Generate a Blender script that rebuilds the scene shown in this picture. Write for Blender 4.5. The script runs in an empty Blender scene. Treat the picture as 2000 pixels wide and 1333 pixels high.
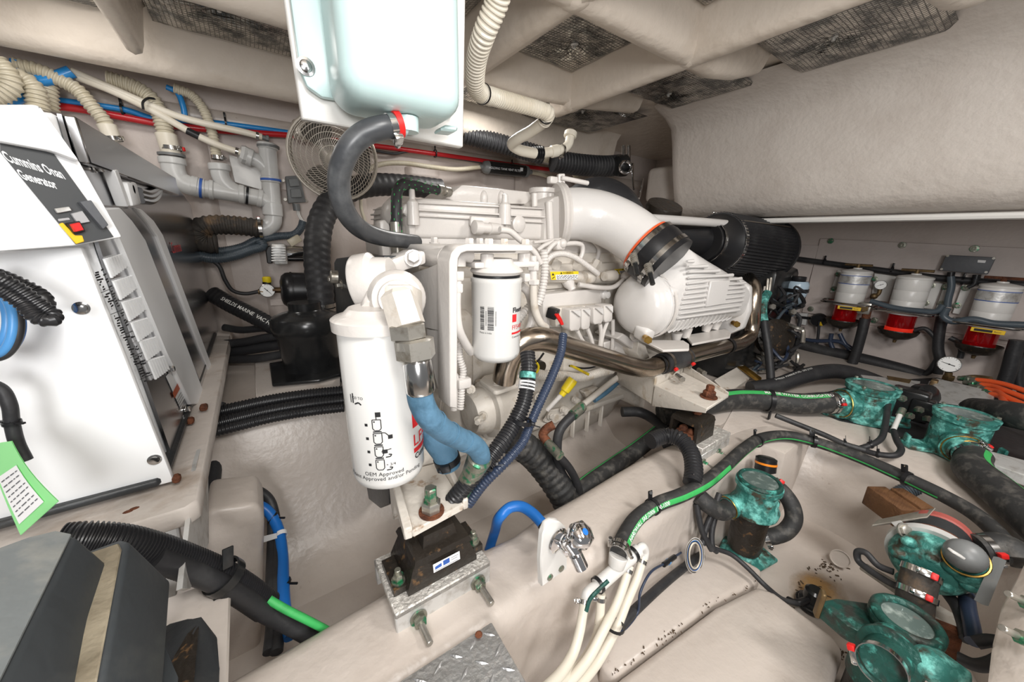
import bpy, bmesh, math, random
from mathutils import Vector, Matrix
random.seed(7)
SC = bpy.context.scene
COL = SC.collection
# ------------------------------------------------------------------ camera
F = 700.0                       # focal length in pixels of the 2000 px wide frame
CAM = Vector((0, 0, 1.0))
AZ, PITCH, ROLL = math.radians(54.8), math.radians(16.1), math.radians(1.2)
_fh = Vector((math.cos(AZ), math.sin(AZ), 0)); _r = Vector((math.sin(AZ), -math.cos(AZ), 0))
FW = _fh*math.cos(PITCH) - Vector((0, 0, 1))*math.sin(PITCH)
_u = _r.cross(FW)
RT = _r*math.cos(ROLL) + _u*math.sin(ROLL)
UP = _u*math.cos(ROLL) - _r*math.sin(ROLL)
cd = bpy.data.cameras.new('camera'); cam = bpy.data.objects.new('camera', cd); COL.objects.link(cam)
cd.sensor_fit = 'HORIZONTAL'; cd.sensor_width = 36; cd.lens = F*36/2000; cd.clip_start = .01; cd.clip_end = 50
cam.matrix_world = Matrix(((RT.x, UP.x, -FW.x, CAM.x), (RT.y, UP.y, -FW.y, CAM.y), (RT.z, UP.z, -FW.z, CAM.z), (0, 0, 0, 1)))
SC.camera = cam
# ------------------------------------------------------------------ world, lamps, exposure
w = bpy.data.worlds.new('world'); SC.world = w; w.use_nodes = True
w.node_tree.nodes['Background'].inputs[0].default_value = (1, 1, 1, 1)
w.node_tree.nodes['Background'].inputs[1].default_value = .18
SC.view_settings.view_transform = 'Standard'; SC.view_settings.look = 'None'
SC.view_settings.exposure = .27; SC.view_settings.gamma = 1; SC.view_settings.use_curve_mapping = False
def lamp(name, loc, target, size, power, col=(1, 1, 1)):
    l = bpy.data.lights.new(name, 'AREA'); l.shape = 'DISK'; l.size = size; l.energy = power; l.color = col
    o = bpy.data.objects.new(name, l); COL.objects.link(o); o.location = loc
    o.rotation_euler = (Vector(target)-Vector(loc)).to_track_quat('-Z', 'Y').to_euler()
    return o
lamp('photographer_flash', (-.28, -.72, 1.14), (.85, .9, .72), .45, 12, (1, .99, .985))
lamp('hatch_lamp', (.12, -.22, 1.47), (.62, .75, .3), .34, 7, (1, .985, .96))
lamp('fill_near', (.95, -.45, 1.47), (1.5, .4, .4), .3, 8.5, (1, .975, .945))  # added fill for the right side, stands for no fixture
lamp('fill_far', (.93, 1.47, 1.56), (.9, 1.5, .5), .2, 3.4, (1, .97, .93))  # added fill above the back of the engine, no real fixture
lamp('fill_left', (-.35, 1.45, 1.56), (-.1, 1.6, .5), .2, 1.4, (1, .97, .93))  # added fill over the generator's far end, no real fixture
# ------------------------------------------------------------------ pixel -> place
def V(px, py, **k):
    d = FW + RT*((px-1000)/F) - UP*((py-666.5)/F)
    for a, v in k.items():
        if a == 'd': return CAM + d*v
        i = 'xyz'.index(a)
        return CAM + d*((v-CAM[i])/d[i])
def VS(pts, **k): return [V(p[0], p[1], **k) for p in pts]
def HOSE(pts):                      # (px, py, depth) triples
    return [V(p[0], p[1], d=p[2]) for p in pts]
def proj(P):
    q = P-CAM; return (1000+F*q.dot(RT)/q.dot(FW), 666.5-F*q.dot(UP)/q.dot(FW), q.dot(FW))
# ------------------------------------------------------------------ mesh building
def frame(axis, hint=None):
    a = Vector(axis).normalized()
    h = Vector(hint) if hint is not None else (Vector((0, 0, 1)) if abs(a.z) < .9 else Vector((1, 0, 0)))
    x = (h - a*h.dot(a)).normalized(); y = a.cross(x)
    return x, y, a
def catmull(pts, sub=6, closed=False):
    n = len(pts)
    if n < 3 and not closed: 
        return [pts[0].lerp(pts[1], i/4) for i in range(5)] if sub > 1 else list(pts)
    out = []
    seg = n if closed else n-1
    for i in range(seg):
        if closed: p0, p1, p2, p3 = (pts[(i+k-1) % n] for k in range(4))
        else:
            p1, p2 = pts[i], pts[i+1]
            p0 = pts[i-1] if i > 0 else p1*2-p2
            p3 = pts[i+2] if i+2 < n else p2*2-p1
        def tj(a, b): return max((b-a).length, 1e-6)**.5
        t0 = 0; t1 = t0+tj(p0, p1); t2 = t1+tj(p1, p2); t3 = t2+tj(p2, p3)
        for s in range(sub):
            t = t1+(t2-t1)*s/sub
            a1 = p0*((t1-t)/(t1-t0))+p1*((t-t0)/(t1-t0)); a2 = p1*((t2-t)/(t2-t1))+p2*((t-t1)/(t2-t1)); a3 = p2*((t3-t)/(t3-t2))+p3*((t-t2)/(t3-t2))
            b1 = a1*((t2-t)/(t2-t0))+a2*((t-t0)/(t2-t0)); b2 = a2*((t3-t)/(t3-t1))+a3*((t-t1)/(t3-t1))
            out.append(b1*((t2-t)/(t2-t1))+b2*((t-t1)/(t2-t1)))
    if not closed: out.append(pts[-1].copy())
    return out
def resample(pts, step):
    L = [0]
    for a, b in zip(pts, pts[1:]): L.append(L[-1]+(b-a).length)
    n = max(2, int(round(L[-1]/step))); out = []; j = 0
    for i in range(n+1):
        s = L[-1]*i/n
        while j < len(L)-2 and L[j+1] < s: j += 1
        q = (s-L[j])/max(L[j+1]-L[j], 1e-9); out.append(pts[j].lerp(pts[j+1], q))
    return out
def transport(pts, closed=False):
    fr = []; n = len(pts)
    T = []
    for i in range(n):
        a = pts[i-1] if i > 0 else (pts[-1] if closed else pts[0]); b = pts[(i+1) % n] if (closed or i+1 < n) else pts[i]
        t = (b-a); T.append(t.normalized() if t.length > 1e-9 else Vector((0, 0, 1)))
    x, y, _ = frame(T[0])
    for i in range(n):
        x = (x-T[i]*x.dot(T[i])).normalized(); fr.append((x, T[i].cross(x), T[i]))
    return fr
class MB:
    def __init__(s): s.v = []; s.f = []
    def add(s, vs, fs):
        o = len(s.v); s.v += [Vector(v) for v in vs]; s.f += [[i+o for i in f] for f in fs]; return s
    def bm(s, b):
        b.verts.index_update(); return s.add([v.co.copy() for v in b.verts], [[v.index for v in f.verts] for f in b.faces])
    def box(s, c, sz, r=0, seg=2, M=None):       # centre, size, edge radius
        b = bmesh.new(); bmesh.ops.create_cube(b, size=1)
        for v in b.verts: v.co = Vector((v.co.x*sz[0], v.co.y*sz[1], v.co.z*sz[2]))
        if r: bmesh.ops.bevel(b, geom=b.edges[:], offset=min(r, min(sz)*.49), segments=seg, profile=.5, affect='EDGES')
        for v in b.verts: v.co = (M @ (v.co+Vector(c))) if M else v.co+Vector(c)
        s.bm(b); b.free(); return s
    def obox(s, c, sz, ax, hint=None, r=0, seg=2):   # box whose local z runs along ax, local x towards hint
        x, y, z = frame(ax, hint)
        M = Matrix(((x.x, y.x, z.x, c[0]), (x.y, y.y, z.y, c[1]), (x.z, y.z, z.z, c[2]), (0, 0, 0, 1)))
        return s.box((0, 0, 0), sz, r, seg, M)
    def lathe(s, p, ax, prof, n=24, cap=True, hint=None, arc=None):
        x, y, a = frame(ax, hint); p = Vector(p); vs = []; fs = []; m = n
        for t, r in prof:
            for k in range(n):
                th = 2*math.pi*k/n; vs.append(p+a*t+(x*math.cos(th)+y*math.sin(th))*max(r, 1e-5))
        for i in range(len(prof)-1):
            for k in range(n):
                k2 = (k+1) % n; fs.append([i*n+k, i*n+k2, (i+1)*n+k2, (i+1)*n+k])
        if cap:
            fs.append([k for k in range(n)][::-1]); fs.append([(len(prof)-1)*n+k for k in range(n)])
        return s.add(vs, fs)
    def cyl(s, p0, p1, r0, r1=None, n=24, cap=True, ch=0):
        p0, p1 = Vector(p0), Vector(p1); L = (p1-p0).length; r1 = r0 if r1 is None else r1
        pr = [(0, r0-ch), (ch, r0), (L-ch, r1), (L, r1-ch)] if ch else [(0, r0), (L, r1)]
        return s.lathe(p0, p1-p0, pr, n, cap)
    def tube(s, pts, r, n=12, sub=6, cap=True, closed=False, rf=None, flat=None):
        P = catmull(pts, sub, closed) if sub else list(pts); fr = transport(P, closed); vs = []; fs = []; m = len(P)
        for i, (q, (x, y, t)) in enumerate(zip(P, fr)):
            rr = rf(i, i/(m-1)) if rf else r
            for k in range(n):
                th = 2*math.pi*k/n; vs.append(q+(x*math.cos(th)+y*math.sin(th))*rr)
        for i in range(m if closed else m-1):
            j = (i+1) % m
            for k in range(n):
                k2 = (k+1) % n; fs.append([i*n+k, i*n+k2, j*n+k2, j*n+k])
        if cap and not closed:
            fs.append(list(range(n))[::-1]); fs.append([(m-1)*n+k for k in range(n)])
        return s.add(vs, fs)
    def ribbed(s, pts, r, pitch, depth=.12, n=12, cap=True, k=4):   # corrugated hose
        P = resample(catmull(pts, 10), pitch/k); pat = [1, 1, 1-depth, 1-depth] if k == 4 else [1, 1-depth]
        return s.tube(P, r, n, 0, cap, rf=lambda i, q: r*pat[i % k])
    def ring(s, c, ax, R, r, n=24, m=8):
        x, y, a = frame(ax); c = Vector(c)
        return s.tube([c+(x*math.cos(2*math.pi*i/n)+y*math.sin(2*math.pi*i/n))*R for i in range(n)], r, m, 0, closed=True)
    def band(s, c, ax, R, w, t=.002, n=24):         # flat band / clamp strap round an axis
        return s.lathe(Vector(c)-Vector(ax).normalized()*w/2, ax, [(0, R), (0, R+t), (w, R+t), (w, R), (0, R)], n, cap=False)
    def prism(s, poly, vec, r=0, seg=2):
        vec = Vector(vec); b = bmesh.new(); lo = [b.verts.new(Vector(p)) for p in poly]
        f = b.faces.new(lo); e = bmesh.ops.extrude_face_region(b, geom=[f])
        for v in e['geom']:
            if isinstance(v, bmesh.types.BMVert): v.co += vec
        bmesh.ops.recalc_face_normals(b, faces=b.faces[:])
        if r: bmesh.ops.bevel(b, geom=b.edges[:], offset=r, segments=seg, profile=.5, affect='EDGES')
        s.bm(b); b.free(); return s
    def hex(s, p, ax, r, h, hint=None):
        return s.lathe(p, ax, [(0, r*.93), (h*.08, r), (h*.85, r), (h, r*.86)], 6, hint=hint)
    def sphere(s, c, r, n=16, m=10, sc=(1, 1, 1), M=None):
        vs = []; fs = []
        for i in range(m+1):
            ph = math.pi*i/m
            for k in range(n):
                th = 2*math.pi*k/n; q = Vector((math.sin(ph)*math.cos(th)*r*sc[0], math.sin(ph)*math.sin(th)*r*sc[1], math.cos(ph)*r*sc[2]))
                vs.append((M @ q if M else q)+Vector(c))
        for i in range(m):
            for k in range(n): fs.append([i*n+k, (i+1)*n+k, (i+1)*n+(k+1) % n, i*n+(k+1) % n])
        return s.add(vs, fs)
    def grid(s, rows, closed=False):                 # rows of points -> skin
        vs = [q for r_ in rows for q in r_]; n = len(rows[0]); fs = []
        for i in range(len(rows)-1):
            for k in range(n if closed else n-1):
                k2 = (k+1) % n; fs.append([i*n+k, i*n+k2, (i+1)*n+k2, (i+1)*n+k])
        return s.add(vs, fs)
    def build(s, name, mat, parent=None, label=None, cat=None, group=None, kind=None, ang=38, loc=None, fix=True):
        return mkobj(name, s, mat, parent, label, cat, group, kind, ang, loc, fix)
ORG = {}
def mkobj(name, mb, mat, parent=None, label=None, cat=None, group=None, kind=None, ang=38, loc=None, fix=True):
    if parent is not None: org = ORG[parent.name]
    elif loc is not None: org = Vector(loc)
    else:
        lo = [min(v[i] for v in mb.v) for i in range(3)]; hi = [max(v[i] for v in mb.v) for i in range(3)]
        org = Vector(((lo[0]+hi[0])/2, (lo[1]+hi[1])/2, lo[2]))
    me = bpy.data.meshes.new(name); me.from_pydata([v-org for v in mb.v], [], mb.f)
    if fix:
        b = bmesh.new(); b.from_mesh(me); bmesh.ops.recalc_face_normals(b, faces=b.faces[:]); b.to_mesh(me); b.free()
    me.polygons.foreach_set('use_smooth', [True]*len(me.polygons)); me.set_sharp_from_angle(angle=math.radians(ang)); me.update()
    me.materials.append(MAT[mat])
    o = bpy.data.objects.new(name, me); COL.objects.link(o)
    if parent is not None: o.parent = parent
    else: o.location = org
    ORG[o.name] = org
    tag(o, label, cat, group, kind)
    return o
def tag(o, label=None, cat=None, group=None, kind=None):
    for k_, v_ in (('label', label), ('category', cat), ('group', group), ('kind', kind)):
        if v_: o[k_] = v_
def thing(name, label, cat, loc, group=None):
    o = bpy.data.objects.new(name, None); COL.objects.link(o); o.location = loc; o.empty_display_size = .02
    ORG[o.name] = Vector(loc); tag(o, label, cat, group); return o
# ------------------------------------------------------------------ lettering
def text_mesh(txt, size, align='CENTER', bold=0.0, sp=1.0):
    cu = bpy.data.curves.new('lettering', 'FONT'); cu.body = txt; cu.size = size; cu.align_x = align; cu.align_y = 'CENTER'; cu.offset = bold; cu.space_character = sp; cu.resolution_u = 2
    ob = bpy.data.objects.new('lettering', cu); COL.objects.link(ob)
    me = bpy.data.meshes.new_from_object(ob.evaluated_get(bpy.context.evaluated_depsgraph_get()))
    vs = [v.co.copy() for v in me.vertices]; fs = [list(p.vertices) for p in me.polygons]
    bpy.data.objects.remove(ob); bpy.data.curves.remove(cu); bpy.data.meshes.remove(me); return vs, fs
def text_flat(mb, txt, c, xd, yd, size, off=.0006, align='CENTER', bold=0, squash=1.0):
    vs, fs = text_mesh(txt, size, align, bold); xd = Vector(xd).normalized(); yd = Vector(yd).normalized(); nn = xd.cross(yd)
    return mb.add([Vector(c)+xd*v.x*squash+yd*v.y+nn*off for v in vs], fs)
def text_cyl(mb, txt, p, ax, R, th0, t0, size, hint, off=.0006, align='CENTER', bold=0, up=1, vert=False):
    """lettering wrapped on a cylinder: axis point p, axis ax (text up), radius R, angle th0 measured from hint"""
    vs, fs = text_mesh(txt, size, align, bold); x, y, a = frame(ax, hint); p = Vector(p); out = []
    for v in vs:
        vx, vy = (v.x, v.y) if not vert else (-v.y, v.x)
        th = th0+vx/R; out.append(p+a*(t0+vy)+(x*math.cos(th)+y*math.sin(th))*(R+off))
    return mb.add(out, fs)
def text_path(mb, txt, P, r, side, size, off=.0006, bold=0, start=0.0, flip=False):
    """lettering printed along a hose: P dense centre line, side = direction towards the printed side"""
    vs, fs = text_mesh(txt, size, 'LEFT', bold); L = [0]
    for a, b in zip(P, P[1:]): L.append(L[-1]+(b-a).length)
    out = []
    for v in vs:
        s_ = start+v.x; i = 0
        while i < len(L)-2 and L[i+1] < s_: i += 1
        q = (s_-L[i])/max(L[i+1]-L[i], 1e-9); c = P[i].lerp(P[i+1], q)
        t = (P[i+1]-P[max(i-1, 0)]).normalized(); n_ = Vector(side); n_ = (n_-t*n_.dot(t)).normalized(); b_ = n_.cross(t)
        th = v.y/r; out.append(c+(n_*math.cos(th)+b_*math.sin(th))*(r+off))
    return mb.add(out, fs)
# ------------------------------------------------------------------ materials
MAT = {}
def srgb(c): return tuple((x/255/12.92 if x/255 <= .04045 else ((x/255+.055)/1.055)**2.4) for x in c)+(1,)
def mat(name, col, rough=.5, metal=0, spec=.5, coat=0, bump=None, mix=None, trans=0, emit=None, alpha=None, ior=1.45, sss=0, mix2=None, rmix=None):
    """bump=(scale,strength,detail); mix=(colour2, noise scale, lo, hi)"""
    m = bpy.data.materials.new(name); m.use_nodes = True; nt = m.node_tree; p = nt.nodes['Principled BSDF']
    p.inputs['Base Color'].default_value = srgb(col); p.inputs['Roughness'].default_value = rough; p.inputs['Metallic'].default_value = metal
    p.inputs['Specular IOR Level'].default_value = spec; p.inputs['Coat Weight'].default_value = coat; p.inputs['Coat Roughness'].default_value = .08
    p.inputs['IOR'].default_value = ior; p.inputs['Transmission Weight'].default_value = trans
    if sss: p.inputs['Subsurface Weight'].default_value = sss; p.inputs['Subsurface Radius'].default_value = (.02, .02, .02)
    if alpha is not None: p.inputs['Alpha'].default_value = alpha
    if emit: p.inputs['Emission Color'].default_value = srgb(emit[0]); p.inputs['Emission Strength'].default_value = emit[1]
    tc = nt.nodes.new('ShaderNodeTexCoord')
    last = None
    for mx in (mix, mix2):
        if not mx: continue
        n = nt.nodes.new('ShaderNodeTexNoise'); n.inputs['Scale'].default_value = mx[1]; n.inputs['Detail'].default_value = 6; n.inputs['Roughness'].default_value = .6
        nt.links.new(tc.outputs['Object'], n.inputs['Vector'])
        mr = nt.nodes.new('ShaderNodeMapRange'); mr.inputs[1].default_value = mx[2]; mr.inputs[2].default_value = mx[3]; mr.clamp = True
        nt.links.new(n.outputs['Fac'], mr.inputs[0])
        mm = nt.nodes.new('ShaderNodeMix'); mm.data_type = 'RGBA'
        if last is None: mm.inputs[6].default_value = srgb(col)
        else: nt.links.new(last, mm.inputs[6])
        mm.inputs[7].default_value = srgb(mx[0]); nt.links.new(mr.outputs[0], mm.inputs[0]); last = mm.outputs[2]
        if len(mx) > 4:
            rr = nt.nodes.new('ShaderNodeMix'); rr.inputs[2].default_value = rough; rr.inputs[3].default_value = mx[4]; nt.links.new(mr.outputs[0], rr.inputs[0]); nt.links.new(rr.outputs[0], p.inputs['Roughness'])
    if last is not None: nt.links.new(last, p.inputs['Base Color'])
    if bump:
        n = nt.nodes.new('ShaderNodeTexNoise'); n.inputs['Scale'].default_value = bump[0]; n.inputs['Detail'].default_value = bump[2] if len(bump) > 2 else 3
        if len(bump) > 3:
            mp = nt.nodes.new('ShaderNodeMapping'); mp.inputs['Scale'].default_value = bump[3]; nt.links.new(tc.outputs['Object'], mp.inputs[0]); nt.links.new(mp.outputs[0], n.inputs['Vector'])
        else: nt.links.new(tc.outputs['Object'], n.inputs['Vector'])
        b = nt.nodes.new('ShaderNodeBump'); b.inputs['Strength'].default_value = bump[1]; b.inputs['Distance'].default_value = .01
        nt.links.new(n.outputs['Fac'], b.inputs['Height']); nt.links.new(b.outputs[0], p.inputs['Normal'])
    MAT[name] = m; return m
mat('gelcoat', (200, 190, 181), .32, mix=((182, 170, 160), 5, .5, .85), bump=(50, .16, 3), mix2=((150, 132, 116), 22, .68, .8))
mat('gelcoat_rough', (206, 198, 190), .34, bump=(45, .28, 4), mix=((188, 178, 169), 4, .45, .8))
mat('gelcoat_ceiling', (214, 203, 190), .3, bump=(26, .4, 3), mix=((190, 176, 160), 5, .5, .85))
mat('wall_paint', (200, 189, 182), .42, bump=(60, .12, 2), mix=((184, 172, 164), 4, .5, .8))
mat('panel_paint', (200, 189, 183), .5, bump=(70, .1, 2), mix=((186, 174, 168), 6, .5, .8))
mat('plywood_paint', (205, 196, 188), .55, bump=(60, .15, 2), mix=((168, 150, 134), 9, .55, .75))
mat('engine_white', (209, 204, 199), .3, bump=(120, .06, 2), mix=((206, 200, 194), 7, .5, .8))
mat('engine_dirty', (205, 198, 188), .4, bump=(90, .12, 3), mix=((172, 156, 134), 22, .56, .74))
mat('engine_satin', (208, 205, 202), .25, bump=(150, .04, 2))
mat('filter_white', (216, 215, 212), .22, coat=.3)
mat('mount_white', (210, 203, 193), .4, mix=((150, 120, 90), 30, .6, .72), bump=(80, .15, 3))
mat('gen_white', (243, 244, 245), .35)
mat('stainless', (205, 205, 205), .16, 1, mix=((170, 166, 160), 8, .4, .8))
mat('stainless_pipe', (190, 180, 168), .18, 1, mix=((140, 122, 102), 5, .4, .75, .35), bump=(40, .05, 3))
mat('stainless_sheet', (196, 196, 198), .2, 1, bump=(3, .05, 2))
mat('alu', (214, 214, 212), .45, .5, mix=((160, 154, 146), 30, .5, .75), bump=(60, .15, 4))
mat('alu_salt', (206, 202, 196), .55, .5, mix=((235, 232, 225), 60, .5, .6), mix2=((150, 120, 92), 18, .62, .74), bump=(140, .5, 4))
mat('chrome', (225, 225, 228), .06, 1)
mat('steel_nut', (176, 172, 164), .32, .75, mix=((130, 122, 108), 40, .5, .7))
mat('steel_green', (150, 150, 138), .4, .8, mix=((70, 140, 105), 60, .52, .6), bump=(80, .2, 3))
mat('rusty', (120, 72, 48), .8, .2, mix=((78, 46, 32), 40, .4, .65), bump=(90, .6, 4))
mat('cast_black', (40, 35, 30), .36, mix=((120, 88, 54), 50, .6, .72, .8), bump=(70, .25, 3))
mat('black_plastic', (28, 28, 30), .35)
mat('black_gloss', (30, 31, 32), .22, mix=((44, 44, 44), 12, .4, .7))
mat('black_paint', (48, 50, 52), .4, bump=(60, .1, 3), mix=((66, 66, 64), 10, .5, .75))
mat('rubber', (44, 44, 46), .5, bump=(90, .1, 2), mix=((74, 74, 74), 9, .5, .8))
mat('rubber_grey', (62, 64, 67), .33, mix=((96, 98, 100), 18, .5, .75))
mat('conduit', (40, 40, 42), .33)
mat('conduit_blue', (48, 58, 78), .33)
mat('conduit_grey', (74, 84, 92), .35)
mat('hose_dusty', (48, 48, 48), .6, mix=((98, 95, 90), 36, .5, .72), bump=(50, .2, 3))
mat('hose_dirty', (58, 54, 50), .7, mix=((120, 96, 70), 16, .5, .68), bump=(40, .4, 4))
mat('hose_print', (230, 230, 225), .5)
mat('stripe_green', (62, 176, 92), .5, mix=((50, 140, 74), 14, .5, .7))
mat('cream_hose', (222, 215, 200), .36, mix=((206, 194, 170), 6, .5, .8))
mat('cream_dark', (198, 190, 170), .4, mix=((170, 156, 120), 6, .5, .8))
mat('pvc', (196, 196, 194), .3, mix=((182, 180, 176), 6, .5, .8))
mat('pvc_dark', (112, 114, 114), .4)
mat('white_plastic', (220, 218, 214), .3)
mat('poly_tank', (190, 212, 211), .28, sss=.5)
mat('tank_grey', (206, 204, 198), .35)
mat('pipe_red', (186, 36, 42), .25)
mat('pipe_blue', (40, 132, 200), .25)
mat('cable_blue', (34, 112, 196), .35)
mat('tube_blue', (84, 150, 210), .35)
mat('sleeve_blue', (84, 122, 148), .65, bump=(60, .25, 3), mix=((58, 92, 114), 22, .5, .7))
mat('red', (214, 38, 36), .4)
mat('orange', (224, 92, 48), .4)
mat('orange_clear', (240, 140, 40), .3)
mat('yellow', (232, 206, 40), .4, mix=((196, 160, 40), 30, .55, .7))
mat('tag_yellow', (238, 196, 40), .45)
mat('bowl_red', (150, 14, 20), .1, trans=.55, emit=((200, 20, 20), .03))  # faint emission paints a glow into the bowl, no lamp inside
mat('bowl_fuel', (255, 60, 40), .15, trans=.4, emit=((255, 60, 40), .2))  # emission brightens the fuel band, which is no light source
mat('bronze', (54, 120, 112), .5, .15, mix=((128, 208, 198), 34, .47, .62), mix2=((66, 62, 50), 26, .52, .64), bump=(60, .5, 5))
mat('bronze_dark', (34, 80, 72), .42, .2, mix=((92, 180, 168), 36, .56, .68), mix2=((58, 60, 56), 24, .5, .64), bump=(60, .45, 5))
mat('brass', (196, 158, 84), .3, 1, mix=((150, 110, 60), 30, .5, .7))
mat('brass_dull', (120, 100, 70), .5, .7, mix=((80, 60, 44), 20, .5, .7))
mat('wood', (112, 78, 50), .6, mix=((70, 44, 28), 12, .45, .65), bump=(30, .3, 4, (1, 8, 8)))
mat('wood_grey', (150, 144, 134), .6, mix=((186, 182, 174), 20, .5, .7), bump=(40, .3, 4))
mat('glass_clear', (235, 245, 242), .05, trans=.9)
mat('glass_lid', (104, 120, 116), .06, .3, mix=((176, 190, 184), 40, .5, .7))
mat('reservoir', (180, 200, 214), .25, sss=.3)
mat('dial', (240, 240, 238), .4)
mat('ink', (34, 34, 36), .6)
mat('ink_grey', (96, 98, 102), .6)
mat('ink_red', (206, 40, 44), .5)
mat('ink_orange', (196, 92, 52), .5)
mat('ink_white', (236, 238, 240), .5)
mat('ink_blue', (52, 92, 170), .5)
mat('panel_dark', (70, 72, 74), .4)
mat('tag_green', (150, 226, 150), .5)
mat('paper', (240, 240, 240), .6)
mat('decal_grey', (176, 176, 178), .4, .3)
mat('copper_clamp', (160, 150, 140), .3, 1)
mat('diamond_alu', (206, 206, 206), .38, .9, mix=((176, 174, 170), 6, .45, .7), bump=(110, .25, 4))
mat('rust_stain', (176, 138, 86), .6, mix=((196, 180, 160), 9, .45, .65))
mat('crud', (88, 72, 56), .8)
mat('red_tank', (164, 84, 76), .5, mix=((120, 56, 50), 10, .5, .7))
mat('grey_box', (92, 94, 98), .5, bump=(90, .1, 2))
mat('foreground_grey', (62, 66, 69), .5, mix=((92, 94, 92), 7, .55, .75), bump=(30, .15, 3))
mat('foreground_edge', (150, 140, 120), .7, mix=((112, 102, 84), 14, .4, .7), bump=(36, .6, 4))
mat('fan_cage', (196, 188, 176), .35, .4)
mat('fan_blade', (92, 88, 82), .4)
def foil():
    m = bpy.data.materials.new('foil'); m.use_nodes = True; nt = m.node_tree; p = nt.nodes['Principled BSDF']
    p.inputs['Base Color'].default_value = srgb((200, 196, 188)); p.inputs['Metallic'].default_value = 1; p.inputs['Roughness'].default_value = .16
    tc = nt.nodes.new('ShaderNodeTexCoord')
    br = nt.nodes.new('ShaderNodeTexBrick'); br.inputs['Scale'].default_value = 1; br.offset = 0; br.inputs['Brick Width'].default_value = .011; br.inputs['Row Height'].default_value = .011; br.inputs['Mortar Size'].default_value = .0018; br.inputs['Mortar Smooth'].default_value = 1
    br.inputs['Color1'].default_value = (0, 0, 0, 1); br.inputs['Color2'].default_value = (0, 0, 0, 1); br.inputs['Mortar'].default_value = (1, 1, 1, 1)
    nt.links.new(tc.outputs['Object'], br.inputs['Vector'])
    n = nt.nodes.new('ShaderNodeTexNoise'); n.inputs['Scale'].default_value = 9; n.inputs['Detail'].default_value = 5; nt.links.new(tc.outputs['Object'], n.inputs['Vector'])
    b1 = nt.nodes.new('ShaderNodeBump'); b1.inputs['Strength'].default_value = .5; b1.inputs['Distance'].default_value = .003; nt.links.new(br.outputs['Color'], b1.inputs['Height'])
    b2 = nt.nodes.new('ShaderNodeBump'); b2.inputs['Strength'].default_value = .8; b2.inputs['Distance'].default_value = .02; nt.links.new(n.outputs['Fac'], b2.inputs['Height']); nt.links.new(b1.outputs[0], b2.inputs['Normal'])
    n2 = nt.nodes.new('ShaderNodeTexNoise'); n2.inputs['Scale'].default_value = 14; n2.inputs['Detail'].default_value = 8; n2.inputs['Roughness'].default_value = .7; nt.links.new(tc.outputs['Object'], n2.inputs['Vector'])
    cr = nt.nodes.new('ShaderNodeValToRGB'); cr.color_ramp.elements[0].position = .42; cr.color_ramp.elements[0].color = srgb((92, 94, 94)); cr.color_ramp.elements[1].position = .6; cr.color_ramp.elements[1].color = srgb((214, 210, 202)); nt.links.new(n2.outputs['Fac'], cr.inputs[0])  # dark and pale mottling paints wrinkle reflections into the foil colour
    mx = nt.nodes.new('ShaderNodeMix'); mx.data_type = 'RGBA'; mx.inputs[7].default_value = srgb((70, 70, 68)); nt.links.new(br.outputs['Color'], mx.inputs[0]); nt.links.new(cr.outputs[0], mx.inputs[6]); nt.links.new(mx.outputs[2], p.inputs['Base Color'])
    nt.links.new(b2.outputs[0], p.inputs['Normal']); MAT['foil'] = m
foil()
mat('lit_top_grey', (120, 125, 126), .6, mix=((150, 150, 144), 20, .5, .75), bump=(40, .15, 3))  # paler grey: light falling on the step top put into the colour
def stain():
    m = MAT['rust_stain']; nt = m.node_tree; p = nt.nodes['Principled BSDF']; tc = nt.nodes.new('ShaderNodeTexCoord')
    mp = nt.nodes.new('ShaderNodeMapping'); mp.inputs['Location'].default_value = (-.5, -.5, 0); nt.links.new(tc.outputs['Generated'], mp.inputs[0])
    ml = nt.nodes.new('ShaderNodeVectorMath'); ml.operation = 'MULTIPLY'; ml.inputs[1].default_value = (1, 1, 0); nt.links.new(mp.outputs[0], ml.inputs[0])
    ln = nt.nodes.new('ShaderNodeVectorMath'); ln.operation = 'LENGTH'; nt.links.new(ml.outputs[0], ln.inputs[0])
    n = nt.nodes.new('ShaderNodeTexNoise'); n.inputs['Scale'].default_value = 4; n.inputs['Detail'].default_value = 5; nt.links.new(tc.outputs['Generated'], n.inputs['Vector'])
    ad = nt.nodes.new('ShaderNodeMath'); ad.operation = 'MULTIPLY_ADD'; ad.inputs[1].default_value = .35; nt.links.new(n.outputs['Fac'], ad.inputs[0]); nt.links.new(ln.outputs['Value'], ad.inputs[2])
    mr = nt.nodes.new('ShaderNodeMapRange'); mr.inputs[1].default_value = .36; mr.inputs[2].default_value = .62; mr.inputs[3].default_value = .9; mr.inputs[4].default_value = 0; nt.links.new(ad.outputs[0], mr.inputs[0]); nt.links.new(mr.outputs[0], p.inputs['Alpha'])
stain()
# ================================================================== THE ROOM
def slab(mb, poly, z0, z1, r=0, seg=3): return mb.prism([(p[0], p[1], z0) for p in poly], (0, 0, z1-z0), r, seg)
def extr(prof, axis, a0, a1, n=1):           # loft a profile (u, z) along x or y
    rows = []
    for i in range(n+1):
        a = a0+(a1-a0)*i/n
        rows.append([Vector((a, u, z)) if axis == 'x' else Vector((u, a, z)) for u, z in prof])
    return rows
def arc(c, r, a0, a1, n):
    return [(c[0]+r*math.cos(math.radians(a0+(a1-a0)*i/n)), c[1]+r*math.sin(math.radians(a0+(a1-a0)*i/n))) for i in range(n+1)]
m = MB(); slab(m, [(-1.5, -1), (3, -1), (3, 2.1), (-1.5, 2.1)], -.05, .1)
floor = m.build('floor', 'gelcoat', kind='structure', label='cream bilge floor between and under the stringers')
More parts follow.
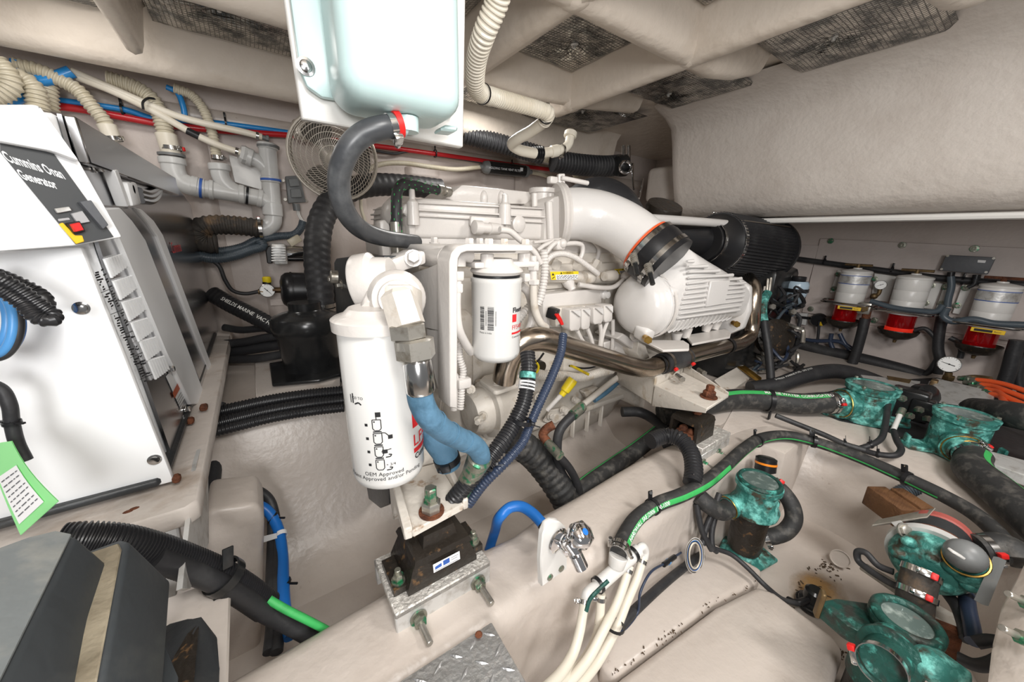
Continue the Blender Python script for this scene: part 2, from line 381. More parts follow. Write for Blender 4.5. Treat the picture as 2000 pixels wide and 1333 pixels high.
# back (outboard) wall with pressed vertical frames
m = MB(); m.box((.8, 2.0, .95), (4.6, .1, 1.8))
wall_back = m.build('wall_back', 'wall_paint', kind='structure', label='cream fibreglass wall behind the engine')
def rib(x, w, z0, z1, dep=.035):
    mb = MB(); pr = [(x-w/2-.03, 1.952), (x-w/2, 1.95-dep), (x+w/2, 1.95-dep), (x+w/2+.03, 1.952)]
    mb.prism([(p[0], p[1], z0) for p in pr], (0, 0, z1-z0), .01, 3); mb.build('frame_rib', 'wall_paint', wall_back)
for x, w_, z0, z1 in ((-.14, .05, .5, 1.36), (.1, .12, .5, 1.18), (.38, .16, .5, 1.3), (.78, .14, .5, 1.34), (1.25, .2, .5, 1.36), (1.75, .18, .5, 1.4)): rib(x, w_, z0, z1, .02)
m = MB(); m.tube([Vector((x, 1.965, 1.42)) for x in (-1.2, 0, 1, 2.6)], .035, 12, 2)
m.build('ledge', 'gelcoat', wall_back)
# right (forward) bulkhead
m = MB(); m.box((2.82, .5, .8), (.1, 3.6, 1.9))
wall_right = m.build('wall_right', 'wall_paint', kind='structure', label='cream bulkhead carrying the row of fuel filters')
def wall_panel(pts, mt='panel_paint'):
    mb = MB(); mb.prism(VS(pts, x=2.77), (-.018, 0, 0), .002, 1); return mb.build('panel', mt, wall_right)
wall_panel([(1604, 466), (2150, 492), (2150, 690), (1568, 610)])
wall_panel([(1440, 470), (1601, 480), (1564, 610), (1440, 600)])
wall_panel([(1440, 606), (1562, 615), (2150, 700), (2150, 850), (1440, 720)])
for px, py in ((1622, 471), (1762, 479), (1903, 486), (1583, 604), (1708, 626)):
    c = V(px, py, x=2.75); mb = MB(); mb.lathe(c, (-1, 0, 0), [(0, .016), (.003, .015), (.004, .007), (.007, .006)], 16); mb.build('bolt', 'steel_green', wall_right)
# --- ceiling: slab, moulded beams, foil insulation
ZB = 1.62
m = MB(); slab(m, [(-1.6, -1.1), (3.0, -1.1), (3.0, 2.1), (-1.6, 2.1)], ZB, ZB+.06)
ceiling = m.build('ceiling', 'gelcoat_ceiling', kind='structure', label='moulded fibreglass ceiling with beams and foil insulation')
def beam(axis, c, a0, a1, w=.085, zb=1.49, taper=0, flare=.012):
    w *= .82
    prof = [(-w-flare, ZB), (-w*.8, ZB-.03), (-w*.55, zb+.03), (-w*.38, zb+.008), (0, zb), (w*.38, zb+.008), (w*.55, zb+.03), (w*.8, ZB-.03), (w+flare, ZB)]
    rows = []; n = 10
    for i in range(n+1):
        a = a0+(a1-a0)*i/n; k = 1
        if taper and i > n-3: k = [1, .82, .5][i-n+2]
        row = [(c+u*(1 if k == 1 else .9), ZB-(ZB-z)*k) for u, z in prof]
        rows.append([Vector((a, u, z)) if axis == 'x' else Vector((u, a, z)) for u, z in row])
    mb = MB(); mb.grid(rows); mb.f.append([(n)*9+i for i in range(9)]); mb.f.append(list(range(9)))
    return mb.build('beam', 'gelcoat_ceiling', ceiling, ang=60)
beam('x', 1.74, -1.5, 1.95, .1, 1.47)
beam('x', 1.21, -1.5, 1.5, .085, 1.49, 1)
beam('x', .72, .2, 1.5, .085, 1.49, 1)
beam('x', .24, .2, 1.5, .085, 1.49, 1)
beam('y', 1.12, -1.0, 1.3, .08, 1.488)
beam('y', .66, -1.0, 1.3, .08, 1.492)
beam('y', -.19, 1.25, 1.62, .05, 1.46, 1)
for c in ((1.12, .72), (1.12, 1.21), (.66, .72), (.66, 1.21), (1.12, .24)):
    mb = MB(); mb.sphere((c[0], c[1], 1.528), .05, 16, 10, (1, 1, .8)); mb.build('beam_joint', 'gelcoat_ceiling', ceiling)
def foil_panel(x0, x1, y0, y1, cx=.5, cy=.5, z=1.6):
    n = 30; rows = []; sd = random.random()*6
    for i in range(n+1):
        row = []
        for j in range(n+1):
            u, v = i/n, j/n; x = x0+(x1-x0)*u; y = y0+(y1-y0)*v
            dx, dy = x-(x0+(x1-x0)*cx), y-(y0+(y1-y0)*cy); r_ = math.hypot(dx, dy); th = math.atan2(dy, dx)
            h = -.022*(1-math.exp(-r_/.05))*min(1, 8*min(u, 1-u, v, 1-v)+.25)+.006*math.cos(7*th+sd)*math.exp(-r_/.07)*min(1, r_/.02)
            row.append(Vector((x, y, z+h)))
        rows.append(row)
    mb = MB(); mb.grid(rows); o = mb.build('insulation_panel', 'foil', ceiling, ang=80)
    c = Vector((x0+(x1-x0)*cx, y0+(y1-y0)*cy, z)); mb = MB(); mb.lathe(c+Vector((0, 0, .002)), (0, 0, -1), [(0, .014), (.006, .013), (.009, .006), (.016, .005), (.017, .002)], 12); mb.build('pin', 'alu', o)
for a in ((.715, 1.065, .775, 1.155, .62, .62), (-.15, .6, 1.265, 1.665, .22, .5), (-.95, -.23, 1.265, 1.665, .6, .5), (.73, 1.06, 1.28, 1.66), (.72, 1.06, .3, .66), (1.2, 1.7, .79, 1.15, .66, .75),
          (1.2, 1.72, .28, .66, .6, .6), (1.2, 1.72, -.5, .17), (1.2, 1.7, 1.28, 1.66, .4, .4), (.0, .58, .79, 1.14)): foil_panel(*a)
# moulded locker hanging from the upper right corner
rows = []; YL = 1.24
prof = [(1.62, 1.61), (1.72, 1.575), (1.775, 1.54), (1.80, 1.48), (1.835, 1.36), (1.87, 1.26), (1.90, 1.18), (1.945, 1.135), (2.0, 1.118), (2.4, 1.12), (2.78, 1.12)]
for i, (y, k) in enumerate([(YL, .0), (YL-.012, .45), (YL-.035, .8), (YL-.08, 1), (.6, 1), (0, 1), (-1.0, 1)]):
    s_ = .90+.10*k; rows.append([Vector((2.78-(2.78-p[0])*s_, y, 1.61-(1.61-p[1])*s_)) for p in prof])
m = MB(); m.grid(rows); m.f.append(list(range(len(prof))))
locker = m.build('trim_1', 'gelcoat_rough', kind='structure', label='big rounded white fibreglass locker bulging from the upper right corner', ang=60)
m = MB(); m.tube([Vector((2.0, y, 1.1)) for y in (1.1, .3, -.9)], .012, 8, 1); m.build('lip', 'white_plastic', locker)
m = MB(); m.box((2.32, 1.4, 1.33), (.5, .24, .2), .03, 3); m.build('trim_2', 'gelcoat_rough', kind='structure', label='small white moulded block left of the big locker')
# near stringer carrying the engine mounts
rows = []
zt = .385
prof0 = [(.335, .08), (.35, .2), (.365, .31)]+arc((.41, .335), .045, 180, 90, 5)+arc((.50, .335), .045, 90, 0, 5)+[(.56, .2), (.575, .08)]
for i in range(33):
    x = -.9+2.3*i/32; dip = .018*math.exp(-((x-.36)/.06)**2)
    rows.append([Vector((x, u+(dip*2.2 if u < .43 else 0)+.006*math.sin(9*x), z-(dip*1.6 if z > .25 else 0))) for u, z in prof0])
m = MB(); m.grid(rows); m.build('trim_3', 'gelcoat', kind='structure', label='cream rounded stringer carrying the engine mounts', ang=70)
# far shelf with sloping face, right shelf, second stringer
prof = [(1.98, .5), (1.16, .505)]+arc((1.15, .46), .045, 90, 160, 5)+[(1.06, .34), (1.01, .2), (.93, .12), (.85, .1)]
m = MB(); m.grid(extr(prof, 'x', -1.2, 2.7, 10)); m.build('trim_4', 'gelcoat', kind='structure', label='cream hull shelf behind the engine with the black muffler on it', ang=70)
edge = VS([(1395, 870), (1470, 842), (1560, 838), (1640, 858), (1730, 893), (1800, 930), (1880, 983), (1960, 1050), (2050, 1150), (2250, 1330), (2500, 1560)], z=.38)
edge = catmull(edge, 5)
rows = [[Vector((2.78, e.y if i else .9, .38)) for i, e in enumerate(edge)], [e+Vector((.03, .01, .002)) for e in edge], [e+Vector((.008, .003, -.006)) for e in edge], [e+Vector((0, 0, -.02)) for e in edge], [Vector((e.x-.05, e.y-.01, .2)) for e in edge], [Vector((e.x-.10, e.y-.02, .08)) for e in edge]]
m = MB(); m.grid(rows); m.build('trim_5', 'gelcoat', kind='structure', label='cream curved shelf under the sea strainers on the right', ang=70)
m = MB(); slab(m, [(1.25, .3), (2.78, .3), (2.78, 1.2), (1.25, 1.2)], .1, .379, .01, 2); m.build('trim_7', 'gelcoat', kind='structure', label='cream shelf behind the rear engine mount')
m = MB(); m.prism([V(1996, 1092, d=.60), V(2100, 1120, d=.52), V(2100, 1420, d=.42), V(1905, 1420, d=.46), V(1926, 1260, d=.52), V(1946, 1180, d=.56)], (.02, -.25, -.02), .01, 2)
m.build('trim_6', 'gelcoat', kind='structure', label='cream stringer face at the lower right edge with two threaded studs')
# floor boards in the walkway
def board(pts, z, t, label, r=.012):
    mb = MB(); mb.prism(VS(pts, z=z), (0, 0, -t), r, 3); return mb.build('trim_9', 'gelcoat', kind='structure', label=label)
board([(1398, 1182), (1478, 1142), (1508, 1150), (1640, 1248), (1650, 1275), (1600, 1420), (1150, 1420), (1205, 1325)], .165, .07, 'cream rounded floor board nearest the drain well', .018)
board([(1170, 1300), (1235, 1140), (1300, 1045), (1395, 1060), (1490, 1112), (1480, 1138), (1395, 1178), (1200, 1325)], .155, .06, 'cream floor board beside the stringer under the white hoses', .012)
# ================================================================== ENGINE
Yd, Xd, Zd = Vector((0, 1, 0)), Vector((1, 0, 0)), Vector((0, 0, 1))
def bolt(parent, p, ax, r=.008, h=.008, mt='engine_white', washer=True):
    mb = MB()
    if washer: mb.lathe(p, ax, [(0, r*1.4), (r*.25, r*1.4)], 14)
    mb.hex(Vector(p)+Vector(ax).normalized()*(r*.25 if washer else 0), ax, r, h)
    return mb.build('bolt', mt, parent)
def clamp(parent, c, ax, R, w=.012, mt='stainless', screw=None, cap=None, name='hose_clamp'):
    """worm-drive clamp; screw = direction in which its screw housing sits; cap = coloured screw cover"""
    mb = MB(); mb.band(c, ax, R, w, .0015, 24)
    a = Vector(ax).normalized()
    if screw is not None:
        sdir = Vector(screw); sdir = (sdir-a*sdir.dot(a)).normalized(); t = a.cross(sdir)
        mb.obox(Vector(c)+sdir*(R+.004), (.008, w*1.1, .016), t, sdir, .0015); mb.hex(Vector(c)+sdir*(R+.005)+t*.007, t, .0045, .006)
    o = mb.build(name, mt, parent)
    if cap and screw is not None:
        m2 = MB(); m2.obox(Vector(c)+sdir*(R+.005)-t*.011, (.010, w*1.05, .010), t, sdir, .002); m2.build('screw_cover', cap, o)
    return o
def hose(name, label, cat, pts, r, mt, ribs=None, sub=8, n=14, group=None, parent=None, depth=.12):
    P = pts if isinstance(pts[0], Vector) else HOSE(pts); mb = MB()
    if ribs: mb.ribbed(P, r, ribs, depth, n)
    else: mb.tube(P, r, n, sub)
    return mb.build(name, mt, parent, label, cat, group)
def cable_tie(parent, c, ax, R, tail=None, mt='black_plastic', w=.005):
    mb = MB(); mb.band(c, ax, R, w, .0016, 20)
    if tail is not None:
        t = Vector(tail).normalized(); mb.obox(Vector(c)+t*(R+.004), (.006, .007, .008), t, ax, .001); mb.obox(Vector(c)+t*(R+.011)+Vector(ax).normalized()*.002, (.0012, .0035, .016), t, ax)
    return mb.build('cable_tie', mt, parent)
def stripe(parent, P, r, side, wdt, mt='stripe_green', name='stripe', sub=8, off=.0006):
    """flat coloured line printed along a hose"""
    Q = catmull(P, sub); fr = transport(Q); rows = []
    for q, (x, y, t) in zip(Q, fr):
        n_ = Vector(side); n_ = (n_-t*n_.dot(t)).normalized(); b = n_.cross(t)
        rows.append([q+(n_*math.cos(a)+b*math.sin(a))*(r+off) for a in (-wdt, -wdt/2, 0, wdt/2, wdt)])
    mb = MB(); mb.grid(rows); return mb.build(name, mt, parent, fix=False)
eng = thing('diesel_engine', 'large white marine diesel engine filling the middle of the room', 'engine', (.9, 1.05, .2))
# block, head, sump
m = MB(); m.box((.92, 1.08, .67), (1.2, .44, .58), .02, 2)
for i in range(5): m.box((.45+i*.2, .85, .72), (.09, .03, .36), .012, 2)
m.box((.9, .87, .885), (1.15, .05, .08), .012, 2)
m.build('engine_block', 'engine_dirty', eng)
top = VS([(1015, 838), (1237, 768)], y=.85)
m = MB()
pan = []
for x, zb in ((.30, .21), (.36, .2), (.78, .19), (.86, .2), (1.16, .235), (1.24, .25)):
    y0 = .875 if x not in (.30, 1.24) else .9
    pan.append([Vector((x, y0-.005, .368)), Vector((x, y0+.005, .34)), Vector((x, y0+.03, zb+.03)), Vector((x, y0+.07, zb)), Vector((x, 1.2, zb)), Vector((x, 1.28, .368))])
m.grid(pan); m.f.append([0, 1, 2, 3, 4, 5]); m.f.append([30+i for i in range(6)])
m.build('oil_pan', 'engine_dirty', eng, ang=50)
m = MB(); m.box((.77, 1.07, .377), (1.02, .45, .022), .006, 2); m.build('pan_flange', 'engine_dirty', eng)
for x in (.92, 1.0, 1.08): m = MB(); m.box((x, .882, .30), (.008, .02, .1), .003, 1); m.build('pan_rib', 'engine_dirty', eng)
m = MB(); m.lathe((1.28, 1.05, .6), Xd, [(0, .2), (.02, .27), (.1, .28), (.13, .27)], 32); m.build('flywheel_housing', 'engine_dirty', eng)
m = MB(); m.prism(VS([(1232, 768), (1262, 745), (1290, 742), (1300, 775), (1262, 800), (1240, 795)], y=.8), Yd*.12, .012, 2); m.build('housing_foot', 'engine_dirty', eng)
# front guard plate (dark) over the pulleys
m = MB(); m.prism([V(px, py, x=.182) for px, py in ((652, 512), (656, 505), (700, 499), (748, 500), (758, 700), (760, 985), (742, 994), (715, 972), (690, 915), (672, 840), (661, 735), (668, 712), (657, 620))], (.03, 0, 0), .004, 2)
gp = m.build('belt_guard', 'black_paint', eng, label='dark painted belt guard plate')
for px, py in ((652, 545), (668, 556), (700, 966)):
    bolt(gp, V(px, py, x=.182), (-1, -.2, 0), .009, .014, 'steel_nut')
m = MB(); m.cyl(V(661, 542, d=.93), V(645, 541, d=.92), .017, n=16, ch=.002); m.build('spacer', 'steel_nut', gp)
# front pulleys and bracket seen left of the guard bottom
m = MB(); m.obox(V(655, 830, x=.2), (.05, .09, .10), Zd, Xd, .006); m.build('front_bracket', 'alu', eng)
bolt(eng, V(655, 812, x=.17), (-1, -.3, 0), .016, .02, 'steel_nut'); bolt(eng, V(657, 845, x=.17), (-1, -.3, 0), .014, .016, 'cast_black')
# valve cover
vc = [(806, 394), (828, 386), (960, 396), (1075, 407), (1075, 470), (800, 466)]
m = MB(); m.prism(VS(vc, y=.86), Yd*.34, .012, 3); vco = m.build('valve_cover', 'engine_white', eng)
for a, b, yy, t in (((800, 409), (1076, 425), .852, .006), ((800, 421), (1076, 436), .855, .004), ((806, 396), (1076, 409), .856, .003)):
    p, q = V(*a, y=yy), V(*b, y=yy); m = MB(); m.obox((p+q)/2+Yd*.17, (.005 if t > .005 else .003, .352, (q-p).length), q-p, Zd, .0015); m.build('cover_seam', 'engine_white', vco)
m = MB(); m.prism(VS([(790, 398), (812, 393), (813, 470), (800, 462), (796, 420), (786, 418)], y=.85), Yd*.1, .006, 2); m.build('corner_boss', 'engine_white', vco)
for c, s_ in (((986, 396), 1), ((806, 392), .8)):
    p = V(c[0], c[1]+12, y=.845); m = MB(); m.lathe(p-Zd*.04, Zd, [(0, .018*s_), (.05, .016*s_), (.056, .009*s_), (.075, .008*s_), (.077, .005)], 14); m.build('stud_boss', 'engine_white', vco)
m = MB(); p = V(1011, 438, y=.852); m.lathe(p, -Yd, [(-.02, .022), (.008, .022), (.014, .012)], 18); m.build('plug', 'engine_white', vco)
m = MB(); m.prism(VS([(916, 422), (980, 426), (980, 452), (925, 450), (915, 440)], y=.85), Yd*-.012, .004, 2); sb = m.build('sensor_pad', 'engine_white', vco)
a, b = V(925, 444, y=.82), V(975, 448, y=.82)
m = MB(); m.lathe(a, b-a, [(0, .012), (.002, .017), (.022, .017), (.024, .013), (.045, .013), (.046, .015), ((b-a).length, .014), ((b-a).length+.001, .009)], 16); m.build('sensor', 'engine_white', sb)
# tray on top of the cover with two cone bosses
m = MB(); m.prism(VS([(868, 388), (902, 361), (1052, 376), (1072, 400), (905, 398)], y=.95), Yd*.2, .006, 2); tr = m.build('intake_cover', 'engine_white', eng)
for px in (945, 979):
    p = V(px, 388, y=.95); m = MB(); m.sphere(p, .022, 16, 10, (.55, .5, 1))
    m.build('cone_boss', 'engine_white', tr)
m = MB(); m.lathe(V(1060, 402, y=.93), Zd, [(0, .04), (.034, .04), (.036, .046), (.048, .046), (.05, .04)], 24); tower = m.build('inlet_tower', 'engine_white', eng)
for px in (1044, 1074):
    m = MB(); m.cyl(V(px, 405, y=.89), V(px, 377, y=.89), .009, n=12, ch=.002); m.build('stud', 'engine_white', tower)
bolt(tower, V(1084, 378, y=.92), Zd, .007, .006, 'yellow')
m = MB(); m.prism(VS([(1066, 395), (1085, 383), (1112, 378), (1120, 470), (1062, 475)], y=.845), Yd*.14, .01, 2); fl = m.build('intake_flange', 'engine_white', eng)
m = MB(); m.cyl(V(1075, 468, y=.84), V(1072, 393, y=.84), .011, n=14, ch=.003); m.build('flange_bolt', 'engine_white', fl)
# crossover elbow and its V-clamp
EP = HOSE([(1092, 421, 1.10), (1130, 419, 1.11), (1168, 425, 1.11), (1205, 440, 1.10), (1238, 461, 1.085), (1260, 480, 1.07)])
m = MB(); m.tube(EP, .077, 32, 8); elb = m.build('crossover_elbow', 'engine_satin', eng, label='smooth white crossover elbow', ang=60)
t0 = (EP[1]-EP[0]).normalized()
m = MB(); m.lathe(EP[0]-t0*.012, t0, [(0, .08), (.0, .09), (.006, .095), (.012, .09), (.018, .095), (.026, .09), (.028, .078)], 36); vcl = m.build('v_clamp', 'engine_white', elb)
m = MB(); cc = EP[0]+Zd*.092; m.obox(cc, (.02, .05, .022), t0, Yd, .004); m.cyl(cc+Vector((-.01, -.012, .012)), cc+Vector((.085, -.03, .004)), .007, n=10, ch=.002); m.obox(cc+Vector((-.02, .01, .006)), (.02, .02, .04), Xd, Zd, .004); m.build('clamp_screw', 'engine_white', vcl)
m = MB()
for k, s_ in enumerate(('A5 S9', '71.20', '49')):
    text_path(m, s_, catmull(EP, 8), .071, -UP*1.0-FW*.9+RT*0, .016, .0012, .0003, .012+.0*k) if k == 1 else None
m.build('casting_mark', 'ink_white', elb) if m.v else None
te = (EP[-1]-EP[-2]).normalized()
def along(p, t, s_): return p+t*s_
m = MB(); m.band(EP[-1]+te*.004, te, .077, .012, .006, 36); m.build('silicone_edge', 'orange', elb)
cpl = thing('hose_coupler', 'black rubber coupler with steel bands below the white crossover elbow', 'hose coupler', EP[-1]+te*.03)
m = MB(); m.lathe(EP[-1]+te*.006, te, [(0, .076), (0, .087), (.012, .088), (.03, .091), (.05, .088), (.085, .088), (.085, .07)], 36); m.build('sleeve', 'black_plastic', cpl)
for s_ in (.016, .07): clamp(cpl, EP[-1]+te*s_, te, .0895, .014, 'stainless', screw=-RT*.75-UP*.8-FW*.4)
for k, (a, b) in enumerate((((1237, 498, .99), (1245, 538, .96)), ((1265, 518, .98), (1275, 556, .95)))):   # T-bolt ends with springs
    p, q = V(a[0], a[1], d=a[2]), V(b[0], b[1], d=b[2]); sp = thing('t_bolt', 'sprung steel T-bolt of the coupler clamp, ' + ('nearer the warning label' if k == 0 else 'beside the aftercooler cap'), 'bolt', q)
    mm = p.lerp(q, .45); m = MB(); m.ribbed([p, mm], .0105, .006, .25, 12); m.build('spring', 'steel_nut', sp); m = MB(); m.cyl(mm, q, .0068, n=12, ch=.001); m.build('sleeve', 'black_gloss', sp)
# white pipe running to the air filter
hose('vent_pipe', 'slim white pipe in front of the black air filter', 'pipe', [(1272, 428, 1.25), (1330, 431, 1.38), (1400, 436, 1.52), (1447, 440, 1.62)], .0165, 'engine_satin')
# ------------------------------------------------------------------ aftercooler
YA = .585
ac = thing('aftercooler', 'ribbed white aftercooler housing with a round end cap', 'aftercooler', (1.15, .68, .6))
topc = [(1283, 540), (1300, 527), (1316, 512), (1328, 490), (1338, 479), (1352, 487), (1385, 505), (1420, 522), (1448, 537), (1465, 549)]
rows = []; NS = 28
c0 = V(1258, 597, y=.67)
for px, py in topc:
    t = V(px, py, y=.645); x = V(px, py, y=.645-.05*(px-1283)/182).x; zb = c0.z-.088
    h = (t.z-zb)/2; zc = (t.z+zb)/2; row = []
    for k in range(NS):
        th = 2*math.pi*k/NS; cx, sz = math.cos(th), math.sin(th); e = .62
        row.append(Vector((x, .675+.092*math.copysign(abs(cx)**e, cx), zc+h*math.copysign(abs(sz)**e, sz))))
    rows.append(row)
m = MB(); m.grid(rows, True); m.f.append(list(range(NS))); m.f.append([(len(topc)-1)*NS+k for k in range(NS)])
acb = m.build('housing', 'engine_satin', ac, ang=50)
m = MB(); x0 = rows[0][0].x
m.lathe((x0+.01, .675, c0.z), -Xd, [(0, .1), (.02, .101), (.024, .096), (.04, .093), (.054, .086), (.066, .07), (.074, .048), (.079, .024), (.08, .0)], 40)
cap = m.build('end_cap', 'engine_satin', ac, label='domed round end cap', ang=50)
m = MB(); m.lathe((x0+.014, .675, c0.z), -Xd, [(0, .102), (0, .106), (.012, .106), (.012, .102)], 40, cap=False); m.build('flange_ring', 'engine_white', ac)
m = MB(); m.obox((x0-.035, .64, c0.z-.075), (.05, .05, .05), Vector((-.3, -.3, 1)), Xd, .012, 3); m.build('drain_boss', 'engine_satin', cap)
for px, py in ((1301, 572), (1239, 657)):
    p = V(px, py, x=x0-.005); m = MB(); m.lathe(p+Xd*.03, -Xd, [(0, .022), (.025, .021), (.03, .018)], 18); lug = m.build('lug', 'engine_satin', ac); bolt(lug, p, -Xd, .011, .01, 'engine_white')
for px, py in ((1264, 663), (1437, 633)):
    p = V(px, py, y=.6); m = MB(); m.hex(p, Vector((-.6, -.8, 0)), .012, .014); m.lathe(p, Vector((-.6, -.8, 0)), [(-.02, .009), (0, .009)], 12); m.build('drain_plug', 'brass', ac)
def zo(zx, zy): return (1000+zx/3.602, 330+zy/3.602)
ribs = [((1230, 652), (1275, 650)), ((1240, 690), (1370, 685)), ((1240, 727), (1455, 718)), ((1240, 767), (1550, 748)), ((1235, 808), (1370, 790)), ((1525, 780), (1610, 772)), ((1228, 845), (1370, 825)), ((1520, 815), (1635, 803)), ((1215, 880), (1365, 858)), ((1510, 848), (1635, 832)), ((1200, 915), (1360, 893)), ((1500, 880), (1630, 863)), ((1190, 950), (1355, 925)), ((1495, 913), (1625, 895)), ((1182, 985), (1350, 960)), ((1490, 945), (1620, 925)), ((1180, 1020), (1605, 960)), ((1165, 1052), (1595, 993))]
for a, b in ribs:
    p, q = V(*zo(*a), y=.580), V(*zo(*b), y=.580); m = MB(); m.tube([p, q], .006, 10, 1, rf=lambda i, t: .006 if 0 < i < 4 else .0035); m.build('rib', 'engine_satin', acb)
for k in range(14):
    p = V(1315+k*8.6, 643-k*1.75, y=.605); q = V(1326+k*8.4, 627-k*1.7, y=.588); m = MB(); m.tube([p+Vector((-.006, .012, -.012)), p, q], .0046, 8, 2); m.build('lower_rib', 'engine_satin', acb)
m = MB(); m.prism(VS([zo(1385, 790), zo(1520, 778), zo(1480, 950), zo(1350, 970)], y=.583), (0, -.008, 0), .002, 1); m.build('data_plate', 'engine_satin', acb)
m = MB(); xf = rows[-1][0].x
fl = [(xf, zz, yy) for yy, zz in ((.59, .09), (.575, .0), (.585, -.07), (.63, -.105), (.72, -.105), (.77, -.06), (.775, .08), (.72, .12), (.64, .12))]
m.prism([(f[0]-.01, f[2], (rows[-1][7].z-.1)+f[1]) for f in fl], (.035, 0, 0), .008, 2); m.build('end_flange', 'engine_satin', ac)
for a, b in (((1320, 665), (1322, 650)), ((1338, 660), (1342, 640)), ((1378, 648), (1382, 632)), ((1395, 644), (1400, 628))):
    m = MB(); m.cyl(V(a[0], a[1], y=.66), V(b[0], b[1], y=.66), .014, .02, 16); m.build('foot', 'engine_white', ac)
for pts in ([(1254, 664), (1335, 665), (1346, 672), (1346, 682), (1295, 684)], [(1338, 655), (1418, 642), (1428, 650), (1426, 658), (1352, 672)]):
    z = V(pts[0][0], pts[0][1], y=.66).z; m = MB(); m.prism(VS(pts, z=z-.005), (0, 0, -.008), .002, 1); m.build('support_plate', 'engine_white', ac)
# stub tanks below (bracket to block)
m = MB(); m.prism(VS([(1205, 662), (1218, 652), (1246, 668), (1246, 690)], y=.72), Yd*.1, .003, 1); m.prism(VS([(1180, 670), (1200, 665), (1245, 686), (1246, 704), (1182, 690)], y=.76), Yd*.1, .003, 1)
brk = m.build('cooler_bracket', 'engine_white', eng)
for px, py in ((1202, 682), (1226, 690)): bolt(brk, V(px, py, y=.757), -Yd, .007, .005)
m = MB(); m.prism(VS([(1248, 668), (1262, 676), (1270, 700), (1252, 706), (1244, 690)], y=.70), Yd*.08, .003, 1); m.build('support_leg', 'engine_dirty', ac)
# ------------------------------------------------------------------ stainless raw-water pipe
SP = [V(985, 742, y=.66), V(990, 715, y=.65), V(1000, 690, y=.64), V(1022, 668, y=.63), V(1055, 663, y=.62), V(1100, 676, y=.62), V(1180, 700, y=.62), V(1235, 716, y=.62), V(1262, 720, y=.62), V(1285, 714, y=.62), V(1302, 708, y=.62)]
m = MB(); m.tube(SP, .0285, 24, 8); sp = m.build('raw_water_pipe', 'stainless_pipe', None, 'polished stainless pipe sweeping from the flange in front of the engine block', 'pipe')
SP2 = [V(1330, 700, y=.62), V(1365, 690, y=.62), V(1420, 676, y=.62), V(1448, 668, y=.625), V(1464, 655, y=.63), V(1469, 635, y=.635), V(1471, 600, y=.64), V(1472, 565, y=.66), V(1462, 545, y=.72)]
m = MB(); m.tube(SP2, .0285, 24, 8); sp2 = m.build('raw_water_pipe', 'stainless_pipe', None, 'polished stainless elbow pipe rising beside the far end of the aftercooler', 'pipe')
t2 = (SP2[0]-SP[-1]).normalized()
cp2 = thing('hose_coupler', 'short black hose with two red-tipped clamps joining the stainless pipes', 'hose coupler', (SP[-1]+SP2[0])/2)
L2 = (SP2[0]-SP[-1]).length
m = MB(); m.lathe(SP[-1]-t2*.03, t2, [(0, .029), (0, .034), (L2+.06, .034), (L2+.06, .029)], 28, cap=False); m.build('sleeve', 'rubber', cp2)
for s_ in (-.006, L2+.012): clamp(cp2, SP[-1]+t2*s_, t2, .0345, .013, 'copper_clamp', screw=-FW*.8-UP*.75, cap='red')
clamp(sp, SP[-1]-t2*.045, t2, .0295, .01, 'black_plastic'); clamp(sp2, V(1420, 676, y=.62), V(1448, 668, y=.625)-V(1420, 676, y=.62), .030, .02, 'black_plastic')
for px, py in ((1322, 733), (1364, 722)):
    m = MB(); p = V(px, py, y=.59); m.cyl(p, p+Vector((-.02, -.03, .0)), .007, n=12); m.hex(p+Vector((-.018, -.026, 0)), Vector((-.5, -.8, 0)), .010, .01); m.build('clamp_bolt', 'steel_nut', cp2)
# raw-water pump with the square flange
m = MB(); zf = .58
m.prism(VS([(936, 742), (946, 733), (968, 728), (1018, 734), (1021, 748), (972, 764), (965, 764)], z=V(960, 760, y=.7).z+.012), (0, 0, -.012), .004, 2); pf = m.build('pipe_flange', 'mount_white', eng)
for px, py in ((970, 751), (1015, 741)): bolt(pf, V(px, py, z=V(960, 760, y=.7).z+.012), Zd, .008, .008, 'mount_white')
wc = V(948, 800, y=.74)
m = MB(); m.lathe(wc-Xd*.05, Xd, [(0, .03), (.002, .05), (.02, .06), (.045, .062), (.05, .075), (.062, .075), (.064, .062), (.1, .06), (.16, .05)], 32); pump = m.build('raw_water_pump', 'engine_dirty', eng)
m = MB(); m.prism(VS([(960, 765), (1020, 750), (1022, 820), (1000, 838), (965, 835)], y=.72), Yd*.1, .012, 2); m.lathe(V(983, 806, y=.72), -Yd, [(0, .016), (.012, .015), (.014, .01)], 16); m.build('pump_body', 'engine_dirty', pump)
for px, py in ((920, 760), (935, 821), (944, 812)): bolt(pump, V(px, py, y=.68), Vector((-.7, -.7, 0)), .008, .012, 'engine_dirty')
m = MB(); m.prism(VS([(940, 838), (960, 826), (990, 836), (1005, 848), (955, 862), (945, 856)], y=.73), Yd*.08, .005, 2); m.build('pump_foot', 'engine_dirty', eng)
# gear-case shapes behind the filter
m = MB(); m.lathe((.34, .95, .60), Xd, [(0, .10), (.01, .14), (.06, .15), (.08, .12)], 32); m.lathe((.34, .85, .77), Xd, [(0, .05), (.04, .055), (.05, .03)], 24); m.box((.4, .9, .62), (.1, .2, .4), .03, 3); m.build('gear_case', 'engine_dirty', eng)
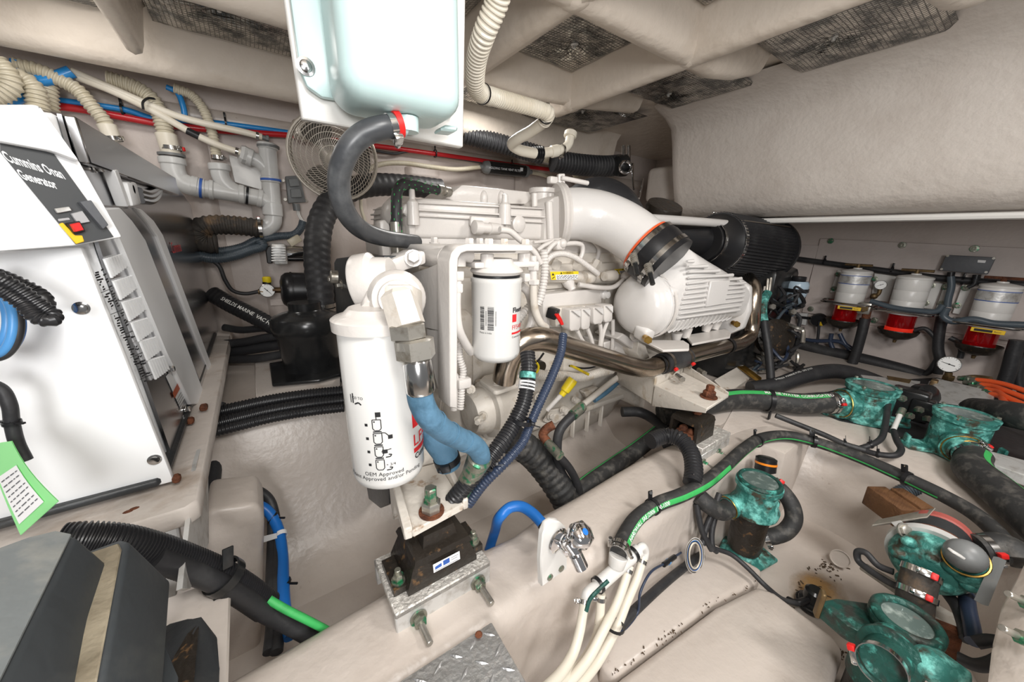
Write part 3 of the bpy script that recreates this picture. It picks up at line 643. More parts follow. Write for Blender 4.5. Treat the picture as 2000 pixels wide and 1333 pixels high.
# ------------------------------------------------------------------ control unit with connectors
m = MB(); m.prism(VS([(1060, 576), (1175, 563), (1176, 612), (1140, 640), (1062, 640)], y=.80), Yd*.04, .004, 2); ecu = m.build('control_unit', 'engine_white', eng)
m = MB(); m.prism(VS([(1082, 602), (1196, 594), (1200, 612), (1110, 622), (1086, 640)], y=.77), Yd*.03, .004, 2); m.build('connector_shelf', 'engine_dirty', ecu)
for a, w_, h, yb in ((1113, 21, 40, 606), (1136, 17, 39, 604), (1159, 19, 32, 601), (1180, 17, 32, 597)):
    m = MB(); m.prism(VS([(a, yb), (a+w_, yb-2), (a+w_, yb+h-6), (a+w_-3, yb+h), (a+3, yb+h+2), (a, yb+h-3)], y=.735), Yd*.04, .004, 2); cn = m.build('connector', 'engine_white', ecu)
    m = MB(); m.prism(VS([(a+2, yb+1), (a+w_-2, yb), (a+w_-2, yb+14)], y=.7345), Yd*-.006, .001, 1); m.build('connector_latch', 'engine_satin', cn)
for pts in ([(1127, 646), (1135, 662), (1146, 676)], [(1147, 642), (1154, 660), (1158, 676)], [(1172, 634), (1174, 655), (1170, 685)], [(1186, 629), (1180, 645), (1176, 660), (1172, 690)], [(1197, 625), (1197, 660), (1195, 690)]):
    m = MB(); m.tube(VS(pts, y=.75), .0065, 8, 6); m.build('wire_loom', 'engine_white', ecu)
m = MB(); m.obox(V(1080, 612, y=.75), (.03, .03, .03), Vector((.4, -.8, -.2)), Zd, .004); cn = m.build('power_connector', 'black_plastic', ecu)
for k in (-1, 1): m = MB(); m.tube(VS([(1087+k*2, 614), (1093+k*2, 624), (1098+k, 634)], y=.73), .0035, 8, 5); m.build('wire', 'red', cn)
m = MB(); m.lathe(V(1183, 576, y=.79), -Yd, [(-.02, .017), (0, .016), (.004, .012), (.012, .011), (.013, .008)], 16); m.build('bolt_boss', 'engine_satin', ecu)
# fuel rail, injection lines, labels
ra, rb = V(1068, 540, y=.83), V(1245, 545, y=.83)
m = MB(); m.cyl(ra, rb, .02, n=24); m.lathe(V(1140, 542, y=.81), Xd, [(0, .02), (.01, .024), (.03, .024), (.04, .018)], 20); m.lathe(V(1180, 540, y=.79), Xd, [(0, .015), (.02, .018), (.05, .018), (.055, .012)], 18); rail = m.build('fuel_rail', 'engine_dirty', eng)
m = MB(); m.lathe(V(1112, 556, y=.82), Vector((.25, -.5, -.8)), [(-.03, .02), (0, .018), (.012, .012), (.02, .012), (.022, .007)], 16); m.build('rail_port', 'engine_white', rail)
m = MB(); e1 = V(1222, 541, y=.77); m.sphere(e1, .017, 14, 8); m.cyl(e1, e1+Vector((.02, -.02, -.005)), .012, n=12); m.tube([e1, V(1212, 552, y=.765), V(1198, 561, y=.77), V(1170, 562, y=.78), V(1130, 556, y=.8)], .0078, 10, 6); m.build('return_line', 'engine_white', rail)
for pts, yy, r_ in (([(1098, 477), (1128, 476), (1137, 480), (1138, 492), (1133, 505), (1128, 512)], .83, .0075), ([(1134, 473), (1152, 469), (1162, 474), (1170, 487), (1168, 500), (1160, 518)], .86, .0075), ([(1042, 474), (1075, 470), (1095, 468)], .82, .005), ([(1050, 490), (1062, 480), (1080, 472)], .80, .006), ([(1046, 524), (1062, 500), (1080, 478), (1086, 474)], .79, .007)):
    m = MB(); m.tube(VS(pts, y=yy), r_, 10, 6); m.build('injection_line', 'engine_white', eng)
m = MB(); m.obox(V(1091, 479, y=.80), (.03, .03, .035), Xd, Zd, .008, 3); m.sphere(V(1098, 476, y=.79), .014, 12, 8); m.build('line_manifold', 'engine_white', eng)
for px, py in ((1081, 518), (1121, 519), (1160, 516), (1222, 510)):
    m = MB(); m.hex(V(px, py+8, y=.85), Vector((.35, -.3, 1)), .016, .03); m.build('injector_nut', 'engine_dirty', eng)
m = MB(); m.box((1.03, .95, .97), (.3, .12, .1), .015, 2); m.build('manifold_lower', 'engine_dirty', eng)
m = MB(); m.box((1.08, .93, 1.0), (.14, .06, .05), .01, 2); m.build('vent_box', 'engine_dirty', eng)
def warning(pts, yy, label):
    a, b, c, d_ = VS(pts, y=yy); n_ = -Yd; xd = (b-a).normalized(); yd = (a-d_).normalized(); W, H = (b-a).length, (a-d_).length
    m = MB(); m.prism([a, b, c, d_], n_*.001); pl = m.build('label_plate', 'paper', rail, label=label)
    m = MB(); m.add([a+n_*.0014, b+n_*.0014, b-yd*H*.38+n_*.0014, a-yd*H*.38+n_*.0014], [[0, 1, 2, 3]]); m.add([a+n_*.0015, a+xd*W*.17+n_*.0015, d_+xd*W*.17+n_*.0015, d_+n_*.0015], [[0, 1, 2, 3]]); m.build('yellow_band', 'yellow', pl, fix=False)
    m = MB(); text_flat(m, 'WARNING', a+xd*W*.62-yd*H*.2, xd, yd, H*.36, .0019)
    m.add([a+xd*W*.33-yd*H*.3+n_*.002, a+xd*W*.41-yd*H*.3+n_*.002, a+xd*W*.37-yd*H*.06+n_*.002], [[0, 1, 2]]); m.add([a+xd*W*.03-yd*H*.45+n_*.002, a+xd*W*.13-yd*H*.45+n_*.002, a+xd*W*.08-yd*H*.15+n_*.002], [[0, 1, 2]]); m.add([a+xd*W*.04-yd*H*.9+n_*.002, a+xd*W*.14-yd*H*.65+n_*.002, a+xd*W*.12-yd*H*.6+n_*.002, a+xd*W*.03-yd*H*.8+n_*.002], [[0, 1, 2, 3]])
    for r_ in range(4):
        x = .2
        while x < .93:
            l = random.uniform(.04, .12); p = a+xd*W*x-yd*H*(.48+.13*r_)+n_*.0019; m.add([p, p+xd*W*min(l, .95-x), p+xd*W*min(l, .95-x)-yd*H*.06, p-yd*H*.06], [[0, 1, 2, 3]]); x += l+.03
    m.build('print', 'ink', pl, fix=False)
warning([(1074, 531), (1129, 530), (1127, 546), (1076, 547)], .806, 'yellow and white warning label')
warning([(1199, 526), (1240, 523), (1238, 535), (1204, 536)], .806, 'half-hidden yellow warning label')
# front end: crankcase hose, breather, flexible hose on the valve cover
m = MB(); m.lathe(V(775, 422, y=1.0), Vector((-1, -.25, .1)), [(-.08, .05), (-.03, .055), (.01, .05), (.03, .03), (.036, .0)], 24); m.build('breather_dome', 'engine_white', eng)
m = MB(); m.prism(VS([(741, 432), (752, 428), (762, 440), (766, 500), (748, 508), (744, 470)], y=.84), Yd*.04, .005, 2); m.prism(VS([(760, 500), (790, 470), (812, 470), (812, 520), (765, 515)], y=.9), Yd*.06, .004, 2); m.build('front_cover', 'engine_white', eng)
m = MB(); m.prism(VS([(772, 420), (783, 418), (788, 470), (764, 500), (757, 470)], y=.9), Yd*.03, .004, 2); m.build('bracket_arm', 'black_paint', eng)
BH = [V(775, 462, y=.82), V(775, 440, y=.82), V(774, 405, y=.82), V(776, 375, y=.83), V(786, 361, y=.84), V(805, 359, y=.86), V(830, 366, y=.88), V(855, 371, y=.9)]
bh = hose('braided_hose', 'thin black braided hose with green flecks looping over the valve cover', 'hose', BH, .0115, 'rubber')
Q = resample(catmull(BH, 8), .012); fr = transport(Q); m = MB()
for i, (q, (x, y, t)) in enumerate(zip(Q, fr)):
    for k in range(4):
        th = k*math.pi/2+i*.8; c = q+(x*math.cos(th)+y*math.sin(th))*.0117; m.obox(c, (.001, .0014, .0042), t, x*math.cos(th)+y*math.sin(th))
m.build('braid_fleck', 'stripe_green', bh)
for a, b in ((BH[0]-Zd*.035, BH[0]+Zd*.03), (BH[-1]-(BH[-1]-BH[-2]).normalized()*.002, BH[-1]+(BH[-1]-BH[-2]).normalized()*.045)):
    m = MB(); L_ = (b-a).length; m.lathe(a, b-a, [(0, .009), (0, .0135), (L_*.4, .0135), (L_*.42, .009), (L_*.6, .009), (L_*.6, .012), (L_, .012)], 12); m.build('fitting', 'steel_nut', bh)

# casting details on the block side
for px, py, yy, r_ in ((1075, 812, .835, .016), (1098, 800, .83, .012), (1050, 775, .83, .014), (1150, 770, .83, .013), (1200, 745, .83, .015), (1120, 780, .835, .01)):
    m = MB(); m.lathe(V(px, py, y=yy+.03), -Yd, [(0, r_*1.5), (.022, r_*1.3), (.03, r_)], 16); bs_ = m.build('casting_boss', 'engine_dirty', eng); bolt(bs_, V(px, py, y=yy), -Yd, r_*.7, .008, 'engine_dirty')
m = MB(); m.prism(VS([(1058, 822), (1072, 800), (1100, 794), (1108, 802), (1090, 812), (1068, 826)], y=.85), (0, -.012, 0), .003, 1); m.build('lifting_tab', 'engine_dirty', eng)
m = MB(); m.prism(VS([(1130, 762), (1158, 752), (1166, 766), (1138, 776)], y=.85), (0, -.03, 0), .004, 1); m.build('sensor_block', 'engine_dirty', eng)
for k, pts in enumerate(([(1010, 700), (1030, 712), (1050, 705), (1062, 690)], [(1040, 700), (1052, 716), (1048, 728), (1036, 720)], [(1180, 700), (1165, 715), (1140, 720), (1112, 715)])):
    m = MB(); m.tube(VS(pts, y=.8), .0035, 6, 5); m.build('sensor_wire', ('black_plastic', 'yellow', 'black_plastic')[k], eng)
m = MB(); m.lathe(V(1052, 715, y=.84), -Yd, [(0, .02), (.015, .019), (.016, .012)], 18); m.build('sender', 'cast_black', eng)
# ================================================================== FILTERS, BRACKET, MOUNTS
# cylinder head closes the gap under the valve cover
m = MB(); m.box((.8, 1.07, .985), (1.0, .4, .09), .01, 2); m.build('cylinder_head', 'engine_white', eng)
# oil filter canister
OA = Vector((.125, .5, 0)); LR = .0525; toC = Vector((CAM.x-OA.x, CAM.y-OA.y, 0))
ofl = thing('oil_filter', 'big white oil filter canister with pictogram print, red stripe label', 'oil filter', (OA.x, OA.y, .645))
m = MB(); m.lathe((OA.x, OA.y, .643), Zd, [(0, .0), (0, .03), (.002, .042), (.008, LR-.003), (.018, LR), (.236, LR), (.24, LR-.003)], 48); can = m.build('canister', 'filter_white', ofl)
def cylprint(parent, name, mt, fn): mb = MB(); fn(mb); return mb.build(name, mt, parent, fix=False)
def cpatch(mb, P, R, th0, th1, z0, z1, hint, off=.0005, n=5):
    x, y, a = frame(Zd, hint); mb.grid([[Vector((P.x, P.y, z))+(x*math.cos(th0+(th1-th0)*i/n)+y*math.sin(th0+(th1-th0)*i/n))*(R+off) for i in range(n+1)] for z in (z0, z1)])
def cline(mb, P, R, pts, hint, wd=.0006, off=.0006):
    x, y, a = frame(Zd, hint)
    def at(s, z): th = s/R; return Vector((P.x, P.y, z))+(x*math.cos(th)+y*math.sin(th))*(R+off)
    for (s0, z0), (s1, z1) in zip(pts, pts[1:]):
        d = Vector((s1-s0, z1-z0)); L = d.length or 1e-6; nx, nz = -d.y/L*wd, d.x/L*wd
        mb.add([at(s0+nx, z0+nz), at(s1+nx, z1+nz), at(s1-nx, z1-nz), at(s0-nx, z0-nz)], [[0, 1, 2, 3]])
def pict(mb):
    for k, z in enumerate((.755, .7345, .714, .6935)):
        s = -.012
        cline(mb, OA, LR, [(s-.0055, z+.008), (s-.0055, z-.005), (s-.003, z-.008), (s+.003, z-.008), (s+.0055, z-.005), (s+.0055, z+.008), (s-.0055, z+.008)], toC)
        cpatch(mb, OA, LR, (s-.016)/LR, (s-.012)/LR, z-.002, z+.002, toC)
        cpatch(mb, OA, LR, (s-.004)/LR, (s-.002)/LR, z+.004, z+.006, toC)
        if k: cline(mb, OA, LR, [(s-.0055, z+.0105), (s+.0055, z+.0105)], toC, .0009)
        if k == 0: cpatch(mb, OA, LR, (s-.001)/LR, (s+.006)/LR, z+.012, z+.019, toC); cline(mb, OA, LR, [(s, z+.008), (s, z+.014)], toC)
        if k == 1: cline(mb, OA, LR, [(s+.005, z+.009), (s+.01, z+.008), (s+.014, z+.003)], toC); cpatch(mb, OA, LR, (s+.013)/LR, (s+.019)/LR, z-.002, z+.004, toC)
        if k >= 2: cline(mb, OA, LR, [(s+.008, z-.009), (s+.014, z-.009), (s+.016, z-.006), (s+.012, z-.005)], toC, .0008)
        if k == 2: cpatch(mb, OA, LR, (s+.004)/LR, (s+.011)/LR, z-.003, z+.003, toC); cline(mb, OA, LR, [(s+.003, z), (s+.016, z+.003)], toC)
        if k == 3: text_cyl(mb, '+ 3/4', OA, Zd, LR, (s+.014)/LR, z-.001, .006, toC)
    text_cyl(mb, 'OEM Approved', OA, Zd, LR, -.16, .678, .0085, toC); text_cyl(mb, 'Patent Approved and/or Pending', OA, Zd, LR, -.16, .6705, .0085, toC)
    text_cyl(mb, '+20 TO', OA, Zd, LR, -.68, .793, .0055, toC); cpatch(mb, OA, LR, -.9, -.87, .785, .797, toC); cpatch(mb, OA, LR, -.83, -.79, .785, .799, toC); cline(mb, OA, LR, [(-.04, .784), (-.034, .787), (-.03, .784)], toC, .001)
    text_cyl(mb, 'Cummins', OA, Zd, LR, .74, .688, .0125, toC, align='LEFT', bold=.0003)
cylprint(can, 'print', 'ink', pict)
def lfred(mb):
    text_cyl(mb, 'LF9009', OA, Zd, LR, .70, .7135, .026, toC, align='LEFT', bold=.0002); cpatch(mb, OA, LR, .72, 1.5, .6945, .702, toC); cpatch(mb, OA, LR, .72, 1.3, .735, .762, toC)
cylprint(can, 'red_print', 'ink_red', lfred)
# filter head casting
m = MB(); zh = .878
m.lathe((OA.x, OA.y, zh), Zd, [(0, .05), (0, .058), (.014, .0585), (.0165, .055), (.02, .044), (.028, .036)], 40)
hd = m.build('filter_head', 'engine_white', ofl)
m = MB(); a = V(716, 562, d=.56); b = V(800, 548, d=.56)
m.lathe(a-RT*.012+UP*.004, b-a, [(-.006, .02), (0, .043), (.004, .046), (.026, .046), (.032, .038), (.055, .034)], 36)
m.lathe(V(728, 600, d=.5), V(735, 565, d=.53)-V(728, 600, d=.5), [(-.006, .014), (.0, .016), (.03, .012)], 12); m.build('cross_bore', 'engine_white', ofl)
m = MB(); c = V(776, 583, d=.5); ax = V(779, 590, d=.40)-c
m.lathe(c, ax, [(-.06, .04), (-.01, .04), (.0, .038), (.010, .033), (.012, .026), (.024, .024)], 36)
m.prism([V(732, 560, d=.52), V(770, 530, d=.52), V(800, 535, d=.52), V(815, 600, d=.50), V(800, 632, d=.495), V(728, 633, d=.495)], FW*.05, .008, 2); m.build('outlet_boss', 'engine_white', ofl)
m = MB(); m.prism(VS([(738, 520), (770, 505), (808, 489), (832, 491), (834, 516), (790, 530), (748, 552)], y=.64), Yd*.05, .006, 2); arm = m.build('mounting_arm', 'engine_white', ofl); bolt(arm, V(807, 505, y=.636), Vector((-.3, -1, .25)), .011, .014)
# bracket plate folded over the fuel filter
br = thing('filter_bracket', 'folded white steel bracket holding the fuel filter', 'bracket', (.3, .62, .675))
prof = [(878, 796), (878, 512), (882, 495), (893, 482), (912, 477), (1040, 478), (1042, 491), (912, 491), (901, 495), (895, 505), (894, 520), (893, 799)]
m = MB(); m.prism(VS(prof, y=.55), Yd*.05, .0015, 1); m.build('edge_frame', 'engine_white', br)
pz = V(900, 479, y=.55).z; xr = V(1041, 480, y=.55).x; xl = V(879, 520, y=.55).x
m = MB(); m.prism([(xl+.012, .6, pz-.003), (xr, .6, pz-.003), (xr, .77, pz-.003), (xl-.01, .77, pz-.003)], (0, 0, -.012), .004, 2); m.build('top_plate', 'engine_white', br)
m = MB(); m.tube([Vector((xl+.022, .6, pz-.025)), Vector((xl+.022, .77, pz-.025))], .022, 20, 1); m.build('fold', 'engine_white', br)
m = MB(); m.prism(VS([(879, 505), (840, 522), (800, 536), (770, 548), (780, 622), (832, 641), (879, 650)], x=xl+.001), (.01, 0, 0), .001, 1); m.build('side_plate', 'engine_white', br)
m = MB(); m.prism(VS([(879, 650), (833, 642), (840, 700), (862, 785), (878, 796)], x=xl+.002), (.008, 0, 0), .001, 1); m.build('lower_flange', 'engine_white', br)
for px, py, yy in ((917, 466, .62), (955, 472, .58), (985, 466, .64), (1026, 471, .6), (937, 460, .72), (848, 458, .82)):
    bolt(br, Vector((V(px, py, y=yy).x, yy, pz-.003)), Zd, .0085, .012, 'mount_white' if px in (985, 1026) else 'engine_white')
# fuel filter
FA = Vector((.383, .6, 0)); FR = .0495; fc = Vector((-FA.x, -FA.y, 0))
ff = thing('fuel_filter', 'white spin-on fuel filter with two barcodes and red part number', 'fuel filter', (FA.x, FA.y, .75))
m = MB(); m.lathe((FA.x, FA.y, .757), Zd, [(0, 0), (0, .03), (.003, .041), (.01, FR-.002), (.018, FR), (.158, FR), (.16, FR+.0012), (.167, FR+.0012), (.169, FR-.003)], 44); fcan = m.build('canister', 'filter_white', ff)
def ffbar(s0, s1):
    def fn(mb):
        rnd = random.Random(int(-s0*1e5)); z = .829
        while z < .874:
            h = rnd.choice((.0006, .001, .0016)); cpatch(mb, FA, FR, s0/FR, s1/FR, z, min(z+h, .874), fc); z += h+rnd.choice((.0006, .0011))
        for k in range(11): cpatch(mb, FA, FR, (s1+.003)/FR, (s1+.0044)/FR, .838+k*.0026, .8396+k*.0026, fc)
    return fn
for s0, s1 in ((-.0325, -.0235), (-.0165, -.0045)): cylprint(fcan, 'barcode', 'ink', ffbar(s0, s1))
for tx, th_, z_, sz_, al, bo in (('Made in India', -.43, .823, .0048, 'CENTER', 0), ('Fleetguard', .68, .866, .0135, 'LEFT', .0004), ('Cummins Filtration', .66, .813, .006, 'LEFT', 0)):
    cylprint(fcan, 'lettering', 'ink', lambda mb: text_cyl(mb, tx, FA, Zd, FR, th_, z_, sz_, fc, align=al, bold=bo))
def ffr(mb): cpatch(mb, FA, FR, .67, .9, .843, .858, fc); text_cyl(mb, 'FF5488', FA, Zd, FR, .65, .832, .0125, fc, align='LEFT'); cpatch(mb, FA, FR, .65, 1.4, .8185, .8225, fc)
cylprint(fcan, 'red_print', 'ink_red', ffr)
m = MB(); m.band((FA.x, FA.y, .928), Zd, FR-.008, .005, .005, 36); m.build('gasket', 'black_plastic', ff); m = MB(); m.lathe((FA.x, FA.y, .931), Zd, [(0, .046), (.006, .052), (.01, .05), (.02, .036), (.03, .03)], 32); m.prism([(FA.x-.06, FA.y-.02, .944), (FA.x+.075, FA.y-.03, .944), (FA.x+.08, FA.y+.04, .944), (FA.x-.05, FA.y+.05, .944)], (0, 0, .012), .004, 2); fhd = m.build('filter_head', 'engine_white', ff)
for px in (954, 1026):
    p = V(px, 508, y=.58); m = MB(); m.cyl(Vector((p.x, .585, .945)), Vector((p.x, .585, pz-.016)), .0125, n=18, ch=.001); m.build('spacer', 'engine_white', fhd)
m = MB(); e = V(898, 502, y=.6); m.tube([V(920, 500, y=.6), V(905, 499, y=.6), V(897, 506, y=.6), V(896, 520, y=.6)], .013, 14, 5); m.build('elbow_fitting', 'engine_white', fhd)
FH = [V(893, 530, y=.585), V(892, 560, y=.585), V(891, 600, y=.585), V(895, 640, y=.585), V(907, 668, y=.6), V(920, 688, y=.62)]
fh_ = hose('fuel_hose', 'white fuel hose curving down left of the fuel filter', 'hose', FH, .0088, 'engine_white')
for t0_, r0 in ((0, .0135), (.022, .011)):
    m = MB(); m.hex(FH[0]-Zd*t0_, -Zd, r0, .016); m.build('fitting', 'engine_white', fh_)
FH2 = [V(1042, 545, y=.66), V(1042, 580, y=.66), V(1046, 610, y=.66), V(1056, 632, y=.66), V(1066, 640, y=.67), V(1055, 643, y=.7), V(1040, 640, y=.74)]
fh2 = hose('fuel_hose', 'dirty white fuel hose hooking under itself right of the fuel filter', 'hose', FH2, .0095, 'engine_dirty')
m = MB(); m.cyl(V(1041, 500, y=.66), V(1042, 560, y=.66), .009, n=12); m.hex(V(1042, 556, y=.66), Zd, .014, .012); m.hex(V(1041, 528, y=.66), Zd, .014, .02); m.obox(V(1030, 542, y=.67), (.02, .02, .03), Xd, None, .004); m.build('fitting', 'engine_white', fh2)
hose('fuel_hose', 'white fuel hose looping behind the right side of the fuel filter', 'hose', VS([(1018, 558), (1032, 572), (1039, 600), (1038, 630), (1028, 652), (1012, 672)], y=.7), .0105, 'engine_white')
hose('wire_loom', 'white loom with black tie marks hanging right of the fuel filter', 'wire loom', VS([(1062, 488), (1064, 520), (1062, 550), (1056, 580), (1050, 596)], y=.72), .011, 'engine_white', ribs=.008, depth=.15)
hose('wire_loom', 'white corrugated loom arching over the warning label', 'wire loom', VS([(1066, 512), (1078, 500), (1098, 496), (1122, 503), (1145, 518), (1168, 535)], y=.78), .0085, 'engine_white', ribs=.006, depth=.12)
hose('wire_loom', 'white sensor lead running from the valve cover behind the bracket', 'wire loom', VS([(976, 449), (995, 452), (1015, 468), (1030, 480), (1045, 495), (1056, 515)], y=.72), .0075, 'engine_white')
hose('wire_loom', 'white ribbed loom peeping out beside the fuel filter', 'wire loom', VS([(1012, 625), (1022, 612), (1034, 600)], y=.74), .012, 'engine_white', ribs=.008, depth=.2)
wl = hose('wire_loom', 'white ribbed loom hanging inside the bracket edge', 'wire loom', VS([(896, 668), (898, 700), (905, 725), (902, 745), (901, 775), (899, 800)], y=.63), .0075, 'engine_white', ribs=.006, depth=.18)
m = MB(); m.obox(V(905, 748, y=.63), (.03, .02, .022), Zd, None, .004); m.sphere(V(886, 738, y=.64), .012, 12, 8); m.cyl(V(887, 750, y=.64), V(887, 800, y=.64), .009, n=12); m.build('loom_clip', 'engine_white', wl)
# steel hose fitting and blue sleeved hose in front of the oil filter
fit = thing('hose_fitting', 'heavy steel hose fitting with white elbow in front of the oil filter', 'fitting', V(818, 760, d=.455))
f0, f1 = V(780, 585, d=.44), V(797, 640, d=.44); fa = (f1-f0).normalized()
m = MB(); m.lathe(f0-fa*.012, fa, [(0, .014), (.006, .0215), (.046, .0225), (.047, .019)], 6, hint=-FW); m.obox(f0+FW*.02, (.036, .036, .05), FW, UP, .005); m.build('elbow_body', 'engine_dirty', fit)
f2 = V(806, 660, d=.44); f3 = V(813, 695, d=.445); f4 = V(819, 762, d=.455); fb = (f4-f2).normalized()
m = MB(); m.lathe(f1-fa*.006, fb, [(0, .018), (.002, .0235), (.018, .0235), (.02, .0205)], 6, hint=-FW+RT*.3); m.build('swivel_nut', 'steel_nut', fit)
m = MB(); m.lathe(f1+fa*.016, fb, [(0, .02), (.010, .021), (.011, .015), (.03, .015)], 28); m.build('collar', 'steel_nut', fit)
m = MB(); m.lathe(f3-fb*.022, fb, [(0, .020), (.002, .0245), (.024, .0245), (.027, .02)], 6, hint=-FW); m.build('hex_nut', 'steel_nut', fit)
m = MB(); m.lathe(f3+fb*.004, fb, [(0, .0155), (.004, .0175), ((f4-f3).length-.004, .0185), ((f4-f3).length, .0165)], 28); m.build('ferrule', 'stainless', fit)
BS = HOSE([(818, 755, .455), (823, 785, .46), (836, 812, .47), (862, 838, .50), (895, 856, .54), (922, 868, .57), (936, 882, .59), (940, 900, .61)])
bs = hose('sleeved_hose', 'light blue sleeved hose curling away from the steel fitting', 'hose', BS, .0165, 'sleeve_blue', n=20)
for i, t in ((2, .0168), (3, .0168), (4, .0168)):
    m = MB(); m.band((BS[i]+BS[i+1])/2, BS[i+1]-BS[i], .0163, .006, .001, 20); m.build('sleeve_wrap', 'sleeve_blue', bs)
BS2 = HOSE([(842, 832, .60), (850, 858, .61), (868, 885, .62), (876, 910, .63)])
bs2 = hose('sleeved_hose', 'light blue sleeved hose end in a black clamp behind the front mount', 'hose', BS2, .0215, 'sleeve_blue', n=20)
clamp(bs2, V(873, 897, d=.625), BS2[3]-BS2[2], .0215, .012, 'black_plastic', screw=-FW)
m = MB(); m.cyl(V(938, 893, d=.6), V(922, 925, d=.62), .0215, .018, 20, ch=.003); m.cyl(V(922, 922, d=.62), V(895, 975, d=.66), .016, n=16); m.build('hose_tail', 'steel_green', bs)
# ------------------------------------------------------------------ front engine mount
mt = thing('engine_mount', 'black rubber engine mount on a salt-stained aluminium saddle, nearest the camera', 'engine mount', V(850, 1150, z=.385), 'engine mounts')
A0, B0 = V(772, 1203, z=.42), V(958, 1097, z=.42); eu = (B0-A0).normalized(); ev = Zd.cross(eu); LU = (B0-A0).length; LV = .125
def L(u, v, z): return A0+eu*u+ev*v+Zd*(z-.42)
m = MB(); m.prism([L(0, 0, .42), L(LU, 0, .42), L(LU, LV, .42), L(0, LV, .42)], (0, 0, -.012), .002, 1); m.build('saddle_top', 'alu_salt', mt)
m = MB(); m.prism([L(0, 0, .4195), L(LU, 0, .4195), L(LU, 0, .362), L(0, 0, .362)], ev*.012, .002, 1); m.build('saddle_side', 'alu', mt); m = MB(); m.prism([L(0, LV, .418), L(LU, LV, .418), L(LU, LV, .37), L(0, LV, .37)], -ev*.012); m.build('saddle_side', 'alu', mt)
for u in (.036, LU-.028):
    p = L(u, -.001, .39); m = MB(); m.lathe(p, -ev, [(0, .0145), (.003, .0145), (.003, .0135)], 18); st = m.build('stud', 'steel_green', mt)
    m = MB(); m.hex(p-ev*.003, -ev, .0105, .012); m.build('nut', 'steel_green', st); m = MB(); m.cyl(p-ev*.012, p-ev*.05, .0055, n=12, ch=.001); m.build('thread', 'steel_nut', st)
def loftbox(mb, lv):
    rows = []
    for u0, u1, v0, v1, z in lv: rows.append([L(u0, v0, z), L(u1, v0, z), L(u1, v1, z), L(u0, v1, z)])
    mb.grid(rows, True); n = len(rows); mb.f.append([0, 1, 2, 3]); mb.f.append([(n-1)*4+i for i in range(4)]); return mb
m = MB(); loftbox(m, [(.028, .158, .018, .112, .4205), (.028, .158, .018, .112, .43), (.045, .142, .026, .104, .476)]); body = m.build('rubber_body', 'cast_black', mt)
m = MB(); loftbox(m, [(.040, .148, .016, .112, .472), (.044, .144, .02, .108, .482), (.052, .136, .028, .1, .486)]); m.build('steel_cap', 'cast_black', mt)
m = MB(); loftbox(m, [(.062, .126, .032, .092, .485), (.066, .122, .036, .088, .508), (.07, .118, .04, .084, .51)]); m.build('top_block', 'cast_black', mt)
for s_ in (0, 1):
    u0, u1 = ((.008, .034) if s_ == 0 else (.154, .178)); m = MB(); loftbox(m, [(u0, u1, .03, .10, .4205), (u0, u1, .03, .10, .434)]); ft = m.build('foot', 'cast_black', mt)
    p = L((u0+u1)/2, .045, .434); m = MB(); m.lathe(p, Zd, [(0, .012), (.003, .012)], 16); m.hex(p+Zd*.003, Zd, .009, .011); m.cyl(p+Zd*.012, p+Zd*.024, .0055, n=10, ch=.001); m.build('foot_bolt', 'steel_green', ft)
m = MB(); a, b, c, d_ = L(.072, .0185, .463), L(.122, .0185, .463), L(.122, .0165, .447), L(.072, .0165, .447); off = -ev*.003
m.add([q+off for q in (a, b, c, d_)], [[0, 1, 2, 3]]); lb = m.build('maker_label', 'paper', mt, fix=False)
m = MB(); m.add([L(.090, .0145, .461), L(.102, .0145, .461), L(.102, .0135, .452), L(.090, .0135, .452)], [[0, 1, 2, 3]]); m.add([L(.075, .0145, .457), L(.087, .0145, .459), L(.087, .0135, .453), L(.075, .0135, .452)], [[0, 1, 2, 3]]); m.build('label_print', 'ink_blue', lb, fix=False)
m = MB(); m.add([L(.105, .0145, .459-k*.004) for k in (0,)]+[L(.119, .0145, .459), L(.119, .0145, .458), L(.105, .0145, .458)], [[0, 1, 2, 3]]); m.add([L(.105, .014, .455), L(.117, .014, .455), L(.117, .014, .454), L(.105, .014, .454)], [[0, 1, 2, 3]]); m.add([L(.075, .0135, .4495), L(.117, .0135, .4495), L(.117, .0135, .4485), L(.075, .0135, .4485)], [[0, 1, 2, 3]]); m.build('label_text', 'ink_grey', lb, fix=False)
sc_ = L(.094, .062, .51)
m = MB(); m.hex(sc_, Zd, .0145, .018); m.build('jam_nut', 'steel_nut', mt)
# welded bracket from the engine to the mount
eb = thing('mount_bracket', 'white welded bracket tray bolted down on the front mount', 'bracket', sc_+Zd*.02)
q4 = VS([(772, 925), (857, 903), (905, 985), (806, 1038)], z=.556)
m = MB(); m.prism(q4, (0, 0, -.014), .002, 1); tray = m.build('tray', 'mount_white', eb)
m = MB(); m.prism([q4[0]+Zd*.022, q4[3]+Zd*.008, q4[3]-Zd*.014, q4[0].lerp(q4[3], .55)-Zd*.016, q4[0].lerp(q4[3], .40)-Zd*.02, q4[0].lerp(q4[3], .28)-Zd*.05, q4[0].lerp(q4[3], .16)-Zd*.085, q4[0]-Zd*.07], (-.013, .002, 0), .002, 1); m.build('side_web', 'mount_white', eb)
m = MB(); m.prism([q4[1]+Zd*.03, q4[2]+Zd*.006, q4[2]-Zd*.014, q4[1]-Zd*.05], (.010, 0, 0), .002, 1); m.build('side_web', 'mount_white', eb)
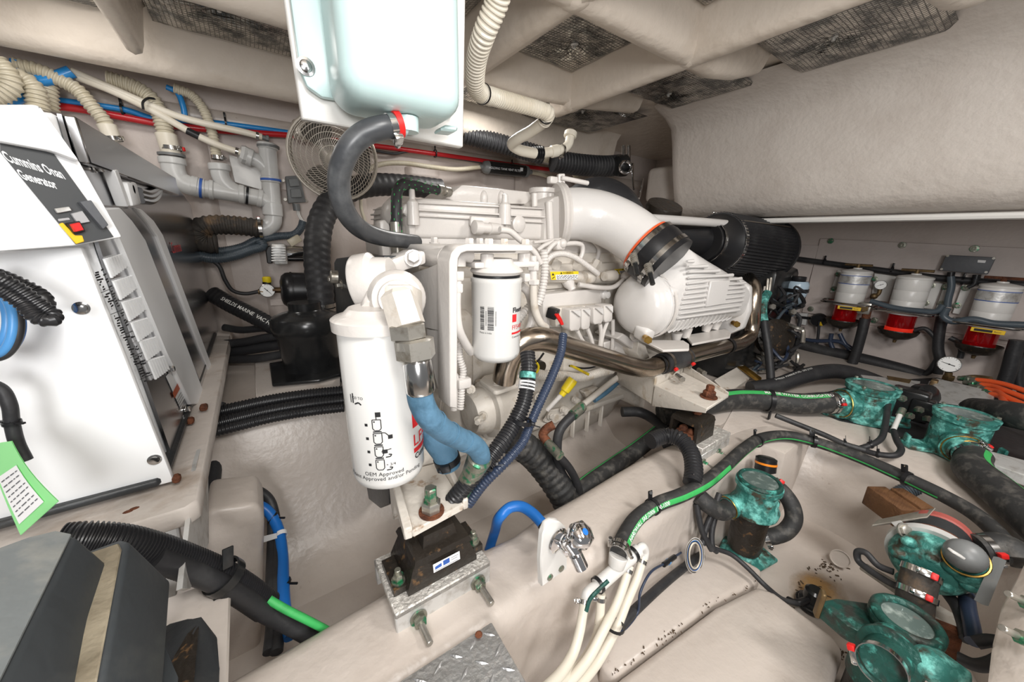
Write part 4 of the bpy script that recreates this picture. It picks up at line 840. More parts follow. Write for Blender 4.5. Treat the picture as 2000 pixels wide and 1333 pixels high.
m = MB(); m.prism([q4[0]+Zd*.03+Yd*.01, q4[1]+Zd*.03+Yd*.01, q4[1]-Zd*.05+Yd*.01, q4[0]-Zd*.07+Yd*.01], (0, .014, 0), .002, 1); m.prism([q4[0]+Zd*.03+Yd*.02, q4[1]+Zd*.03+Yd*.02, Vector((.4, .9, .62)), Vector((.3, .9, .55))], (0, 0, -.02)); m.build('back_plate', 'engine_dirty', eb)
bp = V(843, 1000, z=.557)
m = MB(); m.lathe(bp, Zd, [(0, .021), (.003, .021), (.0035, .018)], 24); m.build('washer', 'rusty', eb)
m = MB(); m.hex(bp+Zd*.0035, Zd, .0165, .018); m.build('nut', 'steel_nut', eb)
m = MB(); m.lathe(bp+Zd*.02, Zd, [(0, .0125), (.004, .0125), (.004, .0105), (.026, .0105), (.028, .0085)], 6); m.build('stud_head', 'steel_green', eb)
# ------------------------------------------------------------------ rear engine mount
rm = thing('engine_mount', 'rusty black engine mount on an aluminium saddle at the far end of the stringer', 'engine mount', V(1370, 880, z=.385), 'engine mounts')
A1, B1 = V(1373, 878, z=.425), V(1428, 845, z=.425); e1u = (B1-A1).normalized(); e1v = Zd.cross(e1u); U1 = (B1-A1).length
def L1(u, v, z): return A1+e1u*u+e1v*v+Zd*(z-.425)
m = MB(); m.prism([L1(0, 0, .425), L1(U1, 0, .425), L1(U1, .13, .425), L1(0, .13, .425)], (0, 0, -.022), .002, 1); m.build('saddle_top', 'alu_salt', rm)
m = MB(); m.prism([L1(0, 0, .403), L1(U1, 0, .403), L1(U1, 0, .352), L1(0, 0, .345)], e1v*.012, .001, 1); m.build('saddle_side', 'alu', rm)
for u in (.012, U1*.62):
    p = L1(u, -.001, .375); m = MB(); m.lathe(p, -e1v, [(0, .014), (.003, .014)], 16); st = m.build('stud', 'steel_green', rm)
    m = MB(); m.hex(p-e1v*.003, -e1v, .0095, .011); m.build('nut', 'steel_green', st); m = MB(); m.cyl(p-e1v*.012, p-e1v*.045, .005, n=12, ch=.001); m.build('thread', 'steel_nut', st)
u0, u1_ = .0, U1*.92
def rows1(lv):
    mb = MB(); mb.grid([[L1(a, c, z), L1(b, c, z), L1(b, d_, z), L1(a, d_, z)] for a, b, c, d_, z in lv], True); n = len(lv); mb.f.append([0, 1, 2, 3]); mb.f.append([(n-1)*4+i for i in range(4)]); return mb
rows1([(.0, .1, .022, .03, .426), (.0, .1, .024, .034, .48)]).build('casting_wall', 'cast_black', rm); rows1([(.0, .1, .1, .11, .426), (.0, .1, .1, .108, .48)]).build('casting_wall', 'cast_black', rm)
rows1([(.004, .018, .03, .1, .426), (.008, .018, .034, .096, .48)]).f and rows1([(.075, .098, .03, .1, .426), (.08, .098, .034, .1, .48)]).build('casting_end', 'cast_black', rm)
rows1([(.0, .1, .022, .11, .478), (.004, .096, .026, .106, .492), (.01, .09, .032, .1, .496)]).build('casting_top', 'cast_black', rm)
m = MB(); m.sphere(L1(.02, .05, .445), .016, 12, 8); m.sphere(L1(.02, .075, .45), .014, 12, 8); m.lathe(L1(.01, .06, .43), Zd, [(0, .03), (.02, .028)], 14); m.build('rubber_core', 'rusty', rm)
m = MB(); pc = L1(.055, .06, .495); m.cyl(pc, pc+Zd*.05, .008, n=12); m.hex(pc+Zd*.002, Zd, .014, .014); m.build('stud_nut', 'rusty', rm)
rb_ = thing('mount_bracket', 'white triangular bracket with rusty bolt on the rear mount', 'bracket', pc+Zd*.05)
q5 = VS([(1279, 754), (1334, 727), (1423, 772), (1380, 799)], z=.553)
m = MB(); m.prism(q5, (0, 0, -.01), .002, 1); m.build('tray', 'mount_white', rb_)
m = MB(); m.prism([q5[0]+Zd*.004, q5[3]+Zd*.004, q5[3]-Zd*.01, q5[0]-Zd*.068], Vector((-.008, -.004, 0)), .001, 1); m.build('side_web', 'mount_white', rb_)
m = MB(); m.prism([q5[1]+Zd*.03, q5[2]+Zd*.006, q5[2]-Zd*.01, q5[1]-Zd*.04], (.008, .004, 0), .001, 1); m.build('side_web', 'mount_white', rb_)
m = MB(); m.prism([q5[0]+Zd*.03, q5[1]+Zd*.03, q5[1]-Zd*.06, q5[0]-Zd*.07], (.06, .2, 0), .004, 1); m.build('back_plate', 'engine_dirty', rb_)
bp = V(1384, 776, z=.554)
m = MB(); m.lathe(bp, Zd, [(0, .024), (.003, .024)], 20); m.hex(bp+Zd*.003, Zd, .0175, .018); m.hex(bp+Zd*.02, Zd, .0115, .018); m.build('nut', 'rusty', rb_)
# ================================================================== EXPANSION TANK (upper middle)
m = MB(); m.prism(VS([(590, 232), (905, 288), (912, -160), (532, -160)], y=.622), Yd*.014, .002, 1)
board = m.build('backing_board', 'white_plastic', None, 'flat white board behind the coolant tank', 'board')
tk = thing('coolant_tank', 'translucent white plastic coolant tank hanging at the top of the picture', 'tank', (.19, .55, 1.15))
m = MB(); m.box((.191, .558, 1.33), (.158, .112, .345), .03, 5); tb = m.build('tank_body', 'poly_tank', tk, ang=60)
m = MB(); m.prism([(.078, .619, 1.50), (.30, .619, 1.50), (.30, .619, 1.19), (.15, .619, 1.18), (.105, .619, 1.178), (.088, .619, 1.187), (.082, .619, 1.205)], (0, -.012, 0), .004, 2); fl = m.build('mounting_flange', 'poly_tank', tk)
m = MB(); p = V(597, 130, y=.606); m.lathe(p, -Yd, [(0, .011), (.001, .011), (.0015, .0075), (.004, .006), (.005, .003)], 20); m.build('screw', 'stainless', fl)
p = V(792, 248, y=.53); m = MB(); m.lathe(V(785, 246, y=.545), Vector((-1, 0, .08)), [(-.006, .012), (0, .0125), (.014, .0125), (.016, .009), (.022, .009)], 18); m.lathe(V(797, 246, y=.545)+Zd*-.002, Zd, [(-.006, .014), (.012, .015)], 16); m.build('outlet_spigot', 'poly_tank', tk)
m = MB(); m.prism(VS([(868, 243), (897, 246), (893, 258), (860, 254)], y=.56), Yd*.03, .003, 1); m.build('foot_tab', 'poly_tank', tk)
TH = [V(768, 247, y=.54), V(745, 250, y=.54), V(715, 260, y=.545), V(688, 282, y=.55), V(670, 315, y=.56), V(662, 350, y=.575), V(666, 390, y=.59), V(682, 425, y=.61), V(708, 450, y=.64), V(745, 464, y=.68), V(785, 470, y=.73), V(812, 473, y=.77)]
th = hose('coolant_hose', 'grey rubber hose looping from the coolant tank down to the engine', 'hose', TH, .0148, 'rubber_grey', n=20)
clamp(th, V(766, 247, y=.54), TH[0]-TH[1], .0148, .011, 'stainless', screw=-Zd*.9-Yd*.4)
m = MB(); m.band(V(770, 243, y=.54)+Xd*.004, TH[0]-TH[1], .0152, .008, .002, 18); m.build('red_marker', 'red', th)
# white ribbed drain hose beside the tank
CH = HOSE([(985, -60, .62), (972, 0, .66), (948, 60, .70), (932, 110, .76), (928, 160, .84), (936, 180, .90), (965, 190, .97), (1010, 202, 1.03), (1055, 215, 1.08), (1070, 222, 1.10), (1062, 238, 1.14), (1035, 258, 1.2), (1010, 272, 1.25), (1000, 282, 1.29), (1015, 293, 1.33), (1045, 300, 1.37)])
ch = hose('ribbed_hose', 'thick cream ribbed hose zigzagging down beside the coolant tank', 'hose', CH[:11], .0225, 'cream_hose', ribs=.0095, depth=.13, n=20)
hose('drain_hose', 'smooth cream end of the zigzag hose under the ceiling beam', 'hose', CH[10:], .0185, 'cream_hose')
for px, py, d_, ax in ((942, 183, .91, CH[6]-CH[5]), (1066, 227, 1.11, CH[10]-CH[9])): cable_tie(ch, V(px, py, d=d_), ax, .023, UP)
# ================================================================== GENERATOR
gn = thing('generator', 'white and stainless generator set with a dark control panel on the left', 'generator', (-.45, 1.2, .6))
XS = -.172
def VSX(pts, **k):
    return [Vector((p.x, min(max(p.y, .735), 1.9), p.z)) for p in VS(pts, **k)]
side = [(112, 218), (205, 272), (290, 328), (332, 346), (372, 400), (400, 470), (425, 560), (443, 643), (350, 930), (168, 492)]
S3 = VSX(side, x=XS)
m = MB(); m.prism([p-Xd*.006 for p in S3], (-.6, 0, 0), .003, 1); m.build('housing', 'gen_white', gn)
m = MB(); m.prism(S3, (-.004, 0, 0)); sheet = m.build('side_sheet', 'stainless_sheet', gn, label='polished stainless side sheet')
m = MB(); m.prism([S3[0]+Xd*.012, S3[3]+Xd*.012, S3[3]+Xd*.012-Zd*.05, S3[0]+Xd*.014-Zd*.055], (-.012, 0, 0), .002, 1); m.build('top_rail', 'stainless_sheet', gn)
m = MB(); m.prism(VS([(-120, 500), (166, 481), (343, 933), (-120, 1052)], y=.727), (0, -.014, 0), .004, 2); fp = m.build('front_panel', 'gen_white', gn, label='plain white front panel')
for px, py in ((159, 602), (302, 898)):
    m = MB(); m.lathe(V(px, py, y=.713), -Yd, [(0, .0085), (.0015, .0085), (.002, .0065), (.0045, .006), (.005, .0035)], 20); m.build('screw', 'stainless', fp)
# control box
C1, C2, C3 = V(0, 298, d=.385), V(148, 478, d=.44), V(222, 463, d=.47); CN = (C2-C1).cross(C3-C1).normalized()
if CN.dot(FW) > 0: CN = -CN
def VPL(px, py, off=0):
    d = FW+RT*((px-1000)/F)-UP*((py-666.5)/F); o = C1+CN*off; return CAM+d*((o-CAM).dot(CN)/d.dot(CN))
cb_poly = [(-70, 203), (72, 204), (82, 210), (158, 318), (240, 464), (150, 480), (-70, 497)]
m = MB(); m.prism([VPL(*p) for p in cb_poly], -CN*.03, .003, 2); cbx = m.build('control_box', 'gen_white', gn)
m = MB(); m.prism([VPL(*p, .012) for p in ((-70, 203), (72, 204), (82, 210), (158, 316), (104, 296), (-70, 263))], -CN*.012, .003, 2); m.build('visor', 'gen_white', cbx)
lab = [VPL(*p, .0015) for p in ((-70, 262), (0, 278), (104, 299), (222, 463), (148, 478), (0, 297), (-70, 210+10))]
m = MB(); m.add([VPL(*p, .0015) for p in ((0, 297), (0, 277), (104, 299), (222, 463), (148, 478))], [[0, 1, 2, 3, 4]]); face = m.build('control_face', 'panel_dark', cbx, fix=False)
lx = (VPL(222, 463)-VPL(148, 478)).normalized(); ly = (VPL(20, 310)-VPL(148, 478)).normalized()
m = MB(); text_flat(m, 'Cummins Onan', VPL(66, 325), (VPL(118, 341)-VPL(6, 306)).normalized(), ly, .016, .003, bold=.0004, squash=.41); text_flat(m, 'Generator', VPL(72, 352), (VPL(118, 341)-VPL(6, 306)).normalized(), ly, .015, .003, bold=.0004, squash=.41); m.build('lettering', 'ink_white', face, fix=False)
def cq(pts, mt, nm, h=.004):
    mb = MB(); mb.prism([VPL(*p, .002) for p in pts], CN*h, .0006, 1); return mb.build(nm, mt, face)
cq([(150, 395), (172, 392), (206, 440), (196, 448)], 'grey_box', 'switch_cover', .008); cq([(104, 408), (132, 404), (138, 412), (110, 417)], 'alu', 'meter'); cq([(136, 418), (158, 412), (174, 434), (150, 438)], 'decal_grey', 'hour_meter'); cq([(126, 436), (152, 432), (164, 452), (142, 458)], 'black_plastic', 'rocker_frame', .005); cq([(131, 439), (148, 435), (157, 450), (140, 454)], 'red', 'rocker_switch', .010)
cq([(114, 438), (122, 435), (146, 460), (160, 460), (164, 472), (148, 477)], 'tag_yellow', 'caution_strip', .001); cq([(112, 428), (134, 425), (137, 430), (114, 433)], 'decal_grey', 'label_strip', .001)
# louvres
for gx, gy in ((275, 135), (365, 355), (455, 568), (545, 772), (630, 962), (715, 1152)):
    for i in range(10):
        k = 1-.045*i; p = V(150+(gx+27*i*(1-.012*i))/5.128, 480+(gy-7.5*i)/5.128, x=XS+.003); q = V(150+(gx+27*i*(1-.012*i)+75*k)/5.128, 480+(gy-7.5*i+185*k)/5.128, x=XS+.003)
        m = MB(); m.tube([p, q], .0019, 6, 1); m.build('louvre', 'gen_white', sheet)
# printed side label: lines of small print
m = MB(); n_ = Xd
def bar(px0, py0, px1, py1, hpx=3):
    a, b = V(px0, py0, x=XS+.0012), V(px1, py1, x=XS+.0012); m.add([a, b, b-Zd*.0022*hpx/3, a-Zd*.0022*hpx/3], [[0, 1, 2, 3]])
rnd = random.Random(11)
for k in range(46):
    t = k/45; x0 = 182+t*95; y0 = 524+t*212
    if k % 9 == 8: bar(x0-2, y0+10, x0+26, y0-1, 1); continue
    w = rnd.uniform(4, 18); bar(x0+rnd.uniform(0, 6), y0+8, x0+rnd.uniform(0, 6)+w*.5, y0+8-w*.2, 3)
    if rnd.random() < .6: bar(x0+15, y0+3, x0+15+rnd.uniform(3, 7), y0, 3)
m.build('small_print', 'ink', sheet, fix=False, kind='stuff')
m = MB(); a = VS([(324, 736), (354, 700), (369, 752), (353, 800)], x=XS+.0012); m.add(a, [[0, 1, 2, 3]]); dc = m.build('warning_decal', 'paper', sheet, fix=False)
m = MB(); m.add(VS([(337, 768), (354, 735), (358, 748), (341, 779)], x=XS+.002), [[0, 1, 2, 3]]); m.build('orange_band', 'ink_orange', dc, fix=False)
m = MB()
for k in range(5): bar(344+k*2.2, 783+k*4.4, 359+k*1.7, 757+k*5, 2)
m.build('decal_print', 'ink_grey', dc, fix=False)
for px, py in ((183, 326), (213, 333), (328, 722), (361, 801), (377, 818), (356, 886)):
    p = V(px, py, x=XS+.001); m = MB(); m.lathe(p, Xd, [(0, .008), (.002, .008)], 14); m.hex(p+Xd*.002, Xd, .006, .008); m.build('bolt', 'stainless', sheet)
# white door band with rounded edge, second trim strip, latch
m = MB(); m.prism(VS([(206, 407), (236, 406), (258, 430), (284, 468), (320, 560), (366, 680), (404, 782), (398, 789), (374, 790), (326, 690), (290, 602), (240, 482)], x=XS+.008), (-.008, 0, 0), .002, 1); door = m.build('access_door', 'gen_white', gn, label='rounded white access door edge')
m = MB(); m.prism(VS([(266, 406), (278, 409), (300, 430), (318, 458), (420, 732), (415, 737), (308, 462), (292, 438)], x=XS+.010), (-.008, 0, 0), .002, 1); m.build('door_trim', 'gen_white', door)
m = MB(); m.prism(VS([(237, 408), (266, 408), (292, 440), (308, 466), (414, 738), (404, 780), (366, 680), (320, 560), (284, 468), (258, 430)], x=XS+.005), (-.004, 0, 0)); m.build('door_skin', 'stainless_sheet', door)
m = MB(); m.prism(VS([(224, 333), (230, 331), (256, 402), (250, 404)], x=XS+.016), (-.014, 0, 0), .001, 1); m.prism(VS([(250, 356), (267, 356), (277, 400), (262, 404)], x=XS+.02), (-.018, 0, 0), .004, 2); lt = m.build('latch_bar', 'gen_white', door)
m = MB(); m.lathe(V(249, 369, x=XS+.012), Xd, [(0, .011), (.006, .011), (.008, .007)], 16); m.build('latch_knob', 'black_plastic', door)
for k in range(3): m = MB(); m.tube(VS([(272+k*2, 372+k*10), (290+k*3, 376+k*9), (308, 366+k*9), (316-k*2, 352+k*9)], x=XS+.004), .006, 8, 5); m.build('pressed_bead', 'stainless_sheet', sheet)
m = MB(); m.obox(V(395, 468, x=XS+.01), (.02, .05, .06), Xd, Zd, .008, 3); m.build('pipe_collar', 'stainless_sheet', gn)
mb = MB(); text_flat(mb, 'Cummins', V(344, 484, x=XS+.001), Yd, Zd, .04, .001); mb.build('lettering', 'ink_red', sheet, fix=False)
# black drip tray and plywood stand
m = MB(); m.prism([Vector((-.62, .70, .612)), Vector((-.176, .705, .612)), Vector((-.166, .74, .612)), Vector((-.166, 1.76, .612)), Vector((-.62, 1.76, .612))], (0, 0, .012), .003, 1); m.build('drip_tray', 'black_paint', gn)
for px, py, s_ in ((372, 822, .012), (398, 796, .014), (345, 935, .01)):
    m = MB(); m.box(V(px, py, z=.613), (s_, s_*1.6, .012), .003, 1); m.build('rust_clip', 'rusty', gn)
st = thing('generator_stand', 'painted plywood shelf with rust spots carrying the generator', 'shelf', (-.4, 1.2, .2))
m = MB(); m.prism([Vector((-.9, .64, .6)), Vector((-.14, .643, .6)), Vector((-.127, .655, .6)), Vector((-.127, 1.9, .6)), Vector((-.9, 1.9, .6))], (0, 0, -.032), .003, 1); m.build('plywood_top', 'plywood_paint', st)
m = MB(); m.prism(VS([(384, 905), (406, 830), (408, 1060), (372, 1150), (356, 1150)], x=-.138), (-.006, 0, 0)); m.build('steel_post', 'alu', st)
m = MB(); m.prism(VS([(262, 1046), (318, 1026), (346, 1020), (352, 1060), (366, 1085), (340, 1140), (290, 1180), (275, 1150)], y=.74), (0, .02, 0), .003, 1); wb = m.build('steel_bracket', 'white_plastic', st)
m = MB(); m.prism(VS([(270, 1120), (350, 1105), (345, 1165), (265, 1190)], y=.69), (0, .02, 0), .002, 1); wb2 = m.build('foot_plate', 'white_plastic', st)
m = MB(); m.lathe(V(305, 1155, y=.688), -Yd, [(0, .014), (.002, .014), (.002, .009), (.006, .009)], 18); m.build('stud', 'steel_green', wb2)
for px, py in ((250, 1000), (262, 994)):
    m = MB(); m.sphere(V(px, py, z=.600), .004, 10, 6, (1.5, 1, .3)); m.build('rust_spot', 'rusty', st)
# rear frame below the stand (moulded beam with hoses), plywood pad
m = MB(); m.prism(VS([(400, 1000), (500, 985), (512, 996), (517, 1015), (508, 1290), (392, 1320)], y=.80), (0, .12, 0), .012, 3); m.build('trim_10', 'gelcoat', kind='structure', label='cream upright moulding left of the blue cable')
pad = thing('plywood_pad', 'cream painted plywood pad under the black casting at the bottom left', 'board', V(360, 1300, d=.45))
m = MB(); m.prism([V(262, 1190, d=.50), V(420, 1132, d=.55), V(452, 1140, d=.55), V(446, 1345, d=.44), V(440, 1400, d=.42), V(240, 1400, d=.40)], (-.008, -.008, -.03), .003, 1); m.build('pad_body', 'plywood_paint', pad)
m = MB(); m.lathe(V(292, 1215, d=.485), -FW*.6+Zd*.8, [(0, .014), (.002, .014), (.003, .009), (.008, .008)], 16); m.build('washer', 'steel_green', pad)
# black casting at the bottom left
bc = thing('black_casting', 'black cast arch-shaped mount part on the plywood pad', 'casting', V(350, 1330, d=.38))
m = MB(); m.prism([V(288, 1242, d=.44), V(330, 1215, d=.45), V(375, 1203, d=.45), V(395, 1212, d=.44), V(428, 1240, d=.43), V(433, 1300, d=.40), V(430, 1420, d=.35), V(318, 1420, d=.33), V(332, 1310, d=.38), V(300, 1262, d=.42)], (-.03, -.035, -.05), .005, 2); m.build('casting_body', 'black_paint', bc)
m = MB(); m.prism([V(345, 1285, d=.395), V(385, 1215, d=.43), V(392, 1225, d=.43), V(378, 1420, d=.33), V(320, 1420, d=.32)], FW*-.01, .003, 1); m.build('worn_web', 'cast_black', bc)
m = MB(); m.ribbed(HOSE([(255, 1250, .37), (268, 1275, .37), (262, 1330, .34), (250, 1400, .31)]), .012, .009, .2, 14); m.build('threaded_stem', 'black_gloss', bc)
m = MB(); m.prism([V(270, 1215, d=.40), V(285, 1228, d=.41), V(335, 1340, d=.35), V(325, 1420, d=.32), V(310, 1420, d=.32), V(262, 1270, d=.38)], FW*.01, .002, 1); m.build('lever', 'foreground_grey', bc)
# dark grey angular frame in the near left corner (two bars)
fg = thing('grey_step', 'dark grey two-bar metal step filling the bottom left corner', 'step', V(120, 1300, d=.27))
m = MB(); m.prism([V(-90, 1112, d=.29), V(60, 1056, d=.33), V(112, 1042, d=.345), V(148, 1048, d=.345), V(100, 1150, d=.30), V(-20, 1400, d=.22), V(-150, 1400, d=.21)], (.02, .004, -.075), .004, 2); b1_ = m.build('bar', 'foreground_grey', fg)
m = MB(); m.prism([V(-84, 1114, d=.29)+Zd*.004, V(60, 1060, d=.329)+Zd*.004, V(112, 1047, d=.343)+Zd*.004, V(142, 1053, d=.342)+Zd*.004, V(96, 1150, d=.30)+Zd*.004, V(-24, 1400, d=.22)+Zd*.004, V(-146, 1400, d=.21)+Zd*.004], (0, 0, .0015)); m.build('lit_top', 'lit_top_grey', b1_)  # thin paler skin paints the light on the bar's top face
m = MB(); m.prism([V(166, 1078, d=.375), V(235, 1053, d=.39), V(252, 1058, d=.388), V(190, 1400, d=.268), V(100, 1400, d=.262)], (.02, .004, -.075), .004, 2); b2 = m.build('bar', 'foreground_grey', fg)
m = MB(); m.prism([V(172, 1084, d=.373), V(232, 1064, d=.384), V(238, 1076, d=.378), V(178, 1400, d=.267), V(104, 1400, d=.262)], (0, 0, .002), .001, 1); m.build('worn_top', 'foreground_edge', b2)
# ---- hoses and cables on the left
CO = HOSE([(120, 1062, .42), (165, 1058, .43), (230, 1062, .45), (300, 1078, .48), (360, 1098, .51), (420, 1122, .54), (470, 1150, .57), (520, 1185, .60)])
co = hose('split_conduit', 'thick black split conduit with a wide clip crossing the lower left', 'conduit', CO, .0225, 'conduit', ribs=.0042, depth=.12, n=24)
CI = HOSE([(300, 1092, .468), (360, 1112, .498), (420, 1137, .526), (470, 1165, .556), (520, 1197, .585), (570, 1222, .61), (640, 1262, .64)])
ci = hose('black_hose', 'black hose with a green wire coming out of the split conduit', 'hose', CI, .0145, 'rubber', n=18)
hose('green_wire', 'green earth wire lying on the black hose at the lower left', 'wire', HOSE([(525, 1172, .585), (560, 1192, .59), (600, 1212, .60), (650, 1238, .62)]), .0062, 'stripe_green')
m = MB(); pc = V(438, 1127, d=.54); ax = CO[6]-CO[5]; m.band(pc, ax, .024, .014, .003, 24); m.obox(V(445, 1090, d=.53), (.014, .004, .03), UP, ax, .001); m.obox(V(428, 1155, d=.53), (.015, .004, .03), UP, ax, .001); m.build('wide_clip', 'black_gloss', co)
hose('blue_cable', 'bright blue cable bending down past the cream upright', 'cable', HOSE([(415, 993, .80), (455, 985, .82), (495, 985, .84), (522, 998, .85), (542, 1030, .84), (551, 1080, .80), (553, 1140, .74), (556, 1190, .70), (568, 1245, .66)]), .0115, 'cable_blue')
for k, off in ((0, 0), (1, 14)):
    hose('black_cable', ('upper' if k == 0 else 'lower') + ' of two black cables arching above the blue cable', 'cable', HOSE([(425, 958+off, .84), (465, 953+off, .86), (500, 957+off, .87), (525, 975+off*.8, .87), (536-off*.4, 1005, .86), (540-off*.6, 1060, .82), (538-off*.6, 1130, .75), (545-off, 1220, .68), (540-off, 1275, .64)]), .0105, 'rubber')
lb = thing('cable_label', 'small white paper tag on the blue cable', 'tag', V(525, 1055, d=.81))
m = MB(); m.prism([V(507, 1050, d=.81), V(540, 1042, d=.81), V(541, 1052, d=.81), V(509, 1062, d=.81)], FW*.001); m.band(V(549, 1045, d=.83), V(551, 1080, d=.80)-V(542, 1030, d=.84), .0118, .01, .0006, 16); m.build('paper_flag', 'paper', lb)
for px, py, d_ in ((532, 1012, .85), (553, 1140, .74)):
    c = V(px, py, d=d_); m = MB(); m.band(c, (.2, -.3, -1) if py > 1100 else (.6, -.3, -.6), .013, .005, .002, 16); m.obox(c+RT*.02, (.004, .004, .02), RT, None, .001); m.build('cable_tie', 'black_plastic', None, 'black cable tie on the blue cable, ' + ('upper bend' if py < 1100 else 'beside the conduit end'), 'cable tie')
hose('black_conduit', 'dusty black conduit running down along the generator shelf edge', 'conduit', HOSE([(428, 790, 1.02), (424, 850, .98), (420, 900, .94), (412, 970, .88), (404, 1040, .82), (396, 1075, .78)]), .0165, 'rubber')
hose('black_conduit', 'black conduit behind the shelf edge post', 'conduit', HOSE([(416, 800, 1.08), (410, 900, 1.0), (398, 1010, .9), (388, 1080, .84)]), .014, 'rubber')
for k, (y0, y1, r_, zz) in enumerate(((808, 766, .019, .525), (830, 782, .017, .522), (845, 797, .013, .518))):
    hose('ribbed_conduit', ('top', 'middle', 'bottom')[k] + ' one of three black ribbed conduits running in front of the muffler board', 'conduit', [V(px, y0+(y1-y0)*t-6*math.sin(t*3.1), z=zz) for px, t in ((418, 0), (470, .2), (530, .45), (600, .73), (672, 1))], r_, 'conduit', ribs=.008, depth=.12)
# coil hanging in front of the generator panel
hose('ribbed_conduit', 'black ribbed conduit looping in from the left edge before the white panel', 'conduit', HOSE([(-60, 520, .36), (0, 545, .37), (40, 568, .38), (80, 598, .39), (104, 615, .395), (100, 626, .39), (75, 622, .385), (40, 590, .38), (-40, 545, .36)]), .0075, 'conduit', ribs=.005, depth=.18)
hose('ribbed_conduit', 'short black ribbed conduit tail beside the blue coil', 'conduit', HOSE([(-30, 530, .40), (30, 552, .41), (70, 572, .42), (88, 590, .42), (82, 605, .425)]), .0085, 'conduit', ribs=.005, depth=.18)
for k, (cx, cy, rx, ry, mt_, r_) in enumerate(((-12, 632, 38, 62, 'tube_blue', .0042), (-10, 634, 48, 66, 'rubber', .0042), (-14, 628, 28, 52, 'tube_blue', .004), (-12, 636, 55, 60, 'cable_blue', .0036))):
    hose('coiled_tube', ('light blue outer', 'black', 'light blue inner', 'dark blue') [k] + ' loop of the coil hanging at the left edge', 'tube', [V(cx+rx*math.cos(a), cy+ry*math.sin(a), d=.40+.004*k) for a in [math.radians(t) for t in range(-110, 111, 20)]], r_, mt_, group='coiled tubes at the left edge')
hose('black_cable', 'black cable hanging in front of the white panel above the green tag', 'cable', HOSE([(-40, 745, .40), (0, 760, .41), (18, 790, .415), (24, 830, .42), (34, 868, .425), (50, 900, .43)]), .0062, 'rubber')
m = MB(); m.band(V(23, 826, d=.418), (0, 0, 1), .0065, .004, .0012, 14); m.obox(V(34, 827, d=.416), (.002, .003, .016), RT, None); m.obox(V(8, 824, d=.416), (.002, .003, .018), RT, None); m.build('cable_tie', 'black_plastic', None, 'black cable tie on the hanging cable above the green tag', 'cable tie')
tg = thing('paper_tag', 'curled mint green inspection tag with a white printed form', 'tag', V(50, 1000, d=.385))
rows = []
for i in range(9):
    t = i/8; cl = .012*math.sin(t*2.6)
    a = V(-48+52*t*.0-8+t*6, 905+t*140*.3, d=.385); 
    L_ = V(-30+ t*70, 870+t*175+8*math.sin(t*3), d=.40-cl); R_ = V(22+t*92-10*math.sin(t*3.1), 862+t*118, d=.395-cl)
    rows.append([L_.lerp(R_, k/4) for k in range(5)])
m = MB(); m.grid(rows); m2 = [[p+FW*.0008 for p in r_] for r_ in rows]; m.grid(m2); tgp = m.build('tag_card', 'tag_green', tg, fix=False)
def tgp_at(u, v):
    i = min(int(v*8), 7); f = v*8-i; a = rows[i][0].lerp(rows[i][4], u); b = rows[i+1][0].lerp(rows[i+1][4], u); return a.lerp(b, f)-FW*.0015
m = MB(); m.grid([[tgp_at(.12+.7*k/4, .34+.56*j/6) for k in range(5)] for j in range(7)]); m.build('white_form', 'paper', tg, fix=False)
m = MB(); rnd = random.Random(5)
for j in range(8):
    v = .40+.06*j; u = .2
    while u < .74:
        l = rnd.uniform(.05, .16); l = min(l, .78-u); q = [tgp_at(u, v), tgp_at(u+l, v), tgp_at(u+l, v+.012), tgp_at(u, v+.012)]; m.add([p-FW*.0008 for p in q], [[0, 1, 2, 3]]); u += l+.04
m.build('form_print', 'ink_grey', tg, fix=False, kind='stuff')
# ================================================================== BACK WALL
YW = 1.94
def W(px, py, off=.05): return V(px, py, y=YW-off)
def WS(pts, off=.05): return [W(p[0], p[1], off) for p in pts]
# hot and cold pipes
pr = hose('red_pipe', 'long red water pipe running along the back wall', 'pipe', WS([(100, 206), (160, 214), (240, 229), (320, 243), (420, 254), (500, 260), (585, 266), (700, 281), (800, 294), (900, 308), (1000, 322), (1130, 338)], .03), .0115, 'pipe_red')
pb = hose('blue_pipe', 'long blue water pipe just above the red one', 'pipe', WS([(60, 188), (105, 195), (180, 205), (250, 216), (300, 232), (360, 236), (420, 240), (500, 250), (585, 262)], .028), .0095, 'pipe_blue')
hose('black_cable', 'thin black cable under the red pipe on the back wall', 'cable', WS([(720, 292), (770, 300), (800, 296), (860, 305), (920, 314), (1000, 330)], .03), .006, 'rubber')
hose('blue_pipe', 'short blue pipe elbow at the upper left corner', 'pipe', WS([(35, 120), (38, 150), (55, 158), (95, 155), (140, 140)], .12), .0155, 'pipe_blue')
hose('blue_pipe', 'fat blue pipe bend beside the ribbed hoses at the left', 'pipe', WS([(5, 195), (25, 190), (38, 178), (45, 165)], .15), .02, 'pipe_blue')
hose('blue_pipe', 'blue pipe dropping behind the ceiling beam', 'pipe', WS([(325, 170), (345, 180), (357, 205), (362, 232)], .06), .009, 'pipe_blue')
for i, (px, py) in enumerate(((239, 215), (441, 240), (1000, 325), (850, 300))):
    c = W(px, py, .03); m = MB(); m.band(c, Xd, .018, .006, .002, 16); m.obox(c+Zd*.025, (.007, .005, .022), Zd, None, .001); m.build('pipe_clip', 'black_plastic', pr)
